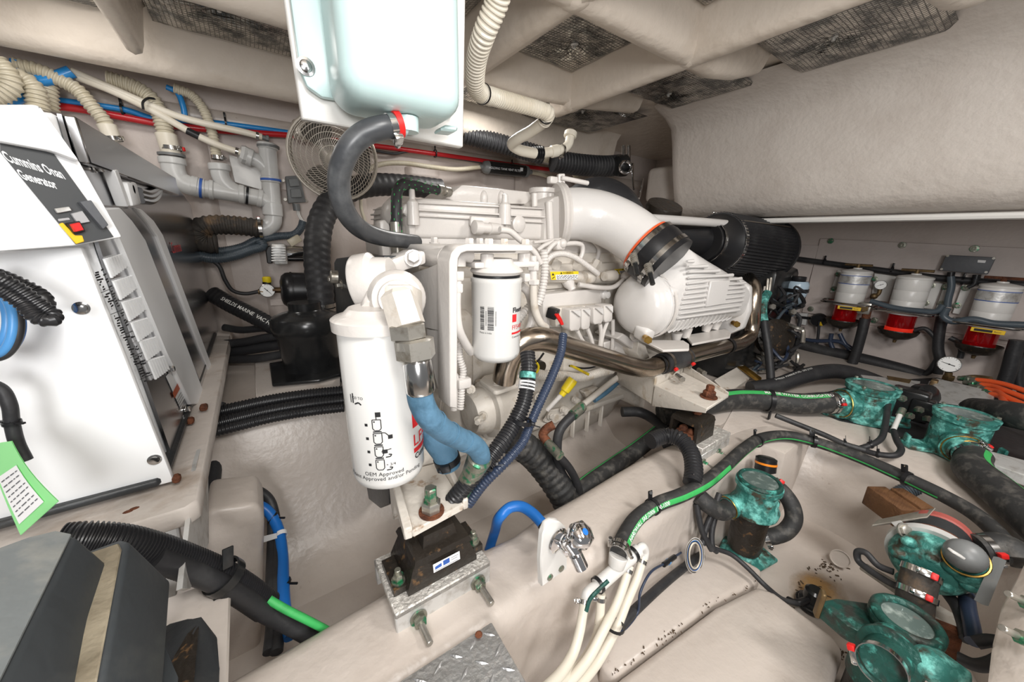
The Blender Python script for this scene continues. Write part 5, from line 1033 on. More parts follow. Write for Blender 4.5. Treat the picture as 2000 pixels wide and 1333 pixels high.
# cream ribbed hoses
for pts, r_, lab, off in (([(30, 128), (75, 138), (115, 155), (150, 175), (183, 212), (205, 238), (212, 252)], .021, 'cream ribbed hose sloping down behind the generator top', .12),
                     ([(-30, 165), (15, 152), (45, 155), (65, 172), (72, 195), (76, 215)], .025, 'cream ribbed hose arching at the far left', .16), ([(92, 150), (93, 180), (95, 215)], .024, 'short upright cream ribbed hose at the left', .1),
                     ([(-20, 190), (5, 180), (18, 165), (10, 140), (-10, 120)], .026, 'cream ribbed hose cut by the left edge', .2),
                     ([(210, 155), (260, 170), (292, 190), (312, 222), (322, 255), (330, 284)], .026, 'cream ribbed hose feeding the larger grey tee', .08), ([(340, 172), (372, 185), (395, 210), (410, 245), (419, 280), (423, 305)], .017, 'cream ribbed hose feeding the smaller grey tee', .07)):
    h = hose('ribbed_hose', lab, 'hose', WS(pts, off), r_, 'cream_dark', ribs=.011, depth=.15, n=16)
    if 'behind the generator' in lab:
        m = MB(); m.cyl(W(208, 244, off), W(221, 274, off), .024, .021, 18); m.build('cuff', 'cream_hose', h); clamp(h, W(221, 272, off), W(221, 274, off)-W(208, 244, off), .0225, .012, 'stainless', screw=RT)
    if 'larger' in lab:
        m = MB(); m.cyl(W(324, 262, off), W(334, 300, off), .03, .027, 20); m.build('cuff', 'cream_hose', h); clamp(h, W(334, 290, off), W(334, 300, off)-W(326, 265, off), .0285, .013, 'stainless', screw=RT, cap='red')
    if 'smaller' in lab: clamp(h, W(424, 308, off), Vector((0, 0, 1)), .019, .013, 'stainless', screw=RT)
for pts, lab in (([(140, 140), (200, 165), (280, 200), (350, 228), (420, 246), (480, 259), (512, 268)], 'upper smooth white hose running to the grey pipe cap'), ([(150, 150), (220, 178), (290, 212), (340, 240), (385, 265), (430, 285), (472, 299)], 'lower smooth white hose with a black sleeve running to the grey wye')):
    h = hose('white_hose', lab, 'hose', WS(pts, .1), .0118, 'cream_hose')
    e = WS(pts, .1); t = (e[-1]-e[-2]).normalized(); clamp(h, e[-1]-t*.015, t, .0122, .009, 'stainless'); m = MB(); m.cyl(e[-1]-t*.005, e[-1]+t*.02, .009, n=12); m.hex(e[-1]+t*.012, t, .013, .01); m.build('barb', 'pvc_dark', h)
    if 'lower' in lab:
        a, b = W(365, 255, .1), W(389, 267, .1); m = MB(); m.cyl(a, b, .0126, n=16); m.build('black_sleeve', 'black_plastic', h)
    else:
        c = W(282, 200, .1); m = MB(); m.tube([W(280, 214, .13), W(279, 200, .13), W(290, 192, .12), W(302, 193, .1)], .0035, 8, 5); m.build('cable_tie', 'black_plastic', h)
# grey drain manifold
pv = thing('drain_manifold', 'grey plastic drain pipe manifold with two tees on the back wall', 'pipe', W(440, 400, .0))
def pipe(pts, r_, nm, mt='pvc', off=.085, sub=6): mb = MB(); mb.tube(WS(pts, off), r_, 20, sub); return mb.build(nm, mt, pv)
pipe([(336, 314), (340, 335), (350, 352), (372, 363), (400, 369)], .034, 'elbow'); pipe([(395, 368), (425, 373), (460, 379), (490, 384), (515, 390), (530, 400)], .031, 'main_run'); pipe([(428, 326), (431, 345), (442, 362), (462, 376)], .0285, 'tee_branch')
pipe([(522, 284), (525, 320), (529, 360), (532, 395)], .0305, 'riser', sub=2); pipe([(531, 390), (534, 418), (532, 436), (518, 447), (508, 449)], .031, 'outlet_elbow'); pipe([(490, 308), (506, 316), (522, 332)], .026, 'wye_branch')
for a, b, r_, nm in (((335, 308), (338, 322), .0385, 'socket'), ((427, 320), (430, 334), .034, 'socket'), ((372, 362), (388, 366), .0355, 'socket'), ((408, 370), (418, 372), .0355, 'socket'), ((466, 379), (478, 381), .0355, 'socket'), ((503, 386), (513, 389), .0355, 'socket'), ((522, 280), (523, 292), .035, 'cap_rim'), ((527, 345), (529, 358), .034, 'socket'), ((531, 396), (533, 422), .036, 'socket'), ((482, 305), (494, 310), .0325, 'socket')):
    m = MB(); m.cyl(W(*a, .085), W(*b, .085), r_, n=22, ch=.003); m.build(nm, 'pvc', pv)
for px, py, ax, mt_ in ((393, 368, (1, 0, -.2), 'ink_blue'), (529, 352, (0, 0, 1), 'ink_blue'), (483, 382, (1, 0, -.2), 'black_plastic'), (524, 287, (0, 0, 1), 'pvc_dark'), (335, 303, (0, 0, 1), 'pvc_dark')):
    m = MB(); m.band(W(px, py, .085), ax, .0315 if mt_ != 'pvc_dark' else .034, .008, .0045, 22); m.build('strap', mt_, pv)
m = MB(); p = W(486, 306, .085); m.lathe(p, Vector((-1, -.2, .35)), [(0, .03), (.02, .034), (.03, .028), (.03, .014), (.045, .014)], 8); m.build('union_nut', 'pvc', pv)
m = MB(); m.prism(WS([(446, 302), (512, 318), (512, 372), (458, 356)], .03), (0, .02, 0), .002, 1); wp_ = m.build('cover_plate', 'white_plastic', None, 'small white cover plate behind the grey pipes', 'plate')
# dirty black elbow hose below
DH = WS([(512, 448), (490, 444), (450, 440), (415, 440), (392, 446), (386, 460), (400, 474), (425, 476)], .11)
dh = hose('bilge_hose', 'grimy black ribbed hose on the end of the grey pipe', 'hose', DH, .037, 'hose_dirty', ribs=.017, depth=.1, n=18)
clamp(dh, W(508, 448, .11), Xd, .038, .012, 'stainless', screw=Zd, cap='red')
for pts, r_, lab, off in (([(385, 500), (420, 505), (455, 500), (490, 488), (512, 480), (508, 470)], .02, 'grey-black ribbed conduit sagging under the grimy hose', .1), ([(400, 492), (440, 490), (475, 482), (500, 470), (540, 462), (575, 458), (588, 445), (592, 432)], .016, 'grey-black ribbed conduit climbing towards the junction box', .085)):
    hose('ribbed_conduit', lab, 'conduit', WS(pts, off), r_, 'conduit_grey', ribs=.007, depth=.1)
# junction box
jb = thing('junction_box', 'small grey junction box with two raised lids left of the fan', 'junction box', W(575, 400, .02))
m = MB(); m.prism(WS([(556, 346), (584, 344), (596, 396), (562, 398)], .03), (0, -.03, 0), .003, 2); jbb = m.build('box_body', 'pvc_dark', jb)
for a in ([(562, 350), (582, 349), (585, 364), (566, 366)], [(566, 370), (586, 369), (590, 386), (568, 387)]): m = MB(); m.prism(WS(a, .06), (0, -.012, 0), .002, 1); m.build('lid', 'pvc_dark', jbb)
for px, py in ((553, 353), (557, 390), (597, 392)): m = MB(); m.lathe(W(px, py, .035), -Yd, [(0, .006), (.006, .006)], 10); m.build('screw', 'steel_nut', jb)
m = MB(); m.cyl(W(578, 398, .05), W(580, 412, .05), .014, n=14); m.build('gland', 'pvc_dark', jb)
for k in (0, 3): m = MB(); m.tube(WS([(580+k, 412), (582+k, 420), (588+k, 430), (594+k, 436)], .05), .0035, 6, 4); m.build('wire', 'white_plastic', jb)
# oscillating fan
fn = thing('cage_fan', 'round wire cage fan on the back wall half hidden by the board', 'fan', W(650, 390, .0))
fcn = V(652, 308, d=1.33); fax = (CAM-fcn).normalized()*.6+Vector((-.2, -.6, -.25)); fax.normalize(); fx, fy, fa_ = frame(fax); R_ = .148
m = MB(); m.ring(fcn, fax, R_, .006, 40, 8); m.ring(fcn-fax*.045, fax, R_*.98, .005, 40, 8); m.band(fcn-fax*.03, fax, R_-.002, .05, .003, 40); m.build('rim', 'fan_cage', fn)
for k in range(64):
    th0 = 2*math.pi*k/64; pts = []
    for i in range(7):
        s_ = i/6; rr = R_*(.12+.88*s_); th_ = th0+.9*(1-s_); pts.append(fcn+fax*(.055*(1-s_**2.5))+(fx*math.cos(th_)+fy*math.sin(th_))*rr)
    m = MB(); m.tube(pts, .0011, 5, 2); m.build('cage_wire', 'fan_cage', fn)
for k, rr in enumerate((.3, .45, .58, .7, .8, .88, .95)): m = MB(); m.ring(fcn+fax*(.055*(1-((rr-.12)/.88)**2.5)), fax, R_*rr, .0013, 36, 5); m.build('cage_ring', 'fan_cage', fn)
m = MB(); m.lathe(fcn+fax*.05, fax, [(0, .022), (.008, .022), (.012, .014)], 20); m.build('badge', 'fan_cage', fn)
for k in range(3):
    th_ = k*2.094+.5; rows = []
    for i in range(6):
        s_ = .18+.68*i/5; w_ = .55*math.sin(s_*2.6)
        rows.append([fcn-fax*(.02+.012*j)+(fx*math.cos(th_+w_*j)+fy*math.sin(th_+w_*j))*R_*s_ for j in (-1, -.3, .4, 1)])
    m = MB(); m.grid(rows); m.build('blade', 'fan_blade', fn, fix=False)
m = MB(); m.lathe(fcn-fax*.10, fax, [(0, .05), (.03, .055), (.07, .05), (.08, .03), (.10, .022)], 24); m.build('motor', 'fan_blade', fn)
m = MB(); m.prism(WS([(570, 232), (600, 230), (612, 262), (598, 275), (574, 262)], .16), (0, .06, 0), .01, 3); m.cyl(W(590, 255, .12), fcn-fax*.08, .018, n=14); m.build('wall_arm', 'fan_cage', fn)
# water pump and accumulator, regulator
wpm = thing('water_pump', 'small chrome water pump with a finned head on the back wall', 'pump', W(560, 515, .0))
m = MB(); m.prism(WS([(518, 482), (530, 480), (532, 515), (522, 515)], .06), (0, .04, 0), .003, 1); m.build('back_bracket', 'black_plastic', wpm)
a, b = W(545, 495, .12), W(612, 497, .12)
m = MB(); m.cyl(W(558, 496, .12), b, .034, n=24, ch=.004); m.build('motor_barrel', 'chrome', wpm)
m = MB(); m.box(W(545, 496, .12), (.05, .09, .085), .008, 2); hd_ = m.build('pump_head', 'alu', wpm)
for k in range(6): m = MB(); m.box(W(544, 484+k*5, .172), (.05, .012, .005), .001, 1); m.build('fin', 'alu', hd_)
m = MB(); m.obox(W(575, 470, .12), (.03, .04, .05), (1, 0, .6), None, .004); m.build('pressure_switch', 'cream_dark', wpm)
ac2 = thing('accumulator_tank', 'matt black accumulator cylinder beside the pressure gauge', 'tank', W(600, 600, .0))
a, b = W(548, 567, .14), W(665, 566, .14); m = MB(); Lc = (b-a).length; m.lathe(a, b-a, [(0, .04), (.006, .06), (.02, .072), (.03, .074), (Lc, .074)], 36); m.build('cylinder', 'black_plastic', ac2)
m = MB(); m.band(W(570, 567, .14), b-a, .074, .006, .003, 32); m.build('seam', 'black_plastic', ac2)
m = MB(); m.prism(WS([(527, 585), (560, 583), (562, 596), (528, 597)], .02), (0, -.008, 0), .001, 1); m.build('wall_bracket', 'wall_paint', ac2)
rg = thing('pressure_regulator', 'pressure regulator with yellow cap and round gauge', 'gauge', W(522, 580, .0))
c = W(522, 568, .14)
m = MB(); m.lathe(W(522, 572, .12), Zd, [(0, .014), (.035, .014)], 16); m.build('body', 'red', rg)
m = MB(); m.lathe(W(522, 560, .12), Zd, [(0, .015), (.02, .015)], 16); m.build('collar', 'black_plastic', rg); m = MB(); m.lathe(W(522, 552, .12), Zd, [(0, .0145), (.004, .016), (.02, .016), (.024, .012)], 16); m.build('adjust_cap', 'yellow', rg)
def gauge(parent, c, ax, R, needle=.6):
    x, y, a = frame(ax, UP); m = MB(); m.lathe(Vector(c)-a*R*.4, a, [(0, R*.9), (R*.1, R), (R*.42, R), (R*.45, R*.94), (R*.40, R*.9)], 28); g = m.build('gauge_case', 'stainless', parent)
    m = MB(); m.lathe(Vector(c)-a*R*.02, a, [(0, R*.9), (.0008, R*.9)], 28); m.build('dial', 'dial', g)
    m = MB(); d_ = (x*math.cos(needle)+y*math.sin(needle)); p = Vector(c)+a*(R*.02+.0012); n_ = a.cross(d_)*R*.05; m.add([p-d_*R*.5-n_, p-d_*R*.5+n_, p+d_*R*.7+n_*.4, p+d_*R*.7-n_*.4], [[0, 1, 2, 3]]); m.add([p+(x*math.cos(t)+y*math.sin(t))*R*.09 for t in [k*math.pi/5 for k in range(10)]], [list(range(10))]); m.build('needle', 'ink', g, fix=False)
    m = MB()
    for k in range(19):
        t = -2.4+4.8*k/18; e = x*math.cos(t)+y*math.sin(t); n_ = a.cross(e)*R*.018; r0 = .72 if k % 3 == 0 else .8; m.add([p+e*R*r0-n_, p+e*R*r0+n_, p+e*R*.88+n_, p+e*R*.88-n_], [[0, 1, 2, 3]])
    m.build('scale', 'ink', g, fix=False, kind='stuff'); return g
gauge(rg, c, CAM-c, .028, -2.3)
m = MB(); m.cyl(W(532, 567, .13), W(548, 567, .13), .012, n=12); m.build('fitting', 'brass_dull', rg); m = MB(); m.cyl(W(504, 570, .13), W(514, 570, .13), .011, n=12); m.build('fitting', 'brass_dull', rg)
hose('air_tube', 'thin black tube curving down to the pressure gauge', 'tube', WS([(392, 485), (410, 505), (428, 520), (440, 548), (455, 568), (478, 574), (505, 570)], .1), .0075, 'rubber')
# exhaust hose and muffler
XH = HOSE([(627, 608, 1.34), (626, 570, 1.34), (620, 520, 1.34), (620, 475, 1.35), (628, 430, 1.37), (648, 395, 1.4), (680, 373, 1.44), (725, 362, 1.5), (780, 362, 1.58), (860, 370, 1.7)])
xh = hose('exhaust_hose', 'thick black exhaust hose bending from the muffler over behind the engine', 'hose', XH, .046, 'rubber', ribs=.028, depth=.04, n=26)
clamp(xh, V(628, 596, d=1.34), Zd, .047, .014, 'stainless', screw=-FW, cap='red'); clamp(xh, V(628, 606, d=1.34), Zd, .047, .014, 'stainless', screw=-FW+RT)
mf = thing('muffler', 'glossy black water-lift muffler pot standing on the cream board', 'muffler', V(610, 735, z=.522))
mc = V(612, 720, z=.525); 
zt_ = V(605, 622, x=mc.x).z
m = MB(); H = .29; m.lathe(mc, Zd, [(0, .085), (.01, .088), (.13, .098), (.14, .106), (.16, .11), (.185, .11), (.198, .103), (.208, .08), (.214, .055), (.22, .05), (.245, .05)], 44); m.build('pot', 'black_gloss', mf)
m = MB(); m.prism([mc+Vector((-.13, -.12, 0)), mc+Vector((.0, -.155, 0)), mc+Vector((.13, -.12, 0)), mc+Vector((.13, .12, 0)), mc+Vector((-.13, .12, 0))], (0, 0, .01), .003, 1); m.build('base_flange', 'black_gloss', mf)
m = MB(); m.prism(VS([(497, 700), (500, 786), (664, 752), (664, 688), (560, 690)], z=.52), (0, 0, -.016), .002, 1); m.build('muffler_board', 'plywood_paint', None, 'flat cream plywood board under the black muffler', 'board')
hp = [V(415, 575, d=1.38), V(450, 595, d=1.38), V(500, 620, d=1.38), V(545, 645, d=1.39), V(585, 668, d=1.41)]
ph = hose('printed_hose', 'thick black hose with white print slanting down to the muffler', 'hose', hp, .031, 'conduit', ribs=.016, depth=.04, n=22)
m = MB(); text_path(m, 'SHIELDS MARINE  VAC HEAVY DUTY  1 1/2', catmull(hp, 10), .031, -FW+UP*.5, .018, .002, .0003, .06); m.build('hose_print', 'hose_print', ph, fix=False)
for k, (pts, r_, lab) in enumerate((([(438, 640), (470, 645), (520, 642), (560, 650)], .014, 'black hose just below the printed hose'), ([(440, 690), (490, 682), (530, 676), (575, 670)], .021, 'fat dusty black hose left of the muffler, upper'), ([(440, 672), (480, 668), (520, 660), (565, 655)], .016, 'dusty black hose behind the muffler pot'), ([(440, 702), (480, 702), (520, 698), (565, 690)], .016, 'black hose lowest left of the muffler'))):
    hose('black_hose', lab, 'hose', [V(p[0], p[1], d=1.42-.02*k) for p in pts], r_, 'rubber', n=14)
# vent filter and small lines
vf = thing('vent_filter', 'slim black vent filter cartridge with grey ends on the back wall', 'filter', W(985, 345, .0))
a, b = W(942, 326, .09), W(1033, 336, .09); ax = (b-a).normalized(); Lv = (b-a).length
m = MB(); m.lathe(a+ax*.03, ax, [(0, .03), (.01, .033), (Lv-.07, .033), (Lv-.06, .03)], 28); cyl_ = m.build('cartridge', 'black_gloss', vf)
m = MB(); nrm = (CAM-(a+b)/2).normalized(); nrm = (nrm-ax*nrm.dot(ax)).normalized(); text_flat(m, 'HOLDING TANK VENT FILTER', (a+b)/2-ax*.03+nrm*.033, ax, nrm.cross(ax), .016, .0015); m.build('lettering', 'ink_white', cyl_, fix=False)
m = MB(); q = (a+b)/2+ax*.07+nrm*.0345; yy = nrm.cross(ax); m.add([q, q+ax*.02, q+ax*.02+yy*.018, q+yy*.018], [[0, 1, 2, 3]]); m.build('white_mark', 'ink_white', cyl_, fix=False)
for s_, t in ((0, 1), (Lv, -1)):
    m = MB(); m.lathe(a+ax*s_, ax*t, [(-.02, .012), (0, .013), (.004, .022), (.012, .03), (.035, .034), (.037, .03)], 24); m.build('end_cap', 'pvc_dark', vf)
hose('vent_hose', 'thin cream hose running along the wall to the black vent filter', 'hose', WS([(700, 360), (706, 345), (722, 330), (750, 320), (790, 319), (840, 326), (890, 331), (940, 326)], .09), .0115, 'cream_dark', ribs=.007, depth=.06)
hose('vent_hose', 'thin cream hose leaving the right end of the vent filter', 'hose', WS([(1033, 336), (1055, 340), (1080, 347), (1115, 350)], .09), .0115, 'cream_dark', ribs=.007, depth=.06)
hose('vent_hose', 'cream ribbed hose dropping behind the elbow clamp', 'hose', WS([(1065, 310), (1095, 315), (1118, 330), (1128, 352), (1130, 375)], .2), .021, 'cream_dark', ribs=.01, depth=.1)
hose('black_cable', 'cream and black lead hanging down the wall behind the grey loop', 'cable', WS([(704, 385), (706, 410), (712, 430), (714, 445)], .04), .008, 'cream_dark')
el = thing('pipe_elbow', 'white pipe elbow and tee under the ceiling beam', 'pipe', W(1090, 300, .3))
m = MB(); m.tube([V(1048, 300, d=1.4), V(1075, 297, d=1.42), V(1098, 292, d=1.44), V(1110, 282, d=1.45), V(1114, 264, d=1.45)], .018, 18, 6); m.build('elbow_pipe', 'cream_hose', el)
for p, q, r_ in ((V(1076, 297, d=1.42), V(1090, 294, d=1.43), .0225), (V(1113, 268, d=1.45), V(1115, 258, d=1.45), .026)): m = MB(); m.cyl(p, q, r_, n=18, ch=.003); m.build('socket', 'cream_hose', el)
clamp(el, V(1095, 293, d=1.435), Vector((.9, .2, .1)), .0225, .01, 'stainless', screw=-UP); m = MB(); m.ribbed([V(1036, 300, d=1.39), V(1060, 299, d=1.41)], .024, .01, .2, 16); m.build('coupling', 'black_plastic', el)
# dark gear at the back: big black hoses, arch with green edge, shut-off
for pts, r_, lab in (([(905, 262, 1.75), (960, 276, 1.8), (1010, 290, 1.85), (1060, 305, 1.9)], .045, 'black braided duct under the ceiling behind the board'), ([(1080, 315, 1.9), (1130, 322, 1.95), (1180, 325, 2.0), (1215, 322, 2.05)], .055, 'thick black ribbed duct behind the engine top')):
    hose('black_duct', lab, 'duct', HOSE(pts), r_, 'rubber', ribs=.018, depth=.12, n=18)
AR = HOSE([(1110, 420, 1.5), (1135, 390, 1.5), (1170, 378, 1.5), (1205, 392, 1.48), (1232, 430, 1.46)])
ar = hose('water_hose', 'big black water hose arching behind the white elbow with a green line', 'hose', AR, .065, 'rubber', n=24)
stripe(ar, AR, .065, UP+FW*.35, .045)
sv = thing('shutoff_valve', 'chrome shut-off valve with two upright handles by the small block', 'valve', V(1220, 340, d=1.9))
m = MB(); m.lathe(V(1205, 325, d=1.95), V(1235, 322, d=1.97)-V(1205, 325, d=1.95), [(0, .05), (.02, .055), (.05, .055), (.06, .03)], 20); m.build('valve_body', 'black_gloss', sv)
for k in (0, 10): m = MB(); m.cyl(V(1218+k, 285, d=1.93), V(1218+k, 318, d=1.93), .010, n=10, ch=.002); m.build('handle', 'chrome', sv)
m = MB(); m.ring(V(1222, 327, d=1.88), -FW, .03, .008, 20, 8); m.build('clamp_ring', 'chrome', sv)
for k, pts in enumerate(([(1236, 320, 1.9), (1236, 350, 1.85), (1238, 370, 1.8)], [(1256, 350, 1.85), (1252, 372, 1.8), (1248, 388, 1.75)])): hose('steel_rod', ('upper' if k == 0 else 'lower')+' thin steel control rod below the shut-off valve', 'rod', HOSE(pts), .005, 'chrome')
# ================================================================== RIGHT BULKHEAD
XR = 2.62
def racor(px, py, r, label, band, tagtxt, handle, fuel=.25):
    t = V(px, py, x=XR); x, y, z1 = t; hint = Vector((-x, -y, 0))
    o = thing('fuel_filter', label, 'fuel filter', (x, y, z1-.35), 'wall fuel filters')
    zb = z1-.158
    m = MB(); m.lathe((x, y, zb), Zd, [(0, r*.93), (.003, r*.96), (.05, r*.975), (.052, r*.955), (.055, r*.975), (.10, r*.985), (.102, r*.965), (.105, r*.985), (.15, r), (.158, r*.97)], 36); b = m.build('bowl_body', 'white_plastic', o)
    m = MB(); m.lathe((x, y, z1), Zd, [(0, r*1.03), (.008, r*1.04), (.012, r*.95), (.02, r*.3), (.026, r*.28)], 32); lid = m.build('lid', 'white_plastic', o)
    m = MB(); m.cyl((x, y, z1+.02), (x, y, z1+.045), .009, n=12); m.build('handle_post', handle, lid); m = MB(); m.cyl((x, y-.055, z1+.04), (x, y+.055, z1+.04), .0065, n=10, ch=.001); m.build('t_handle', handle, lid)
    if band:
        m = MB(); m.band((x, y, z1-.035), Zd, r*.99, .042, .001, 36); m.build('label_band', 'alu', b)
        for dz in (-.014, -.057):
            m = MB(); m.band((x, y, z1+dz), Zd, r*.992, .003, .0015, 36); m.build('band_line', 'ink_blue', b)
    m = MB(); m.lathe((x, y, zb-.018), Zd, [(0, r*.9), (.002, r*1.0), (.016, r*1.0), (.018, r*.92)], 32); m.build('collar', 'white_plastic', o)
    m = MB(); zr = zb-.002; m.tube([Vector((x-.07, y+r*1.5, zr)), Vector((x-.075, y+r*.8, zr)), Vector((x-.078, y-r*.8, zr)), Vector((x-.07, y-r*1.5, zr)), Vector((x-.03, y-r*1.75, zr)), Vector((x+.06, y-r*1.6, zr)), Vector((x+.06, y+r*1.6, zr)), Vector((x-.03, y+r*1.75, zr))], .0055, 8, 5, closed=True); m.build('guard_ring', 'stainless', o)
    m = MB(); m.lathe((x, y, zb-.105), Zd, [(0, r*.78), (.004, r*.8), (.085, r*.8), (.088, r*.76)], 32); m.build('sight_bowl', 'bowl_red', o)
    if fuel: m = MB(); m.lathe((x, y, zb-.105), Zd, [(0, r*.812), (.022, r*.812)], 32, cap=False); m.build('fuel_level', 'bowl_fuel', o)
    m = MB(); m.lathe((x, y, zb-.15), Zd, [(0, r*.18), (.004, r*.3), (.012, r*.75), (.03, r*1.08), (.05, r*1.22), (.054, r*1.2), (.04, r*1.0), (.046, r*.8)], 32); m.build('heat_shield', 'cast_black', o)
    m = MB(); m.lathe((x, y, zb-.165), Zd, [(0, .006), (.018, .009)], 10); m.build('drain_cock', 'brass_dull', o)
    if tagtxt:
        nrm = hint.normalized(); yd = Zd; xd = yd.cross(nrm); c = Vector((x, y, zb-.022))+nrm*(r+.026)+xd*.01
        m = MB(); m.obox(c, (.018, .092, .004), nrm, Zd, .001, 1); tg_ = m.build('name_tag', 'tag_yellow', o)
        m = MB(); m.obox(c-xd*.012+nrm*.0022, (.011, .05, .0006), nrm, Zd); m.build('tag_panel', 'ink', tg_); m = MB(); text_flat(m, 'Parker', c-xd*.012+nrm*.0026, xd, yd, .011, .0006, bold=.0002); text_flat(m, 'Racor', c+xd*.027+nrm*.0026, xd, yd, .008, .0006); m.build('lettering', 'ink', tg_, fix=False)
    return o, Vector((x, y, z1))
r1, p1 = racor(1673, 533, .0625, 'white fuel filter with silver band and red bowl nearest the gearbox', 1, 1, 'brass_dull', 0)
r2, p2 = racor(1787, 545, .063, 'plain white fuel filter with red bowl with added glow in the middle of the row', 0, 0, 'brass_dull', .5)
r3, p3 = racor(1955, 562, .0595, 'white fuel filter with silver band at the right edge of the picture', 1, 1, 'rusty', 0)
def wplate(pts, lab, off=.0):
    m = MB(); m.prism(VS(pts, x=2.742-off), (-.012, 0, 0), .002, 1); return m.build('mounting_plate', 'white_plastic', None, lab, 'plate', 'filter mounting plates')
w1 = wplate([(1709, 534), (1752, 540), (1735, 590), (1702, 586)], 'white mounting plate carrying the small vacuum gauge')
wplate([(1637, 528), (1648, 528), (1634, 570), (1622, 572)], 'narrow white plate with green bolts left of the first filter'); wplate([(1822, 552), (1842, 554), (1822, 604), (1802, 602)], 'white mounting plate strip just right of the middle filter')
wplate([(1846, 553), (1858, 554), (1840, 610), (1826, 608)], 'stained white plate strip beside the cable', .002); wplate([(1880, 556), (1900, 558), (1874, 614), (1860, 612)], 'stained white plate strip left of the last filter', .004)
for px, py in ((1637, 536), (1629, 564), (1708, 545), (1847, 561), (1839, 593), (1886, 563), (1870, 597), (1820, 558), (1808, 592)):
    m = MB(); m.lathe(V(px, py, x=2.728), -Xd, [(0, .014), (.003, .014), (.004, .008), (.008, .007)], 14); m.build('bolt', 'steel_green', w1)
vg = thing('vacuum_gauge', 'small round vacuum gauge between the first two filters', 'gauge', V(1715, 580, x=2.68)); gauge(vg, V(1720, 557, x=2.66), Vector((-1, -.15, .1)), .024, 1.9)
m = MB(); m.tube(VS([(1719, 565), (1716, 574), (1708, 580), (1700, 582)], x=2.67), .009, 10, 5); m.sphere(V(1707, 579, x=2.66), .016, 12, 8); m.build('gauge_pipe', 'brass_dull', vg)
bv = thing('ball_valve', 'brass and steel valve block between the first filter and its black hose', 'valve', V(1692, 607, x=2.6)); m = MB(); m.obox(V(1690, 602, x=2.58), (.05, .05, .06), Zd, Xd, .006); m.build('valve_block', 'steel_nut', bv); m = MB(); m.hex(V(1688, 603, x=2.555), -Xd, .018, .012); m.build('valve_nut', 'brass_dull', bv); m = MB(); m.cyl(V(1694, 608, x=2.58), V(1690, 625, x=2.58), .017, n=14); m.build('hose_tail', 'rusty', bv)
hose('fuel_hose', 'thick black fuel hose dropping from the first wall filter', 'hose', VS([(1690, 622), (1682, 655), (1672, 690), (1660, 722)], x=2.58), .022, 'rubber')
hose('fuel_hose', 'thick black fuel hose dropping at the right picture edge', 'hose', VS([(1988, 665), (1980, 690), (1972, 720), (1962, 750), (1950, 800)], x=2.58), .024, 'rubber')
hose('fuel_hose', 'second black hose at the right picture edge', 'hose', VS([(2010, 680), (1994, 712), (1990, 745), (2000, 775)], x=2.6), .014, 'rubber')
ck = hose('wall_cable', 'thick black cable running along the bulkhead above the filters', 'cable', VS([(1505, 499), (1570, 508), (1650, 519), (1740, 531), (1830, 543), (1920, 551), (2060, 560), (2600, 590)], x=2.72), .0155, 'rubber')
for px, py in ((1610, 508), (1742, 524), (1880, 545)): m = MB(); c = V(px, py+4, x=2.72); m.band(c, Yd, .0165, .008, .002, 14); m.obox(c+Zd*.026, (.008, .008, .02), Zd, None, .001); m.build('cable_clip', 'black_plastic', ck)
m = MB(); gb = thing('grey_box', 'flat dark grey electrical box on the bulkhead', 'electrical box', V(1890, 537, x=2.74)); m.prism(VS([(1850, 498), (1946, 503), (1930, 536), (1836, 528)], x=2.72), (-.03, 0, 0), .003, 2); gbb = m.build('box_body', 'grey_box', gb)
m = MB(); m.prism(VS([(1910, 508), (1926, 509), (1924, 514), (1909, 513)], x=2.689), (-.001, 0, 0)); m.build('label', 'paper', gbb)
for px, py in ((1851, 500), (1941, 505), (1839, 526), (1926, 532)): m = MB(); m.lathe(V(px, py, x=2.69), -Xd, [(0, .005), (.002, .005)], 10); m.build('screw', 'steel_nut', gbb)
for px, py in ((1858, 532), (1908, 537)): m = MB(); m.cyl(V(px, py, x=2.7), V(px-2, py+10, x=2.7), .013, n=12); m.build('gland', 'black_plastic', gb)
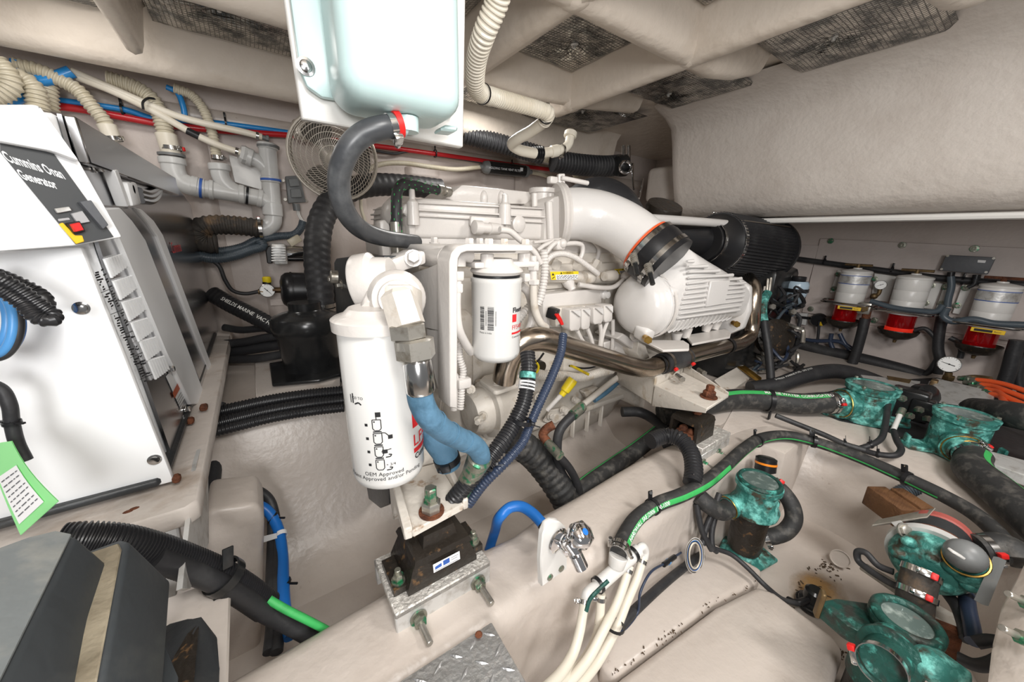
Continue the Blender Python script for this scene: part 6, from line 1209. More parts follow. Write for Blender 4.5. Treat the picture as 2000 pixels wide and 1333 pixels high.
for k, (pts, r_, mt_) in enumerate((([(1857, 540), (1858, 560), (1852, 585), (1850, 600)], .013, 'conduit_grey'), ([(1906, 545), (1902, 556), (1890, 562)], .008, 'rubber'), ([(1700, 588), (1740, 600), (1790, 607), (1830, 608), (1842, 596)], .0125, 'conduit_grey'), ([(1850, 602), (1843, 618), (1860, 628), (1900, 624), (1940, 632), (2010, 636), (2200, 660)], .014, 'conduit_grey'), ([(1843, 605), (1836, 640), (1832, 680), (1836, 706), (1830, 730)], .02, 'rubber'), ([(1848, 620), (1838, 650), (1834, 690)], .012, 'conduit_blue'), ([(1552, 668), (1600, 684), (1650, 694), (1700, 706), (1760, 722), (1800, 734)], .032, 'rubber'), ([(1552, 660), (1590, 666), (1640, 668), (1665, 682)], .011, 'conduit_blue'), ([(1785, 735), (1812, 728), (1828, 708), (1838, 690)], .013, 'rubber'), ([(1600, 628), (1598, 655), (1594, 682)], .007, 'conduit'), ([(1624, 652), (1622, 668), (1628, 684)], .011, 'conduit_blue'), ([(1640, 652), (1648, 668), (1660, 684)], .011, 'conduit_blue'), ([(1785, 646), (1805, 642), (1822, 655), (1832, 670)], .01, 'rubber'), ([(1568, 640), (1567, 655), (1566, 672)], .008, 'conduit'), ([(1855, 660), (1870, 668), (1878, 685), (1875, 700)], .011, 'rubber'))):
    hose('cable', ['grey cable hanging from the dark grey box', 'short black cable under the dark grey box', 'grey cable looped over the middle filter ring', 'grey cable looped over the last filter ring', 'fat black cable trunk between middle and last filter', 'blue-grey cable beside the black trunk', 'fat black cable bundle sagging below the filters', 'blue-grey cable above the sagging bundle', 'black cable curving up from the bundle end', 'thin cable at the first filter warning sticker', 'left of two sensor leads under the first filter', 'right of two sensor leads under the first filter', 'sensor lead bending away from the middle filter', 'thin lead under the small sensor box', 'black lead curling beside the last filter'][k], 'cable', VS(pts, x=2.56 if k in (2, 3) else 2.66), r_, mt_)
lg = thing('pressure_gauge', 'larger round liquid gauge below the last filter', 'gauge', V(1852, 730, x=2.5)); gauge(lg, V(1854, 712, x=2.45), Vector((-1, -.1, .25)), .036, 1.1)
m = MB(); m.cyl(V(1853, 728, x=2.45), V(1850, 748, x=2.45), .012, n=12); m.hex(V(1851, 742, x=2.45), Zd, .02, .02); m.build('gauge_stem', 'brass_dull', lg)
sb_ = thing('sensor_box', 'small grey sensor box on the bulkhead left of the first filter', 'sensor', V(1568, 640, x=2.72)); m = MB(); m.prism(VS([(1562, 611), (1580, 612), (1577, 635), (1560, 632)], x=2.72), (-.03, 0, 0), .003, 1); m.build('box_body', 'pvc', sb_); m = MB(); m.prism(VS([(1556, 617), (1590, 620), (1589, 625), (1555, 622)], x=2.69), (-.004, 0, 0)); m.build('strap', 'black_plastic', sb_)
m = MB(); m.lathe(V(1600, 625, x=2.7), -Xd, [(0, .04), (.03, .038), (.04, .03)], 20); hn = m.build('horn', 'black_plastic', None, 'round black horn behind the first filter with a warning triangle', 'horn'); m = MB(); m.add(VS([(1599, 636), (1607, 637), (1603, 628)], x=2.655), [[0, 1, 2]]); m.build('warning_triangle', 'tag_yellow', hn, fix=False)
# ---- dark gearbox cluster behind the aftercooler
gx = thing('gearbox', 'dark cluttered gearbox and wiring between the engine and the bulkhead', 'gearbox', V(1500, 720, d=1.9))
m = MB(); m.box((2.05, .95, .55), (.7, .5, .34), .03, 2); m.box((2.2, .85, .78), (.3, .3, .2), .03, 2); m.build('casing', 'black_gloss', gx)
m = MB(); m.lathe(V(1508, 660, d=1.75), -FW, [(0, .09), (.03, .09), (.04, .06)], 24); m.build('cover', 'cast_black', gx)
rnd = random.Random(21); mts = ['rubber', 'rubber', 'conduit_grey', 'rubber', 'black_gloss', 'rubber', 'steel_nut', 'conduit_blue']
for k in range(46):
    x0, y0 = rnd.uniform(1478, 1562), rnd.uniform(575, 715); p = [(x0, y0, rnd.uniform(1.72, 1.86))]
    for j in range(3): p.append((min(1575, max(1470, p[-1][0]+rnd.uniform(-26, 26))), min(725, max(560, p[-1][1]+rnd.uniform(-26, 26))), p[-1][2]+rnd.uniform(-.05, .05)))
    m = MB(); m.tube(HOSE(p), rnd.choice((.005, .007, .009)), 7, 4); m.build('wiring', mts[k % 8], gx)
for px, py in ((1505, 600), (1530, 640), (1490, 690), (1515, 695), (1545, 610), (1498, 640)): m = MB(); m.hex(V(px, py, d=1.75), -FW, .016, .02); m.build('bolt', 'steel_nut', gx)
for k, (a, b) in enumerate((((1500, 545), (1497, 585)), ((1506, 543), (1500, 590)), ((1494, 560), (1488, 590)))): m = MB(); m.cyl(V(*a, d=1.75), V(*b, d=1.75), .007, n=8); m.build('rod', 'steel_nut', gx)
for k, (px, py) in enumerate(((1510, 515), (1523, 515), (1536, 518))):
    o = thing('chrome_lever', ('left', 'middle', 'right')[k]+' of the three chrome levers below the air filter', 'lever', V(px, py+14, d=1.85)); m = MB(); m.cyl(V(px, py, d=1.82), V(px-14, py+14, d=1.85), .008, n=10); m.build('shaft', 'chrome', o); m = MB(); m.sphere(V(px, py, d=1.82), .015, 12, 8); m.build('knob', 'chrome', o)
wh = thing('pulley_disc', 'grey metal disc beside the chrome levers', 'disc', V(1530, 550, d=1.85)); m = MB(); m.lathe(V(1531, 538, d=1.85), -FW-RT*.2, [(0, .032), (.012, .032), (.014, .02), (.03, .012)], 24); m.build('disc', 'alu', wh); m = MB(); m.cyl(V(1531, 538, d=1.82), V(1515, 541, d=1.82), .01, n=10); m.build('shaft', 'chrome', wh)
rv = thing('fluid_reservoir', 'translucent blue-white fluid bottle with black cap and strap', 'bottle', V(1548, 605, d=1.9))
c = V(1546, 604, d=1.88); m = MB(); m.lathe(c, Zd, [(0, .025), (.01, .03), (.06, .04), (.075, .048), (.13, .05), (.145, .042)], 24); m.build('bottle', 'reservoir', rv); m = MB(); m.band(c+Zd*.1, Zd, .05, .018, .003, 24); m.build('strap', 'black_plastic', rv); m = MB(); m.lathe(c+Zd*.145, Zd, [(0, .03), (.004, .032), (.022, .032), (.024, .028)], 16); m.build('cap', 'black_plastic', rv)
hose('green_hose', 'teal green and black hose running down behind the stainless elbow', 'hose', HOSE([(1498, 575, 1.66), (1490, 600, 1.64), (1493, 635, 1.62), (1500, 680, 1.6), (1504, 720, 1.58), (1506, 752, 1.56)]), .0165, 'rubber')
m = MB(); m.tube(HOSE([(1499, 572, 1.655), (1490, 592, 1.64), (1489, 612, 1.63), (1492, 628, 1.62)]), .0185, 14, 5); m.build('green_sleeve', 'bronze', None, 'teal sleeve on the hose behind the stainless elbow', 'sleeve')
m = MB(); m.prism([V(1395, 742, d=1.55), V(1448, 712, d=1.75), V(1480, 728, d=1.72), V(1420, 768, d=1.5)], (0, 0, -.01), .002, 1); m.build('cover_plate', 'mount_white', None, 'dusty beige plate behind the rear mount bracket', 'plate')
m = MB(); m.prism([V(1440, 716, d=1.70), V(1455, 714, d=1.70), V(1488, 738, d=1.62), V(1486, 745, d=1.61), V(1478, 744, d=1.61)], (0, 0, -.004), .001, 1); m.build('steel_strap', 'brass', None, 'pale brass coloured strap lying by the black hose', 'strap')
# ---- air filter
af = thing('air_filter', 'big black pleated air filter cone behind the aftercooler', 'air filter', V(1440, 560, d=1.7))
a, b = V(1396, 476, d=1.62), V(1490, 490, d=1.86); ax = (b-a).normalized(); Lf = (b-a).length; x_, y_, _ = frame(ax, UP)
rows = []
for t, r_ in ((0, .13), (.01, .138), (1, .15), (1.01, .144)):
    rows.append([a+ax*Lf*t+(x_*math.cos(2*math.pi*k/120)+y_*math.sin(2*math.pi*k/120))*(r_-(.010 if k % 2 else 0)*(1 if .005 < t < 1.005 else 0)) for k in range(120)])
m = MB(); m.grid(rows, True); m.f.append(list(range(120))); m.build('pleated_cone', 'rubber', af, ang=20)
m = MB(); m.lathe(a+ax*Lf, ax, [(0, .15), (.0, .158), (.02, .158), (.03, .14), (.03, 0)], 40); m.build('end_rim', 'black_plastic', af)
m = MB(); m.lathe(a-ax*.10, ax, [(0, .085), (.04, .09), (.08, .11), (.1, .127)], 36); m.build('neck', 'black_plastic', af); clamp(af, a+ax*.012, ax, .133, .022, 'stainless', screw=UP); clamp(af, a-ax*.075, ax, .092, .02, 'stainless')
m = MB(); d_ = (-FW*.8+UP*.45); d_ = (d_-ax*d_.dot(ax)).normalized(); m.tube([a+ax*.03+d_*.133, a+ax*(Lf-.01)+d_*.152], .003, 6, 1); m.build('seam', 'copper_clamp', af)
m = MB(); m.tube(HOSE([(1388, 474, 1.62), (1350, 466, 1.58), (1310, 455, 1.56), (1270, 450, 1.54)]), .075, 28, 6); m.build('intake_duct', 'black_plastic', af)
m = MB(); m.lathe(V(1292, 418, d=1.5), Vector((-.2, -.5, 1)), [(0, .07), (.02, .075), (.04, .07)], 28); m.build('turbo_collar', 'cast_black', af)
hose('drain_pipe', 'cream pipe bend under the locker edge', 'pipe', HOSE([(1524, 400, 2.2), (1522, 425, 2.2), (1512, 437, 2.2), (1495, 437, 2.2)]), .02, 'cream_dark')
# ================================================================== LOWER RIGHT
def strainer(cx, cy, z0, h, r, label, port, mt='bronze', lidmt='glass_lid', ears=True, rear=None):
    o = thing('sea_strainer', label, 'strainer', (cx, cy, z0), 'bronze sea strainers'); c = Vector((cx, cy, z0))
    m = MB(); m.lathe(c, Zd, [(0, r*1.0), (h*.08, r*1.05), (h*.12, r*.98), (h*.8, r*.98), (h*.84, r*1.06), (h*.93, r*1.06), (h*.95, r*.9)], 40); b = m.build('body', mt, o)
    m = MB(); m.lathe(c+Zd*h*.93, Zd, [(0, r*1.0), (0, r*1.08), (h*.05, r*1.1), (h*.07, r*1.02), (h*.075, r*.84), (h*.05, r*.8)], 40, cap=False); m.build('lid_ring', mt, o)
    m = MB(); m.lathe(c+Zd*h*.955, Zd, [(0, r*.82), (.004, r*.82)], 32); m.build('glass_lid', lidmt, o)
    if port is not None:
        d = Vector(port).normalized(); pc = c+Zd*h*.42
        m = MB(); m.lathe(pc+d*r*.7, d, [(0, r*.72), (r*.42, r*.72), (r*.46, r*.8), (r*.6, r*.8), (r*.62, r*.62), (r*.95, r*.6), (r*.97, r*.5)], 32); m.build('inlet_port', mt, o)
        m = MB(); m.ring(pc+d*(r*1.3), d, r*.72, r*.035, 30, 6); m.build('gasket', 'brass', o)
    if ears:
        for s_ in (1, -1):
            e = Vector((.55*s_, -.83*s_, 0)) if ears is True else Vector(ears)*s_
            q = e.cross(Zd); m = MB(); m.prism([c+e*r*.6+q*r*.55, c+e*r*1.75+q*r*.5, c+e*r*1.95, c+e*r*1.75-q*r*.5, c+e*r*.6-q*r*.55], (0, 0, .014), .003, 1); er = m.build('base_ear', mt, o)
            m = MB(); m.prism([c+e*r*1.7+q*r*.25, c+e*r*1.85+q*r*.2, c+e*r*1.85-q*r*.2, c+e*r*1.7-q*r*.25], (0, 0, .04), .004, 1); m.build('ear_lug', mt, er)
    for k in range(3):
        th_ = k*2.1+.9; p = c+Zd*h*.98+Vector((math.cos(th_), math.sin(th_), 0))*r*1.02; m = MB(); m.hex(p-Zd*.006, Zd, r*.09, .014); m.build('lid_nut', 'steel_green', o)
    return o, c
S1c = V(1684, 818, z=.385); S2c = V(1856, 884, z=.385)
s1, c1 = strainer(S1c.x, S1c.y, .385, .135, .068, 'verdigris sea strainer with clear lid, the far one on the shelf', Vector((-.75, .6, 0)))
s2, c2 = strainer(S2c.x, S2c.y, .385, .135, .062, 'verdigris sea strainer with clear lid, the near one on the shelf', Vector((-.85, -.25, -.1)))
SH = Vector((-.78, .62, 0)).normalized(); h0 = c1+Zd*.057+SH*.085
HH1 = [h0, h0+SH*.06]+[V(1560, 789, z=.432), V(1500, 782, z=.432), V(1440, 780, z=.432), V(1395, 786, z=.43), V(1350, 800, z=.42), V(1290, 812, z=.40)]
sh1 = hose('sea_water_hose', 'thick black sea-water hose with green stripe leading to the far strainer', 'hose', HH1, .038, 'hose_dusty', n=28)
stripe(sh1, HH1[1:6], .038, -FW*.45+Zd*.9, .22)
P_ = catmull(HH1, 10)[::-1]; m = MB(); text_path(m, 'MARINE WATER CORRUGATED', P_, .0385, -FW*.45+Zd*.9, .016, .0012, .0003, .42); m.build('hose_print', 'hose_print', sh1, fix=False)
clamp(sh1, h0+SH*.03, SH, .0385, .013, 'stainless', screw=-FW+UP*.3, cap='red'); clamp(sh1, h0+SH*.046, SH, .0385, .011, 'stainless', screw=-FW-UP*.2)
m = MB(); m.band(V(1503, 783, z=.432), HH1[3]-HH1[2], .0385, .014, .003, 24); m.obox(V(1503, 812, z=.40), (.014, .006, .03), Zd, None, .001); m.build('wide_strap', 'black_plastic', sh1)
SH2 = Vector((-.86, -.32, -.05)).normalized(); h2 = c2+Zd*.052+SH2*.075
HH2 = [h2, h2+SH2*.05, V(1900, 918, z=.43), V(1950, 960, z=.43), V(2010, 1012, z=.43), V(2080, 1070, z=.43), V(2200, 1170, z=.43), V(2400, 1330, z=.43)]
sh2 = hose('sea_water_hose', 'thick black sea-water hose with green stripe leaving the near strainer towards the corner', 'hose', HH2, .0375, 'hose_dusty', n=28)
stripe(sh2, HH2[1:], .0375, Zd*.9+Vector((.45, -.5, 0)), .2)
for s_ in (.02, .04): clamp(sh2, h2+SH2*s_, SH2, .038, .012, 'stainless', screw=-FW+UP*.6, cap='red' if s_ < .03 else None)
hose('sea_water_hose', 'thick black hose behind the near strainer running off to the right', 'hose', HOSE([(1905, 800, 1.2), (1950, 806, 1.1), (2000, 815, 1.02), (2070, 830, .95), (2300, 880, .78)]), .038, 'hose_dusty', n=22)
m = MB(); m.cyl(V(1900, 802, d=1.22), V(1925, 803, d=1.17), .039, n=24, ch=.003); m.build('steel_cuff', 'stainless', None, 'bright steel cuff on the hose behind the near strainer', 'cuff')
hp2 = HOSE([(1465, 760, 1.52), (1490, 757, 1.52), (1520, 752, 1.52), (1560, 738, 1.53), (1600, 728, 1.55), (1640, 726, 1.57), (1680, 735, 1.58), (1720, 750, 1.58)])
rh = hose('printed_hose', 'black hose with white print curving in front of the bulkhead', 'hose', hp2, .032, 'rubber', n=20)
m = MB(); text_path(m, 'SHIELDS  MARINE FUEL  SAE J1527', catmull(hp2, 10), .032, Zd-FW*.25, .012, .0012, 0, .1); m.build('hose_print', 'hose_print', rh, fix=False)
# aluminium boxes, orange hoses
b1 = thing('steel_plate', 'dusty steel plate box behind the far strainer', 'plate', V(1740, 770, d=1.5)); m = MB(); m.prism([V(1680, 732, d=1.55), V(1798, 745, d=1.5), V(1778, 768, d=1.42), V(1730, 758, d=1.42), V(1690, 745, d=1.48)], (0, 0, -.035), .002, 1); pl_ = m.build('plate_body', 'alu', b1); m = MB(); m.prism([V(1732, 735, d=1.52), V(1780, 743, d=1.5), V(1776, 750, d=1.48), V(1735, 742, d=1.50)], (0, 0, .002)); m.build('name_plate', 'brass_dull', pl_)
b3 = thing('manifold_block', 'bright aluminium manifold block behind the near strainer', 'manifold', V(1880, 790, d=1.4)); m = MB(); m.prism([V(1829, 739, d=1.45), V(1946, 766, d=1.32), V(1938, 800, d=1.26), V(1812, 784, d=1.36)], (.05, .02, -.03), .003, 1); m.build('block', 'alu', b3)
for k in range(4):
    p = HOSE([(1900+k*10, 742+k*9, 1.42-k*.03), (1930+k*8, 745+k*10, 1.38-k*.03), (1965, 752+k*12, 1.33-k*.03), (2060, 785+k*15, 1.2-k*.03), (2300, 860+k*20, .95-k*.03)])
    oh = hose('orange_hose', ('topmost', 'second', 'third', 'lowest')[k]+' of the four orange hydraulic hoses at the right edge', 'hose', p, .0095, 'orange', group='orange hydraulic hoses')
    m = MB(); t = (p[1]-p[0]).normalized(); m.cyl(p[0]-t*.04, p[0]+t*.01, .010, n=12); m.hex(p[0]-t*.02, t, .0145, .014); m.build('crimp_fitting', 'steel_green', oh)
m = MB(); m.tube(HOSE([(1880, 740, 1.46), (1905, 738, 1.44), (1935, 742, 1.4)]), .012, 10, 4); m.build('fitting_row', 'brass_dull', b3); m = MB(); m.hex(V(1960, 775, d=1.3), RT, .018, .02); m.build('end_nut', 'brass_dull', b3)
db = thing('black_bracketry', 'dark pump brackets between the two shelf strainers', 'pump', V(1780, 830, d=1.3)); m = MB(); m.obox(V(1772, 790, d=1.34), (.07, .10, .12), Zd, Xd, .01); m.obox(V(1800, 800, d=1.30), (.06, .06, .08), Zd, Xd, .01); m.lathe(V(1795, 775, d=1.38), -FW, [(0, .05), (.03, .05), (.04, .03)], 20); m.build('casing', 'black_gloss', db)
for px, py in ((1757, 778), (1790, 800), (1772, 812), (1806, 818)): m = MB(); m.hex(V(px, py, d=1.24), -FW, .012, .016); m.build('bolt', 'steel_green', db)
m = MB(); m.obox(V(1820, 760, d=1.45), (.04, .02, .08), Zd, Xd, .004); m.build('tag', 'brass_dull', db)
for pts, lab in (([(1738, 770, 1.28), (1733, 800, 1.22), (1728, 835, 1.16), (1720, 858, 1.12), (1700, 870, 1.11), (1675, 878, 1.12)], 'black cable bending down in front of the far strainer'), ([(1745, 842, 1.16), (1752, 862, 1.11), (1760, 878, 1.08), (1748, 890, 1.06), (1715, 888, 1.08), (1685, 880, 1.11)], 'black cable looping on the shelf below the far strainer'), ([(1515, 812, 1.24), (1560, 830, 1.21), (1610, 850, 1.17), (1650, 868, 1.13), (1690, 880, 1.1)], 'pair of black cables running along the shelf edge')):
    cb_ = hose('cable', lab, 'cable', HOSE(pts), .0085, 'rubber')
    cable_tie(cb_, V(pts[-2][0], pts[-2][1], d=pts[-2][2]), HOSE(pts)[-1]-HOSE(pts)[-2], .009, UP)
sw = thing('float_sensor', 'white tube sensor between the strainers', 'sensor', V(1745, 842, d=1.2)); m = MB(); m.cyl(V(1758, 810, d=1.2), V(1744, 842, d=1.17), .007, n=12, ch=.001); m.build('tube', 'white_plastic', sw); m = MB(); m.cyl(V(1763, 800, d=1.21), V(1757, 812, d=1.2), .010, n=12); m.build('cap', 'steel_green', sw)
m = MB(); m.prism(VS([(1930, 880), (2300, 980), (2300, 1030), (1935, 905)], z=.45), (0, 0, -.03), .003, 1); m.build('steel_channel', 'alu', None, 'grey steel channel at the right picture edge', 'channel')
m = MB(); m.prism(VS([(1590, 772), (1700, 745), (1830, 738), (2400, 880), (2400, 1080), (1960, 925), (1880, 902), (1800, 870), (1720, 838), (1640, 822), (1585, 800)], z=.384), (0, 0, -.004)); m.build('shade_sheet', 'rubber', None, 'black sheet painting the bilge shade under the two shelf strainers', 'mat')  # dark sheet laid on the shelf to paint in bilge shade
# ---- long hose over the stringer and along the shelf
LH = [V(1208, 1078, z=.402), V(1222, 1045, z=.404), V(1245, 1012, z=.406), V(1285, 985, z=.406), V(1330, 968, z=.406), V(1375, 945, z=.41), V(1415, 912, z=.41), V(1455, 876, z=.41), V(1490, 856, z=.405), V(1540, 852, z=.402), V(1600, 866, z=.40), V(1680, 895, z=.40), V(1760, 930, z=.40), V(1840, 968, z=.40), V(1900, 1002, z=.40), V(1945, 1040, z=.40), V(1972, 1075, z=.395), V(1985, 1098, z=.39)]
lh = hose('sanitation_hose', 'long black hose with green line curving from the white tee along the shelf', 'hose', LH, .0165, 'hose_dusty', n=20)
stripe(lh, LH[:7], .0165, -FW*.9+UP*.15+RT*.35, .36); stripe(lh, LH[6:14], .0165, -Zd*.35-FW, .12)
m = MB(); text_path(m, 'HARDWALL SAE J2006  100-1000', catmull(LH, 8), .0168, -FW*.9+UP*.15+RT*.35, .0125, .001, .0002, .03); m.build('hose_print', 'ink_white', lh, fix=False)
clamp(lh, V(1212, 1070, z=.403), LH[1]-LH[0], .0168, .010, 'stainless', screw=-RT); clamp(lh, V(1209, 1079, z=.402), LH[1]-LH[0], .0168, .008, 'stainless', screw=-FW)
for px, py, i in ((1275, 990, 2), (1360, 953, 4), (1478, 862, 7), (1590, 863, 9), (1771, 935, 12)):
    c = V(px, py, z=.405); m = MB(); m.band(c, LH[i+1]-LH[i], .0172, .009, .0022, 20); m.obox(c+UP*.026-RT*.006, (.014, .003, .022), UP, LH[i+1]-LH[i], .001); cl = m.build('hose_clip', 'black_plastic', lh)
    m = MB(); m.lathe(c+UP*.034-RT*.006-FW*.002, -FW, [(0, .004), (.003, .004)], 10); m.build('clip_screw', 'stainless', cl)
# white tee with four hoses
te_ = thing('tee_manifold', 'white plastic tee manifold on the stringer side', 'pipe', V(1190, 1120, y=.33))
ta, tb_ = V(1166, 1146, y=.334), V(1246, 1076, y=.334)
m = MB(); m.tube([ta, tb_], .0135, 18, 1); m.build('run', 'white_plastic', te_)
m = MB(); m.cyl(V(1203, 1108, y=.334), V(1208, 1086, y=.337), .0155, .0185, 20, ch=.001); m.build('branch', 'white_plastic', te_)
for px, py in ((1168, 1143), (1236, 1083)): m = MB(); m.band(V(px, py, y=.334), tb_-ta, .0136, .007, .002, 20); m.build('black_band', 'black_plastic', te_)
m = MB(); m.tube([V(1165, 1146, y=.334), V(1154, 1153, y=.332), V(1146, 1162, y=.33), V(1143, 1176, y=.328)], .0095, 14, 5); m.build('elbow', 'white_plastic', te_); m = MB(); m.tube([V(1243, 1078, y=.334), V(1254, 1068, y=.332), V(1260, 1076, y=.33), V(1258, 1090, y=.328)], .0085, 14, 5); m.build('elbow', 'white_plastic', te_)
m = MB(); m.tube(HOSE([(1188, 1135, .62), (1170, 1152, .615), (1152, 1172, .61), (1145, 1195, .605)]), .0035, 8, 4); m.build('green_strap', 'bronze_dark', te_)
for k, (pts, lab) in enumerate((([(1142, 1172), (1138, 1200), (1132, 1235), (1120, 1275), (1098, 1312), (1060, 1352)], 'leftmost of the four cream hoses below the white tee'), ([(1174, 1160), (1172, 1200), (1165, 1245), (1145, 1285), (1115, 1318), (1075, 1352)], 'second of the four cream hoses below the white tee'), ([(1230, 1105), (1216, 1150), (1200, 1190), (1182, 1225), (1150, 1285), (1095, 1352)], 'third of the four cream hoses below the white tee'), ([(1257, 1088), (1244, 1130), (1225, 1175), (1205, 1225), (1170, 1290), (1120, 1352)], 'rightmost of the four cream hoses below the white tee'))):
    P = [V(px, py, y=.329-.011*j) for j, (px, py) in enumerate(pts)]; hh = hose('drain_hose', lab, 'hose', P, .0085, 'cream_hose', group='cream hoses below the white tee')
    clamp(hh, P[0].lerp(P[1], .25), P[1]-P[0], .0088, .007, 'stainless', screw=-RT)
cable_tie(hh, V(1200, 1222, y=.295), (.3, .1, 1), .018, -RT)
# washdown tap on its plate
tp = thing('washdown_tap', 'chrome washdown tap with blue dot on a white plate', 'tap', V(1085, 1150, y=.34)); 
m = MB(); m.prism(VS([(1058, 1148), (1056, 1095), (1060, 1045), (1068, 1026), (1080, 1018), (1094, 1020), (1105, 1030), (1110, 1050), (1108, 1112)], y=.345), (0, .012, 0), .002, 1); tpl = m.build('back_plate', 'white_plastic', tp)
for px, py in ((1074, 1128), (1096, 1111)): m = MB(); m.lathe(V(px, py, y=.345), -Yd, [(0, .0062), (.002, .0058), (.0025, .003)], 14); m.build('screw', 'steel_green', tpl)
fcen = V(1090, 1056, y=.343); tax = Vector((.15, -1, 0)).normalized()
m = MB(); m.lathe(fcen, tax, [(0, .0215), (.003, .021), (.007, .012), (.01, .010), (.016, .0125), (.024, .013), (.028, .009), (.042, .0085)], 28); m.build('flange', 'chrome', tp)
kc = V(1125, 1052, y=.30)
m = MB(); kax = (V(1138, 1046, d=.56)-V(1118, 1060, d=.575)); m.lathe(kc-kax.normalized()*.006, kax, [(0, .010), (.004, .017), (.016, .0205), (.026, .019), (.03, .012)], 7); kn = m.build('knob', 'chrome', tp, ang=60); m = MB(); m.lathe(kc+kax.normalized()*.024, kax, [(0, .005), (.0006, .005)], 14); m.build('blue_dot', 'cable_blue', kn)
m = MB(); m.cyl(V(1108, 1058, y=.305), V(1130, 1090, y=.29), .0085, n=16); m.lathe(V(1124, 1083, y=.293), V(1130, 1096, y=.288)-V(1124, 1083, y=.293), [(0, .0105), (.022, .0105)], 18); m.build('spout', 'chrome', tp)
m = MB(); m.sphere(V(1110, 1060, y=.31), .013, 14, 10); m.build('valve_body', 'chrome', tp)
BH2 = [V(955, 1075, y=.60), V(966, 1040, y=.585), V(978, 1008, z=.425), V(996, 992, z=.437), V(1018, 990, z=.44), V(1040, 1003, z=.436), V(1058, 1022, z=.428), V(1072, 1038, z=.42)]
wt = hose('water_line', 'blue water hose looping over the stringer to the tap', 'hose', BH2, .0115, 'cable_blue')
m = MB(); t = (BH2[-1]-BH2[-2]).normalized(); m.cyl(BH2[-1]-t*.02, BH2[-1]+t*.006, .0125, n=14); m.hex(BH2[-1]+t*.004, t, .0165, .016); m.build('end_fitting', 'cast_black', wt)
# wire harness on the stringer side
hs = hose('wire_harness', 'black taped harness on the stringer side below the hose', 'harness', [V(1205, 1232, y=.30), V(1228, 1205, y=.305), V(1262, 1172, y=.315), V(1300, 1138, y=.325), V(1335, 1110, y=.335), V(1370, 1085, y=.34)], .010, 'rubber')
hose('blue_wire', 'thin blue wire with white marker beside the harness', 'wire', [V(1202, 1240, y=.29), V(1225, 1225, y=.295), V(1246, 1195, y=.30), V(1250, 1160, y=.305), V(1268, 1122, y=.315), V(1300, 1100, y=.325), V(1330, 1080, y=.335)], .0026, 'conduit_blue')
for k in range(6):
    hose('coiled_wire', ('white', 'black', 'white and thin', 'blue', 'black and thin', 'cream')[k]+' loop of the wire coil hanging by the harness', 'wire', [V(1357+(17-k*1.5)*math.cos(a)+5*math.sin(a), 1086+(32-k*2)*math.sin(a)-12*math.cos(a), y=.325-.002*k) for a in [j*math.pi/6 for j in range(13)]], .0018, ('white_plastic', 'rubber', 'cream_hose', 'cable_blue', 'rubber', 'cream_hose')[k], group='loops of the wire coil')
cn_ = thing('inline_connector', 'black in-line connector with blue ring on the thin wire', 'connector', V(1305, 1098, y=.32)); m = MB(); m.cyl(V(1296, 1104, y=.322), V(1318, 1088, y=.328), .0055, n=12); m.build('shell', 'black_plastic', cn_); m = MB(); m.band(V(1305, 1098, y=.325), V(1318, 1088, y=.328)-V(1296, 1104, y=.322), .0056, .006, .001, 14); m.build('ring', 'tube_blue', cn_)
# dark hoses in the bilge beside the far side of the stringer
for pts, r_, mt_, lab, rb in (([(1095, 1000, 1.0), (1135, 958, 1.04), (1190, 917, 1.12), (1240, 882, 1.2), (1290, 843, 1.3), (1330, 815, 1.38)], .027, 'hose_dusty', 'black hose with fine green line lying in the bilge beside the stringer', None), ([(1270, 862, 1.0), (1300, 852, 1.02), (1328, 858, 1.0), (1348, 882, .97), (1355, 915, .93), (1352, 945, .90)], .0225, 'conduit', 'ribbed black conduit arching over the stringer before the rear mount', .009), ([(1215, 805, 1.36), (1250, 806, 1.36), (1280, 822, 1.32), (1300, 850, 1.22), (1305, 870, 1.15)], .019, 'rubber', 'thin black hose curving under the gearbox foot', None), ([(1005, 862, .94), (1038, 885, .97), (1070, 922, .99), (1100, 968, 1.0), (1118, 1005, 1.0)], .041, 'hose_dusty', 'fat black wire-reinforced hose diving behind the stringer', .02), ([(1135, 800, .98), (1112, 818, .95), (1093, 842, .94), (1088, 880, .95), (1095, 920, .98), (1115, 955, 1.0), (1128, 1000, 1.0)], .0125, 'rubber', 'black oil drain hose bending down from the green fitting', None), ([(1068, 868, .93), (1090, 890, .93), (1115, 920, .97), (1130, 955, 1.0), (1134, 1000, 1.0)], .011, 'rubber', 'black hose from the rusty elbow with green sleeve', None)):
    hz_ = hose('bilge_hose', lab, 'hose', HOSE(pts), r_, mt_, ribs=rb, depth=.07 if r_ > .03 else .12, n=18)
    if 'fine green' in lab: stripe(hz_, HOSE(pts), r_, UP*.9-RT*.6-FW*.2, .1)
    if 'oil drain' in lab: m = MB(); m.tube(HOSE([(1137, 795, .985), (1118, 812, .95)]), .0145, 14, 1); m.build('green_fitting', 'steel_green', hz_)
    if 'rusty elbow' in lab: m = MB(); m.tube(HOSE([(1082, 830, .95), (1068, 838, .95), (1060, 850, .95), (1070, 865, .94)]), .012, 12, 5); m.build('elbow', 'rusty', hz_); m = MB(); m.tube(HOSE([(1070, 866, .935), (1094, 892, .895)]), .0125, 14, 1); m.build('green_sleeve', 'steel_green', hz_)
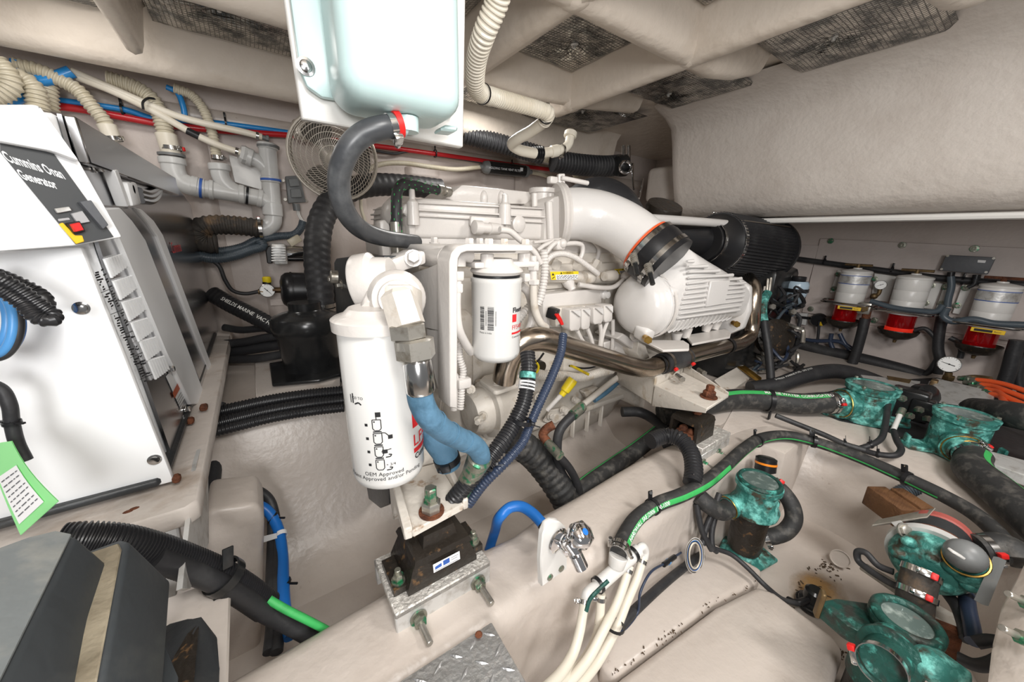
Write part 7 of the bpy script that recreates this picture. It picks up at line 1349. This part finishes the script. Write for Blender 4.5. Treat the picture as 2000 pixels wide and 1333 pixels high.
# engine wiring conduits in front of the pump
for pts, r_, mt_, lab in (([(1030, 690, .72), (1032, 715, .71), (1030, 750, .70), (1022, 790, .69), (1000, 835, .67), (965, 885, .64), (925, 930, .63), (895, 965, .63), (880, 985, .64)], .0155, 'conduit', 'thick black ribbed conduit with green band crossing before the pump'), ([(1100, 655, .80), (1095, 690, .77), (1078, 735, .74), (1055, 785, .71), (1035, 830, .69), (1020, 865, .67), (985, 905, .65), (945, 945, .65), (915, 985, .66)], .0095, 'conduit_blue', 'thinner blue-black ribbed conduit beside the thick one')):
    cc_ = hose('ribbed_conduit', lab, 'conduit', HOSE(pts), r_, mt_, ribs=.0062, depth=.14, n=18)
    if r_ > .012:
        P = HOSE(pts)
        for a, b, mm, nm in (((1031, 728), (1030, 740), 'bronze', 'green_band'), ((1030, 744), (1028, 762), 'paper', 'paper_label'), ((1014, 806), (1010, 815), 'cream_hose', 'tape_band')):
            m = MB(); q0, q1 = V(*a, d=.703), V(*b, d=.70); m.cyl(q0, q1, r_*1.06, n=18); m.build(nm, mm, cc_)
        m = MB(); text_flat(m, 'WIRED ENGINE', V(1029, 753, d=.683), RT, UP, .006, .0005); m.build('label_print', 'ink_grey', cc_, fix=False)
        cable_tie(cc_, V(1018, 822, d=.675), (-.3, 0, -1), .019, RT-UP*.3, w=.008); cable_tie(cc_, V(945, 907, d=.635), (-.6, 0, -.6), .018, RT)
dsk = thing('dipstick', 'yellow dipstick handle on a white tube', 'dipstick', V(1070, 800, y=.78)); m = MB(); m.cyl(V(1068, 802, y=.78), V(1100, 768, y=.76), .0075, n=12); m.build('tube', 'engine_white', dsk)
dp, dq = V(1100, 768, y=.76), V(1122, 738, y=.75); m = MB(); m.lathe(dp-(dq-dp)*.15, dq-dp, [(0, .010), (.014, .011), (.018, .015), ((dq-dp).length*.9, .017), ((dq-dp).length*1.05, .015)], 18); m.build('grip', 'yellow', dsk); m = MB(); m.prism(VS([(1118, 718), (1122, 715), (1152, 730), (1150, 735)], y=.74), (0, .015, 0), .001, 1); m.build('pull_tab', 'yellow', dsk)
hose('wire_loom', 'white ribbed loom along the block below the stainless pipe', 'wire loom', VS([(1045, 730), (1070, 735), (1100, 735), (1135, 738), (1165, 730), (1195, 722)], y=.82), .017, 'engine_dirty', ribs=.008, depth=.1)
hose('oil_pipe', 'white pipe with blue underside along the pan edge', 'pipe', VS([(1140, 790), (1165, 770), (1190, 750), (1210, 735)], y=.80), .011, 'engine_dirty'); hose('oil_pipe', 'blue hose tucked behind the white pipe', 'hose', VS([(1160, 782), (1185, 765), (1215, 738)], y=.82), .011, 'sleeve_blue')
# ---- small bilge pump strainer
pc0 = V(1448, 1085, z=.13)
bp_ = thing('bilge_strainer', 'verdigris strainer with black body and looped hose in the well', 'strainer', pc0)
def Bz(dx, dy, z): return pc0+Vector((dx, dy, z))
PB = pc0+Vector((0, 0, 0)); tz = V(1465, 958, x=pc0.x).z
m = MB(); m.lathe(PB+Zd*.03, Zd, [(0, .040), (.01, .042), (.13, .044), (.135, .04)], 32); m.build('black_body', 'cast_black', bp_)
m = MB(); m.lathe(PB+Zd*.155, Zd, [(0, .04), (.004, .058), (.02, .06), (.04, .05), (.075, .047), (.08, .055), (.092, .055), (.095, .045)], 36); hdp = m.build('head', 'bronze', bp_)
m = MB(); m.lathe(PB+Zd*.2505, Zd, [(0, .043), (.003, .042)], 28); m.build('clear_lid', 'glass_lid', hdp); m = MB(); m.ring(PB+Zd*.252, Zd, .047, .006, 32, 8); m.build('lid_ring', 'bronze_dark', hdp)
for e in (Vector((.9, -.4, 0)), Vector((-.5, .85, 0))): m = MB(); q = e.cross(Zd); m.prism([PB+Zd*.16+e*.04+q*.035, PB+Zd*.16+e*.09, PB+Zd*.16+e*.04-q*.035], (0, 0, .018), .004, 1); m.build('ear', 'bronze', bp_)
m = MB(); m.prism([PB+Vector((-.05, -.05, .0)), PB+Vector((.06, -.07, .0)), PB+Vector((.08, .0, .0)), PB+Vector((.02, .06, .0)), PB+Vector((-.06, .04, .0))], (0, 0, .012), .003, 1); m.lathe(PB+Zd*.01, Zd, [(0, .045), (.02, .03)], 18); m.build('base_foot', 'bronze', bp_)
m = MB(); pp = V(1438, 985, d=.99); pd = (V(1400, 1000, d=.97)-pp).normalized(); m.lathe(pp-pd*.03, pd, [(0, .026), (.045, .026), (.05, .03), (.06, .03), (.062, .024)], 24); m.build('inlet_port', 'bronze', bp_); m = MB(); m.ring(pp+pd*.03, pd, .028, .002, 24, 6); m.build('gasket', 'brass', bp_)
h = hose('bilge_hose', 'short black hose entering the well strainer from the left', 'hose', [pp+pd*.02, V(1410, 1000, d=.96), V(1385, 988, d=.95), V(1362, 968, d=.96)], .0225, 'hose_dusty', n=20); clamp(h, pp+pd*.028, pd, .0228, .012, 'stainless', screw=-UP, cap='red')
LQ = HOSE([(1508, 945, 1.06), (1525, 958, 1.05), (1545, 985, 1.03), (1550, 1015, 1.02), (1535, 1038, 1.02), (1510, 1048, 1.02), (1492, 1050, 1.03)])
lq = hose('bilge_hose', 'black hose looped from the strainer head back to its base', 'hose', LQ, .0215, 'hose_dusty', n=20); clamp(lq, V(1513, 948, d=1.058), LQ[1]-LQ[0], .0218, .013, 'stainless', screw=-FW+UP*.3, cap='red'); clamp(lq, V(1497, 1050, d=1.025), LQ[-1]-LQ[-2], .0218, .012, 'stainless', screw=-UP, cap='red')
oc = thing('level_sensor', 'black round sensor cap with orange ring', 'sensor', V(1492, 935, d=1.05)); m = MB(); m.lathe(V(1494, 922, d=1.06), V(1497, 895, d=1.06)-V(1494, 922, d=1.06), [(0, .02), (.004, .027), (.04, .027), (.044, .02)], 24); m.build('cap', 'black_plastic', oc); m = MB(); m.band(V(1496, 905, d=1.06), V(1497, 895, d=1.06)-V(1494, 922, d=1.06), .0272, .006, .001, 24); m.build('orange_ring', 'orange_clear', oc); m = MB(); m.cyl(V(1494, 922, d=1.06), V(1485, 942, d=1.05), .013, n=14); m.build('stem', 'black_plastic', oc)
for k, pts in enumerate(([(1405, 965, .98), (1392, 1000, .96), (1378, 1035, .95), (1372, 1065, .94)], [(1398, 1005, .97), (1390, 1040, .96), (1392, 1070, .95), (1400, 1078, .95)], [(1395, 1072, .95), (1430, 1085, .95), (1460, 1110, .93), (1495, 1145, .9), (1530, 1172, .9), (1560, 1180, .9)], [(1360, 985, .95), (1372, 1040, .94), (1390, 1075, .94)])):
    hose('cable', ('black cable dropping left of the well strainer', 'second black cable left of the well strainer', 'black cable running from the strainer to the drain pump', 'thin black cable joining the wire coil')[k], 'cable', HOSE(pts), .0075 if k != 2 else .006, 'rubber')
# ---- drain well: stain, debris, small submersible pump, drain opening
def decal(pts, mt_, nm, z=.1012): mb = MB(); mb.add(VS(pts, z=z), [list(range(len(pts)))]); return mb.build(nm, mt_, floor, fix=False)
decal([(1528, 1150), (1545, 1112), (1580, 1098), (1625, 1120), (1655, 1152), (1662, 1190), (1655, 1222), (1622, 1232), (1575, 1210)], 'rust_stain', 'rust_stain')
rnd = random.Random(9); m = MB()
for k in range(60):
    px, py = (rnd.gauss(1617, 16), rnd.gauss(1110, 7)) if k < 36 else (rnd.uniform(1550, 1650), rnd.uniform(1130, 1215)); p = V(px, py, z=.102); s_ = rnd.uniform(.0012, .004); m.obox(p, (s_, s_*rnd.uniform(1, 3), .0015), Zd, (rnd.uniform(-1, 1), rnd.uniform(-1, 1), 0))

for a, b, nn in (((1195, 1322), (1395, 1182), 36), ((1395, 1182), (1478, 1142), 10), ((1648, 1270), (1625, 1330), 40)):
    for k in range(nn):
        t = rnd.random(); p = V(a[0]+(b[0]-a[0])*t+rnd.gauss(0, 4), a[1]+(b[1]-a[1])*t+rnd.gauss(-3, 4), z=.157 if a[0] < 1600 else .102); s_ = rnd.uniform(.0008, .0026); m.obox(p, (s_, s_*2, .0015), Zd, (rnd.uniform(-1, 1), rnd.uniform(-1, 1), 0))
m.build('grit', 'crud', None, 'dark grit and debris scattered in the drain well', 'debris', kind='stuff')
dp_ = thing('drain_pump', 'small black submersible drain pump in the rust-stained well', 'pump', V(1583, 1195, z=.101)); dc_ = V(1583, 1185, z=.105)
m = MB(); m.lathe(dc_, Zd, [(0, .03), (.01, .032), (.02, .028), (.022, .022), (.05, .021), (.056, .015)], 18); m.build('housing', 'black_gloss', dp_); m = MB(); m.ring(dc_+Zd*.012, Zd, .031, .003, 24, 6); m.build('strainer_ring', 'black_plastic', dp_); m = MB(); m.tube([dc_+Zd*.03, V(1555, 1178, z=.13), V(1540, 1172, z=.12)], .008, 10, 4); m.build('outlet', 'black_plastic', dp_)
m = MB(); pdh = V(1641, 1092, x=1.255); m.ring(pdh, Vector((-1, -.1, .4)), .022, .002, 24, 6); m.lathe(pdh, Vector((-1, -.1, .4)), [(-.02, .021), (-.001, .021)], 24); m.build('drain_ring', 'gelcoat', None, 'round drain opening in the sloping cream face', 'drain')
# ---- large verdigris pump at the right
pa, pb_ = V(1812, 1106, d=.72), V(1846, 1010, d=.84); pax = (pb_-pa).normalized(); Lp = (pb_-pa).length
pu = thing('raw_water_pump', 'big verdigris raw-water pump with grey cap and white ring at the right', 'pump', V(1820, 1160, d=.78))
m = MB(); m.lathe(pa, pax, [(-.024, .0), (-.024, .02), (-.018, .036), (-.01, .049), (0, .056), (.014, .059), (.024, .058)], 40); vol = m.build('volute', 'bronze', pu, ang=60)
for k in range(9):
    th_ = k*.7; x_, y_, _ = frame(pax); q = pa-pax*.012+(x_*math.cos(th_)+y_*math.sin(th_))*(.03+.011*(k % 3)); m = MB(); m.sphere(q, .013+.004*(k % 2), 12, 8, (1, 1, .8)); m.build('casting_lump', 'bronze', vol)
m = MB(); m.ring(pa-pax*.016, pax, .025, .006, 28, 8); m.build('face_ridge', 'bronze_dark', vol)
m = MB(); m.lathe(pa+pax*.024, pax, [(0, .05), (0, .066), (.016, .067), (.018, .05)], 44); m.build('adapter_ring', 'pvc', pu)
m = MB(); m.lathe(pa+pax*.042, pax, [(0, .053), (.003, .057), (.02, .057), (.024, .05)], 40); m.build('motor_flange', 'rusty', pu)
m = MB(); m.lathe(pa+pax*.066, pax, [(0, .05), (.05, .05)], 36); m.build('motor_barrel', 'black_paint', pu)
m = MB(); m.lathe(pa+pax*.116, pax, [(0, .048), (.004, .052), (.02, .052), (.028, .042)], 36); m.build('motor_end', 'red_tank', pu)
m = MB(); x_, y_, _ = frame(pax, -FW); m.obox(pa+pax*.09+(x_*.8+y_*.5).normalized()*.051, (.002, .026, .026), pax, x_*.8+y_*.5, .001); m.build('rating_label', 'paper', pu)
for a in (-.7, .6): q = pa+pax*.03+(x_*math.cos(a)+y_*math.sin(a))*.066; m = MB(); m.hex(q, -pax, .010, .012); m.build('flange_bolt', 'steel_nut', pu)
gc = V(1884, 1084, d=.66); gax = (V(1874, 1062, d=.62)-gc); m = MB(); m.lathe(gc, gax, [(-.02, .026), (-.004, .028), (0, .0265), (.012, .024), (.02, .016), (.024, .005)], 28); m.build('grey_cap', 'pvc_dark', pu); m = MB(); m.lathe(V(1890, 1110, d=.68), V(1884, 1084, d=.66)-V(1890, 1110, d=.68), [(-.02, .03), (.0, .033), (.012, .031), (.018, .028)], 28); m.build('port_boss', 'bronze', pu); m = MB(); m.ring(V(1886, 1092, d=.667), gax, .0285, .002, 28, 6); m.build('gasket', 'brass', pu)
m = MB(); m.obox(V(1868, 1082, d=.635), (.004, .009, .026), UP*-.6+RT, None, .001); m.build('white_strip', 'white_plastic', pu)
wb_ = thing('wood_block', 'rough brown wooden block wedged behind the pump', 'wood block', V(1735, 1020, d=.95)); m = MB(); m.obox(V(1738, 990, d=.93), (.05, .09, .055), Zd, RT, .003); m.build('block', 'wood', wb_); m = MB(); m.obox(V(1778, 982, d=.92), (.035, .075, .03), Zd, RT, .003); m.build('upper_piece', 'wood', wb_)
m = MB(); m.prism([V(1703, 1026, d=.83), V(1715, 1015, d=.84), V(1828, 992, d=.80), V(1812, 1010, d=.78)], (0, .0, -.006), .001, 1); m.build('weathered_stick', 'wood_grey', None, 'weathered grey stick lying over the wooden block', 'stick')
m = MB(); m.prism([V(1742, 1022, d=.78), V(1762, 1018, d=.78), V(1784, 1044, d=.75), V(1772, 1050, d=.74)], FW*.004, .001, 1); tab = m.build('steel_tab', 'alu', pu); bolt(tab, V(1766, 1037, d=.753), -FW+UP*.4, .011, .006, 'steel_nut')
hose('pump_hose', 'ribbed grey hose arching behind the wooden block', 'hose', HOSE([(1745, 985, 1.02), (1758, 965, 1.03), (1785, 955, 1.02), (1820, 960, 1.0), (1850, 972, .97)]), .02, 'conduit_grey', ribs=.006, depth=.08)
ep = HOSE([(1905, 1075, .74), (1930, 1075, .735), (1955, 1072, .73), (1975, 1080, .72), (1985, 1098, .71)])
eh = hose('pump_hose', 'short thick black hose from the pump to the right edge', 'hose', ep, .03, 'hose_dusty', n=22); clamp(eh, V(1924, 1076, d=.736), ep[1]-ep[0], .0305, .012, 'stainless', screw=-FW, cap='red')
lp = HOSE([(1800, 1115, .70), (1793, 1140, .695), (1788, 1165, .69), (1785, 1190, .69)])
lpH = hose('pump_hose', 'dark hose with red clamps linking the pump to the strainer below', 'hose', lp, .0265, 'hose_dirty', n=22); clamp(lpH, V(1799, 1120, d=.70), lp[1]-lp[0], .027, .012, 'stainless', screw=-RT-FW, cap='red'); clamp(lpH, V(1790, 1160, d=.69), lp[2]-lp[1], .027, .011, 'stainless', screw=-RT-FW, cap='red')
hose('cable', 'black cable loop left of the pump', 'cable', HOSE([(1745, 1118, .74), (1715, 1105, .76), (1690, 1080, .78), (1676, 1078, .79), (1676, 1095, .79), (1695, 1112, .77), (1730, 1135, .74), (1755, 1148, .72)]), .0065, 'rubber')
m = MB(); m.prism([V(1680, 1105, d=.86), V(1692, 1100, d=.87), V(1900, 1220, d=.74), V(1905, 1250, d=.70), V(1880, 1242, d=.71)], (0, 0, -.012), .002, 1); m.build('mounting_board', 'wood_grey', None, 'thin grey board under the pump and the lower strainer', 'board')
m = MB(); m.prism([V(1808, 1200, d=.70), V(1888, 1230, d=.67), V(1870, 1300, d=.62), V(1820, 1290, d=.62)], (.02, .02, -.06), .003, 1); m.build('dark_block', 'rusty', None, 'dark corroded block beside the lower strainer', 'block')
hose('cable', 'blue-black cable hanging down behind the lower strainer', 'cable', HOSE([(1900, 1110, .74), (1888, 1145, .72), (1890, 1185, .69), (1898, 1225, .66), (1902, 1255, .64)]), .0115, 'conduit_blue'); hose('cable', 'second black cable behind the lower strainer', 'cable', HOSE([(1850, 1160, .72), (1868, 1185, .70), (1880, 1215, .68), (1888, 1250, .65)]), .0095, 'rubber')
lo = HOSE([(1870, 1285, .60), (1905, 1300, .585), (1940, 1295, .58), (1962, 1278, .58), (1960, 1258, .59), (1935, 1252, .60), (1905, 1256, .61)]); hose('cable_loop', 'black cable loop beside the lower strainer', 'cable', lo, .0095, 'rubber')
m = MB(); m.prism([V(1956, 1094, d=.66), V(1968, 1096, d=.655), V(1932, 1186, d=.605), V(1918, 1182, d=.61)], FW*.012, .001, 1); m.build('grey_bar', 'pvc_dark', None, 'pale grey bar leaning beside the pump', 'bar')
for k, (px, py, d_) in enumerate(((1968, 1163, .52), (1957, 1230, .48))):
    o = thing('threaded_stud', ('upper' if k == 0 else 'lower')+' threaded stud poking from the right stringer', 'stud', V(px+30, py+15, d=d_)); m = MB(); m.cyl(V(px, py-3, d=d_), V(px+40, py+17, d=d_+.005), .0048, n=10, ch=.001); m.build('thread', 'steel_nut', o); m = MB(); m.hex(V(px+34, py+14, d=d_), V(px+40, py+17, d=d_)-V(px, py-3, d=d_), .010, .012); m.build('nut', 'steel_green', o)
# ---- lower strainer
lc = V(1770, 1215, d=.64); ls = thing('sea_strainer', 'dark green bronze strainer with glass lid at the bottom edge', 'strainer', (lc.x, lc.y, .12), 'bronze sea strainers')
m = MB(); m.lathe((lc.x, lc.y, .2), Zd, [(0, .05), (.03, .05), (.05, .044), (lc.z-.215, .043), (lc.z-.21, .049), (lc.z-.2, .049), (lc.z-.198, .04)], 40); m.build('body', 'bronze_dark', ls)
m = MB(); m.lathe((lc.x, lc.y, .11), Zd, [(0, .045), (.1, .046)], 28); m.build('bowl', 'cast_black', ls)
m = MB(); m.ring(lc+Zd*.004, Zd, .041, .008, 40, 10); m.build('lid_ring', 'bronze_dark', ls); m = MB(); m.lathe(lc, Zd, [(0, .036), (.003, .036)], 32); m.build('glass_lid', 'glass_lid', ls)
m = MB(); e = (V(1660, 1215, d=.68)-lc); e.z = 0; e.normalize(); q = e.cross(Zd); c = Vector((lc.x, lc.y, lc.z-.06)); m.prism([c+e*.02+q*.05, c+e*.085+q*.03, c+e*.12+q*.005, c+e*.085-q*.03, c+e*.02-q*.05], (0, 0, .035), .006, 2); er = m.build('ear', 'bronze_dark', ls); m = MB(); m.prism([c+e*.112+q*.012, c+e*.12+q*.012, c+e*.12-q*.004, c+e*.112-q*.004], (0, 0, .06), .002, 1); m.build('ear_lug', 'brass_dull', er)
pd = (V(1705, 1335, d=.52)-V(1745, 1270, d=.60)).normalized(); pp = V(1738, 1275, d=.60); m = MB(); m.lathe(pp-pd*.03, pd, [(0, .034), (.03, .034), (.034, .04), (.044, .04), (.046, .03), (.08, .028)], 30); m.build('inlet_port', 'bronze_dark', ls); m = MB(); m.ring(pp+pd*.008, pd, .037, .0022, 30, 6); m.build('gasket', 'brass', ls)
m = MB(); c = V(1820, 1300, d=.57); m.sphere(c, .026, 18, 12, (1.2, 1, .8)); m.obox(c+RT*.015, (.045, .05, .022), UP, RT, .008, 3); m.build('side_boss', 'bronze', ls)
clamp(ls, pp+pd*.06, pd, .029, .012, 'stainless', screw=-RT, cap='red')
# ---- diamond plate step
dpn = VS([(960, 1215), (1030, 1370), (760, 1360)], z=.40); D0 = dpn[0]; du = Vector((-1, .02, 0)); dv = Vector((-.03, -1, 0))
dpl = thing('diamond_plate', 'worn aluminium diamond plate step at the bottom edge', 'plate', D0+du*.15+dv*.12)
m = MB(); m.prism([D0, D0+du*.42, D0+du*.42+dv*.34, D0+dv*.34], (0, 0, -.008), .0015, 1); m.build('sheet', 'diamond_alu', dpl)
m0 = None
for i in range(15):
    for j in range(12):
        p = D0+du*(.014+i*.028)+dv*(.014+j*.028)+Zd*.0005; ang = .6 if (i+j) % 2 else -.75
        e = du*math.cos(ang)+dv*math.sin(ang); q = e.cross(Zd)
        m = MB(); m.add([p-e*.011, p+q*.003-e*.002, p+e*.011, p-q*.003-e*.002, p+Zd*.0016-e*.006, p+Zd*.0016+e*.006], [[0, 1, 4], [1, 5, 4], [1, 2, 5], [2, 3, 5], [3, 4, 5], [3, 0, 4]]); m.build('tread_lug', 'diamond_alu', dpl)
m = MB(); m.sphere(V(935, 1240, z=.402), .006, 10, 6, (1, 1, .2)); m.build('rust_spot', 'rusty', dpl)
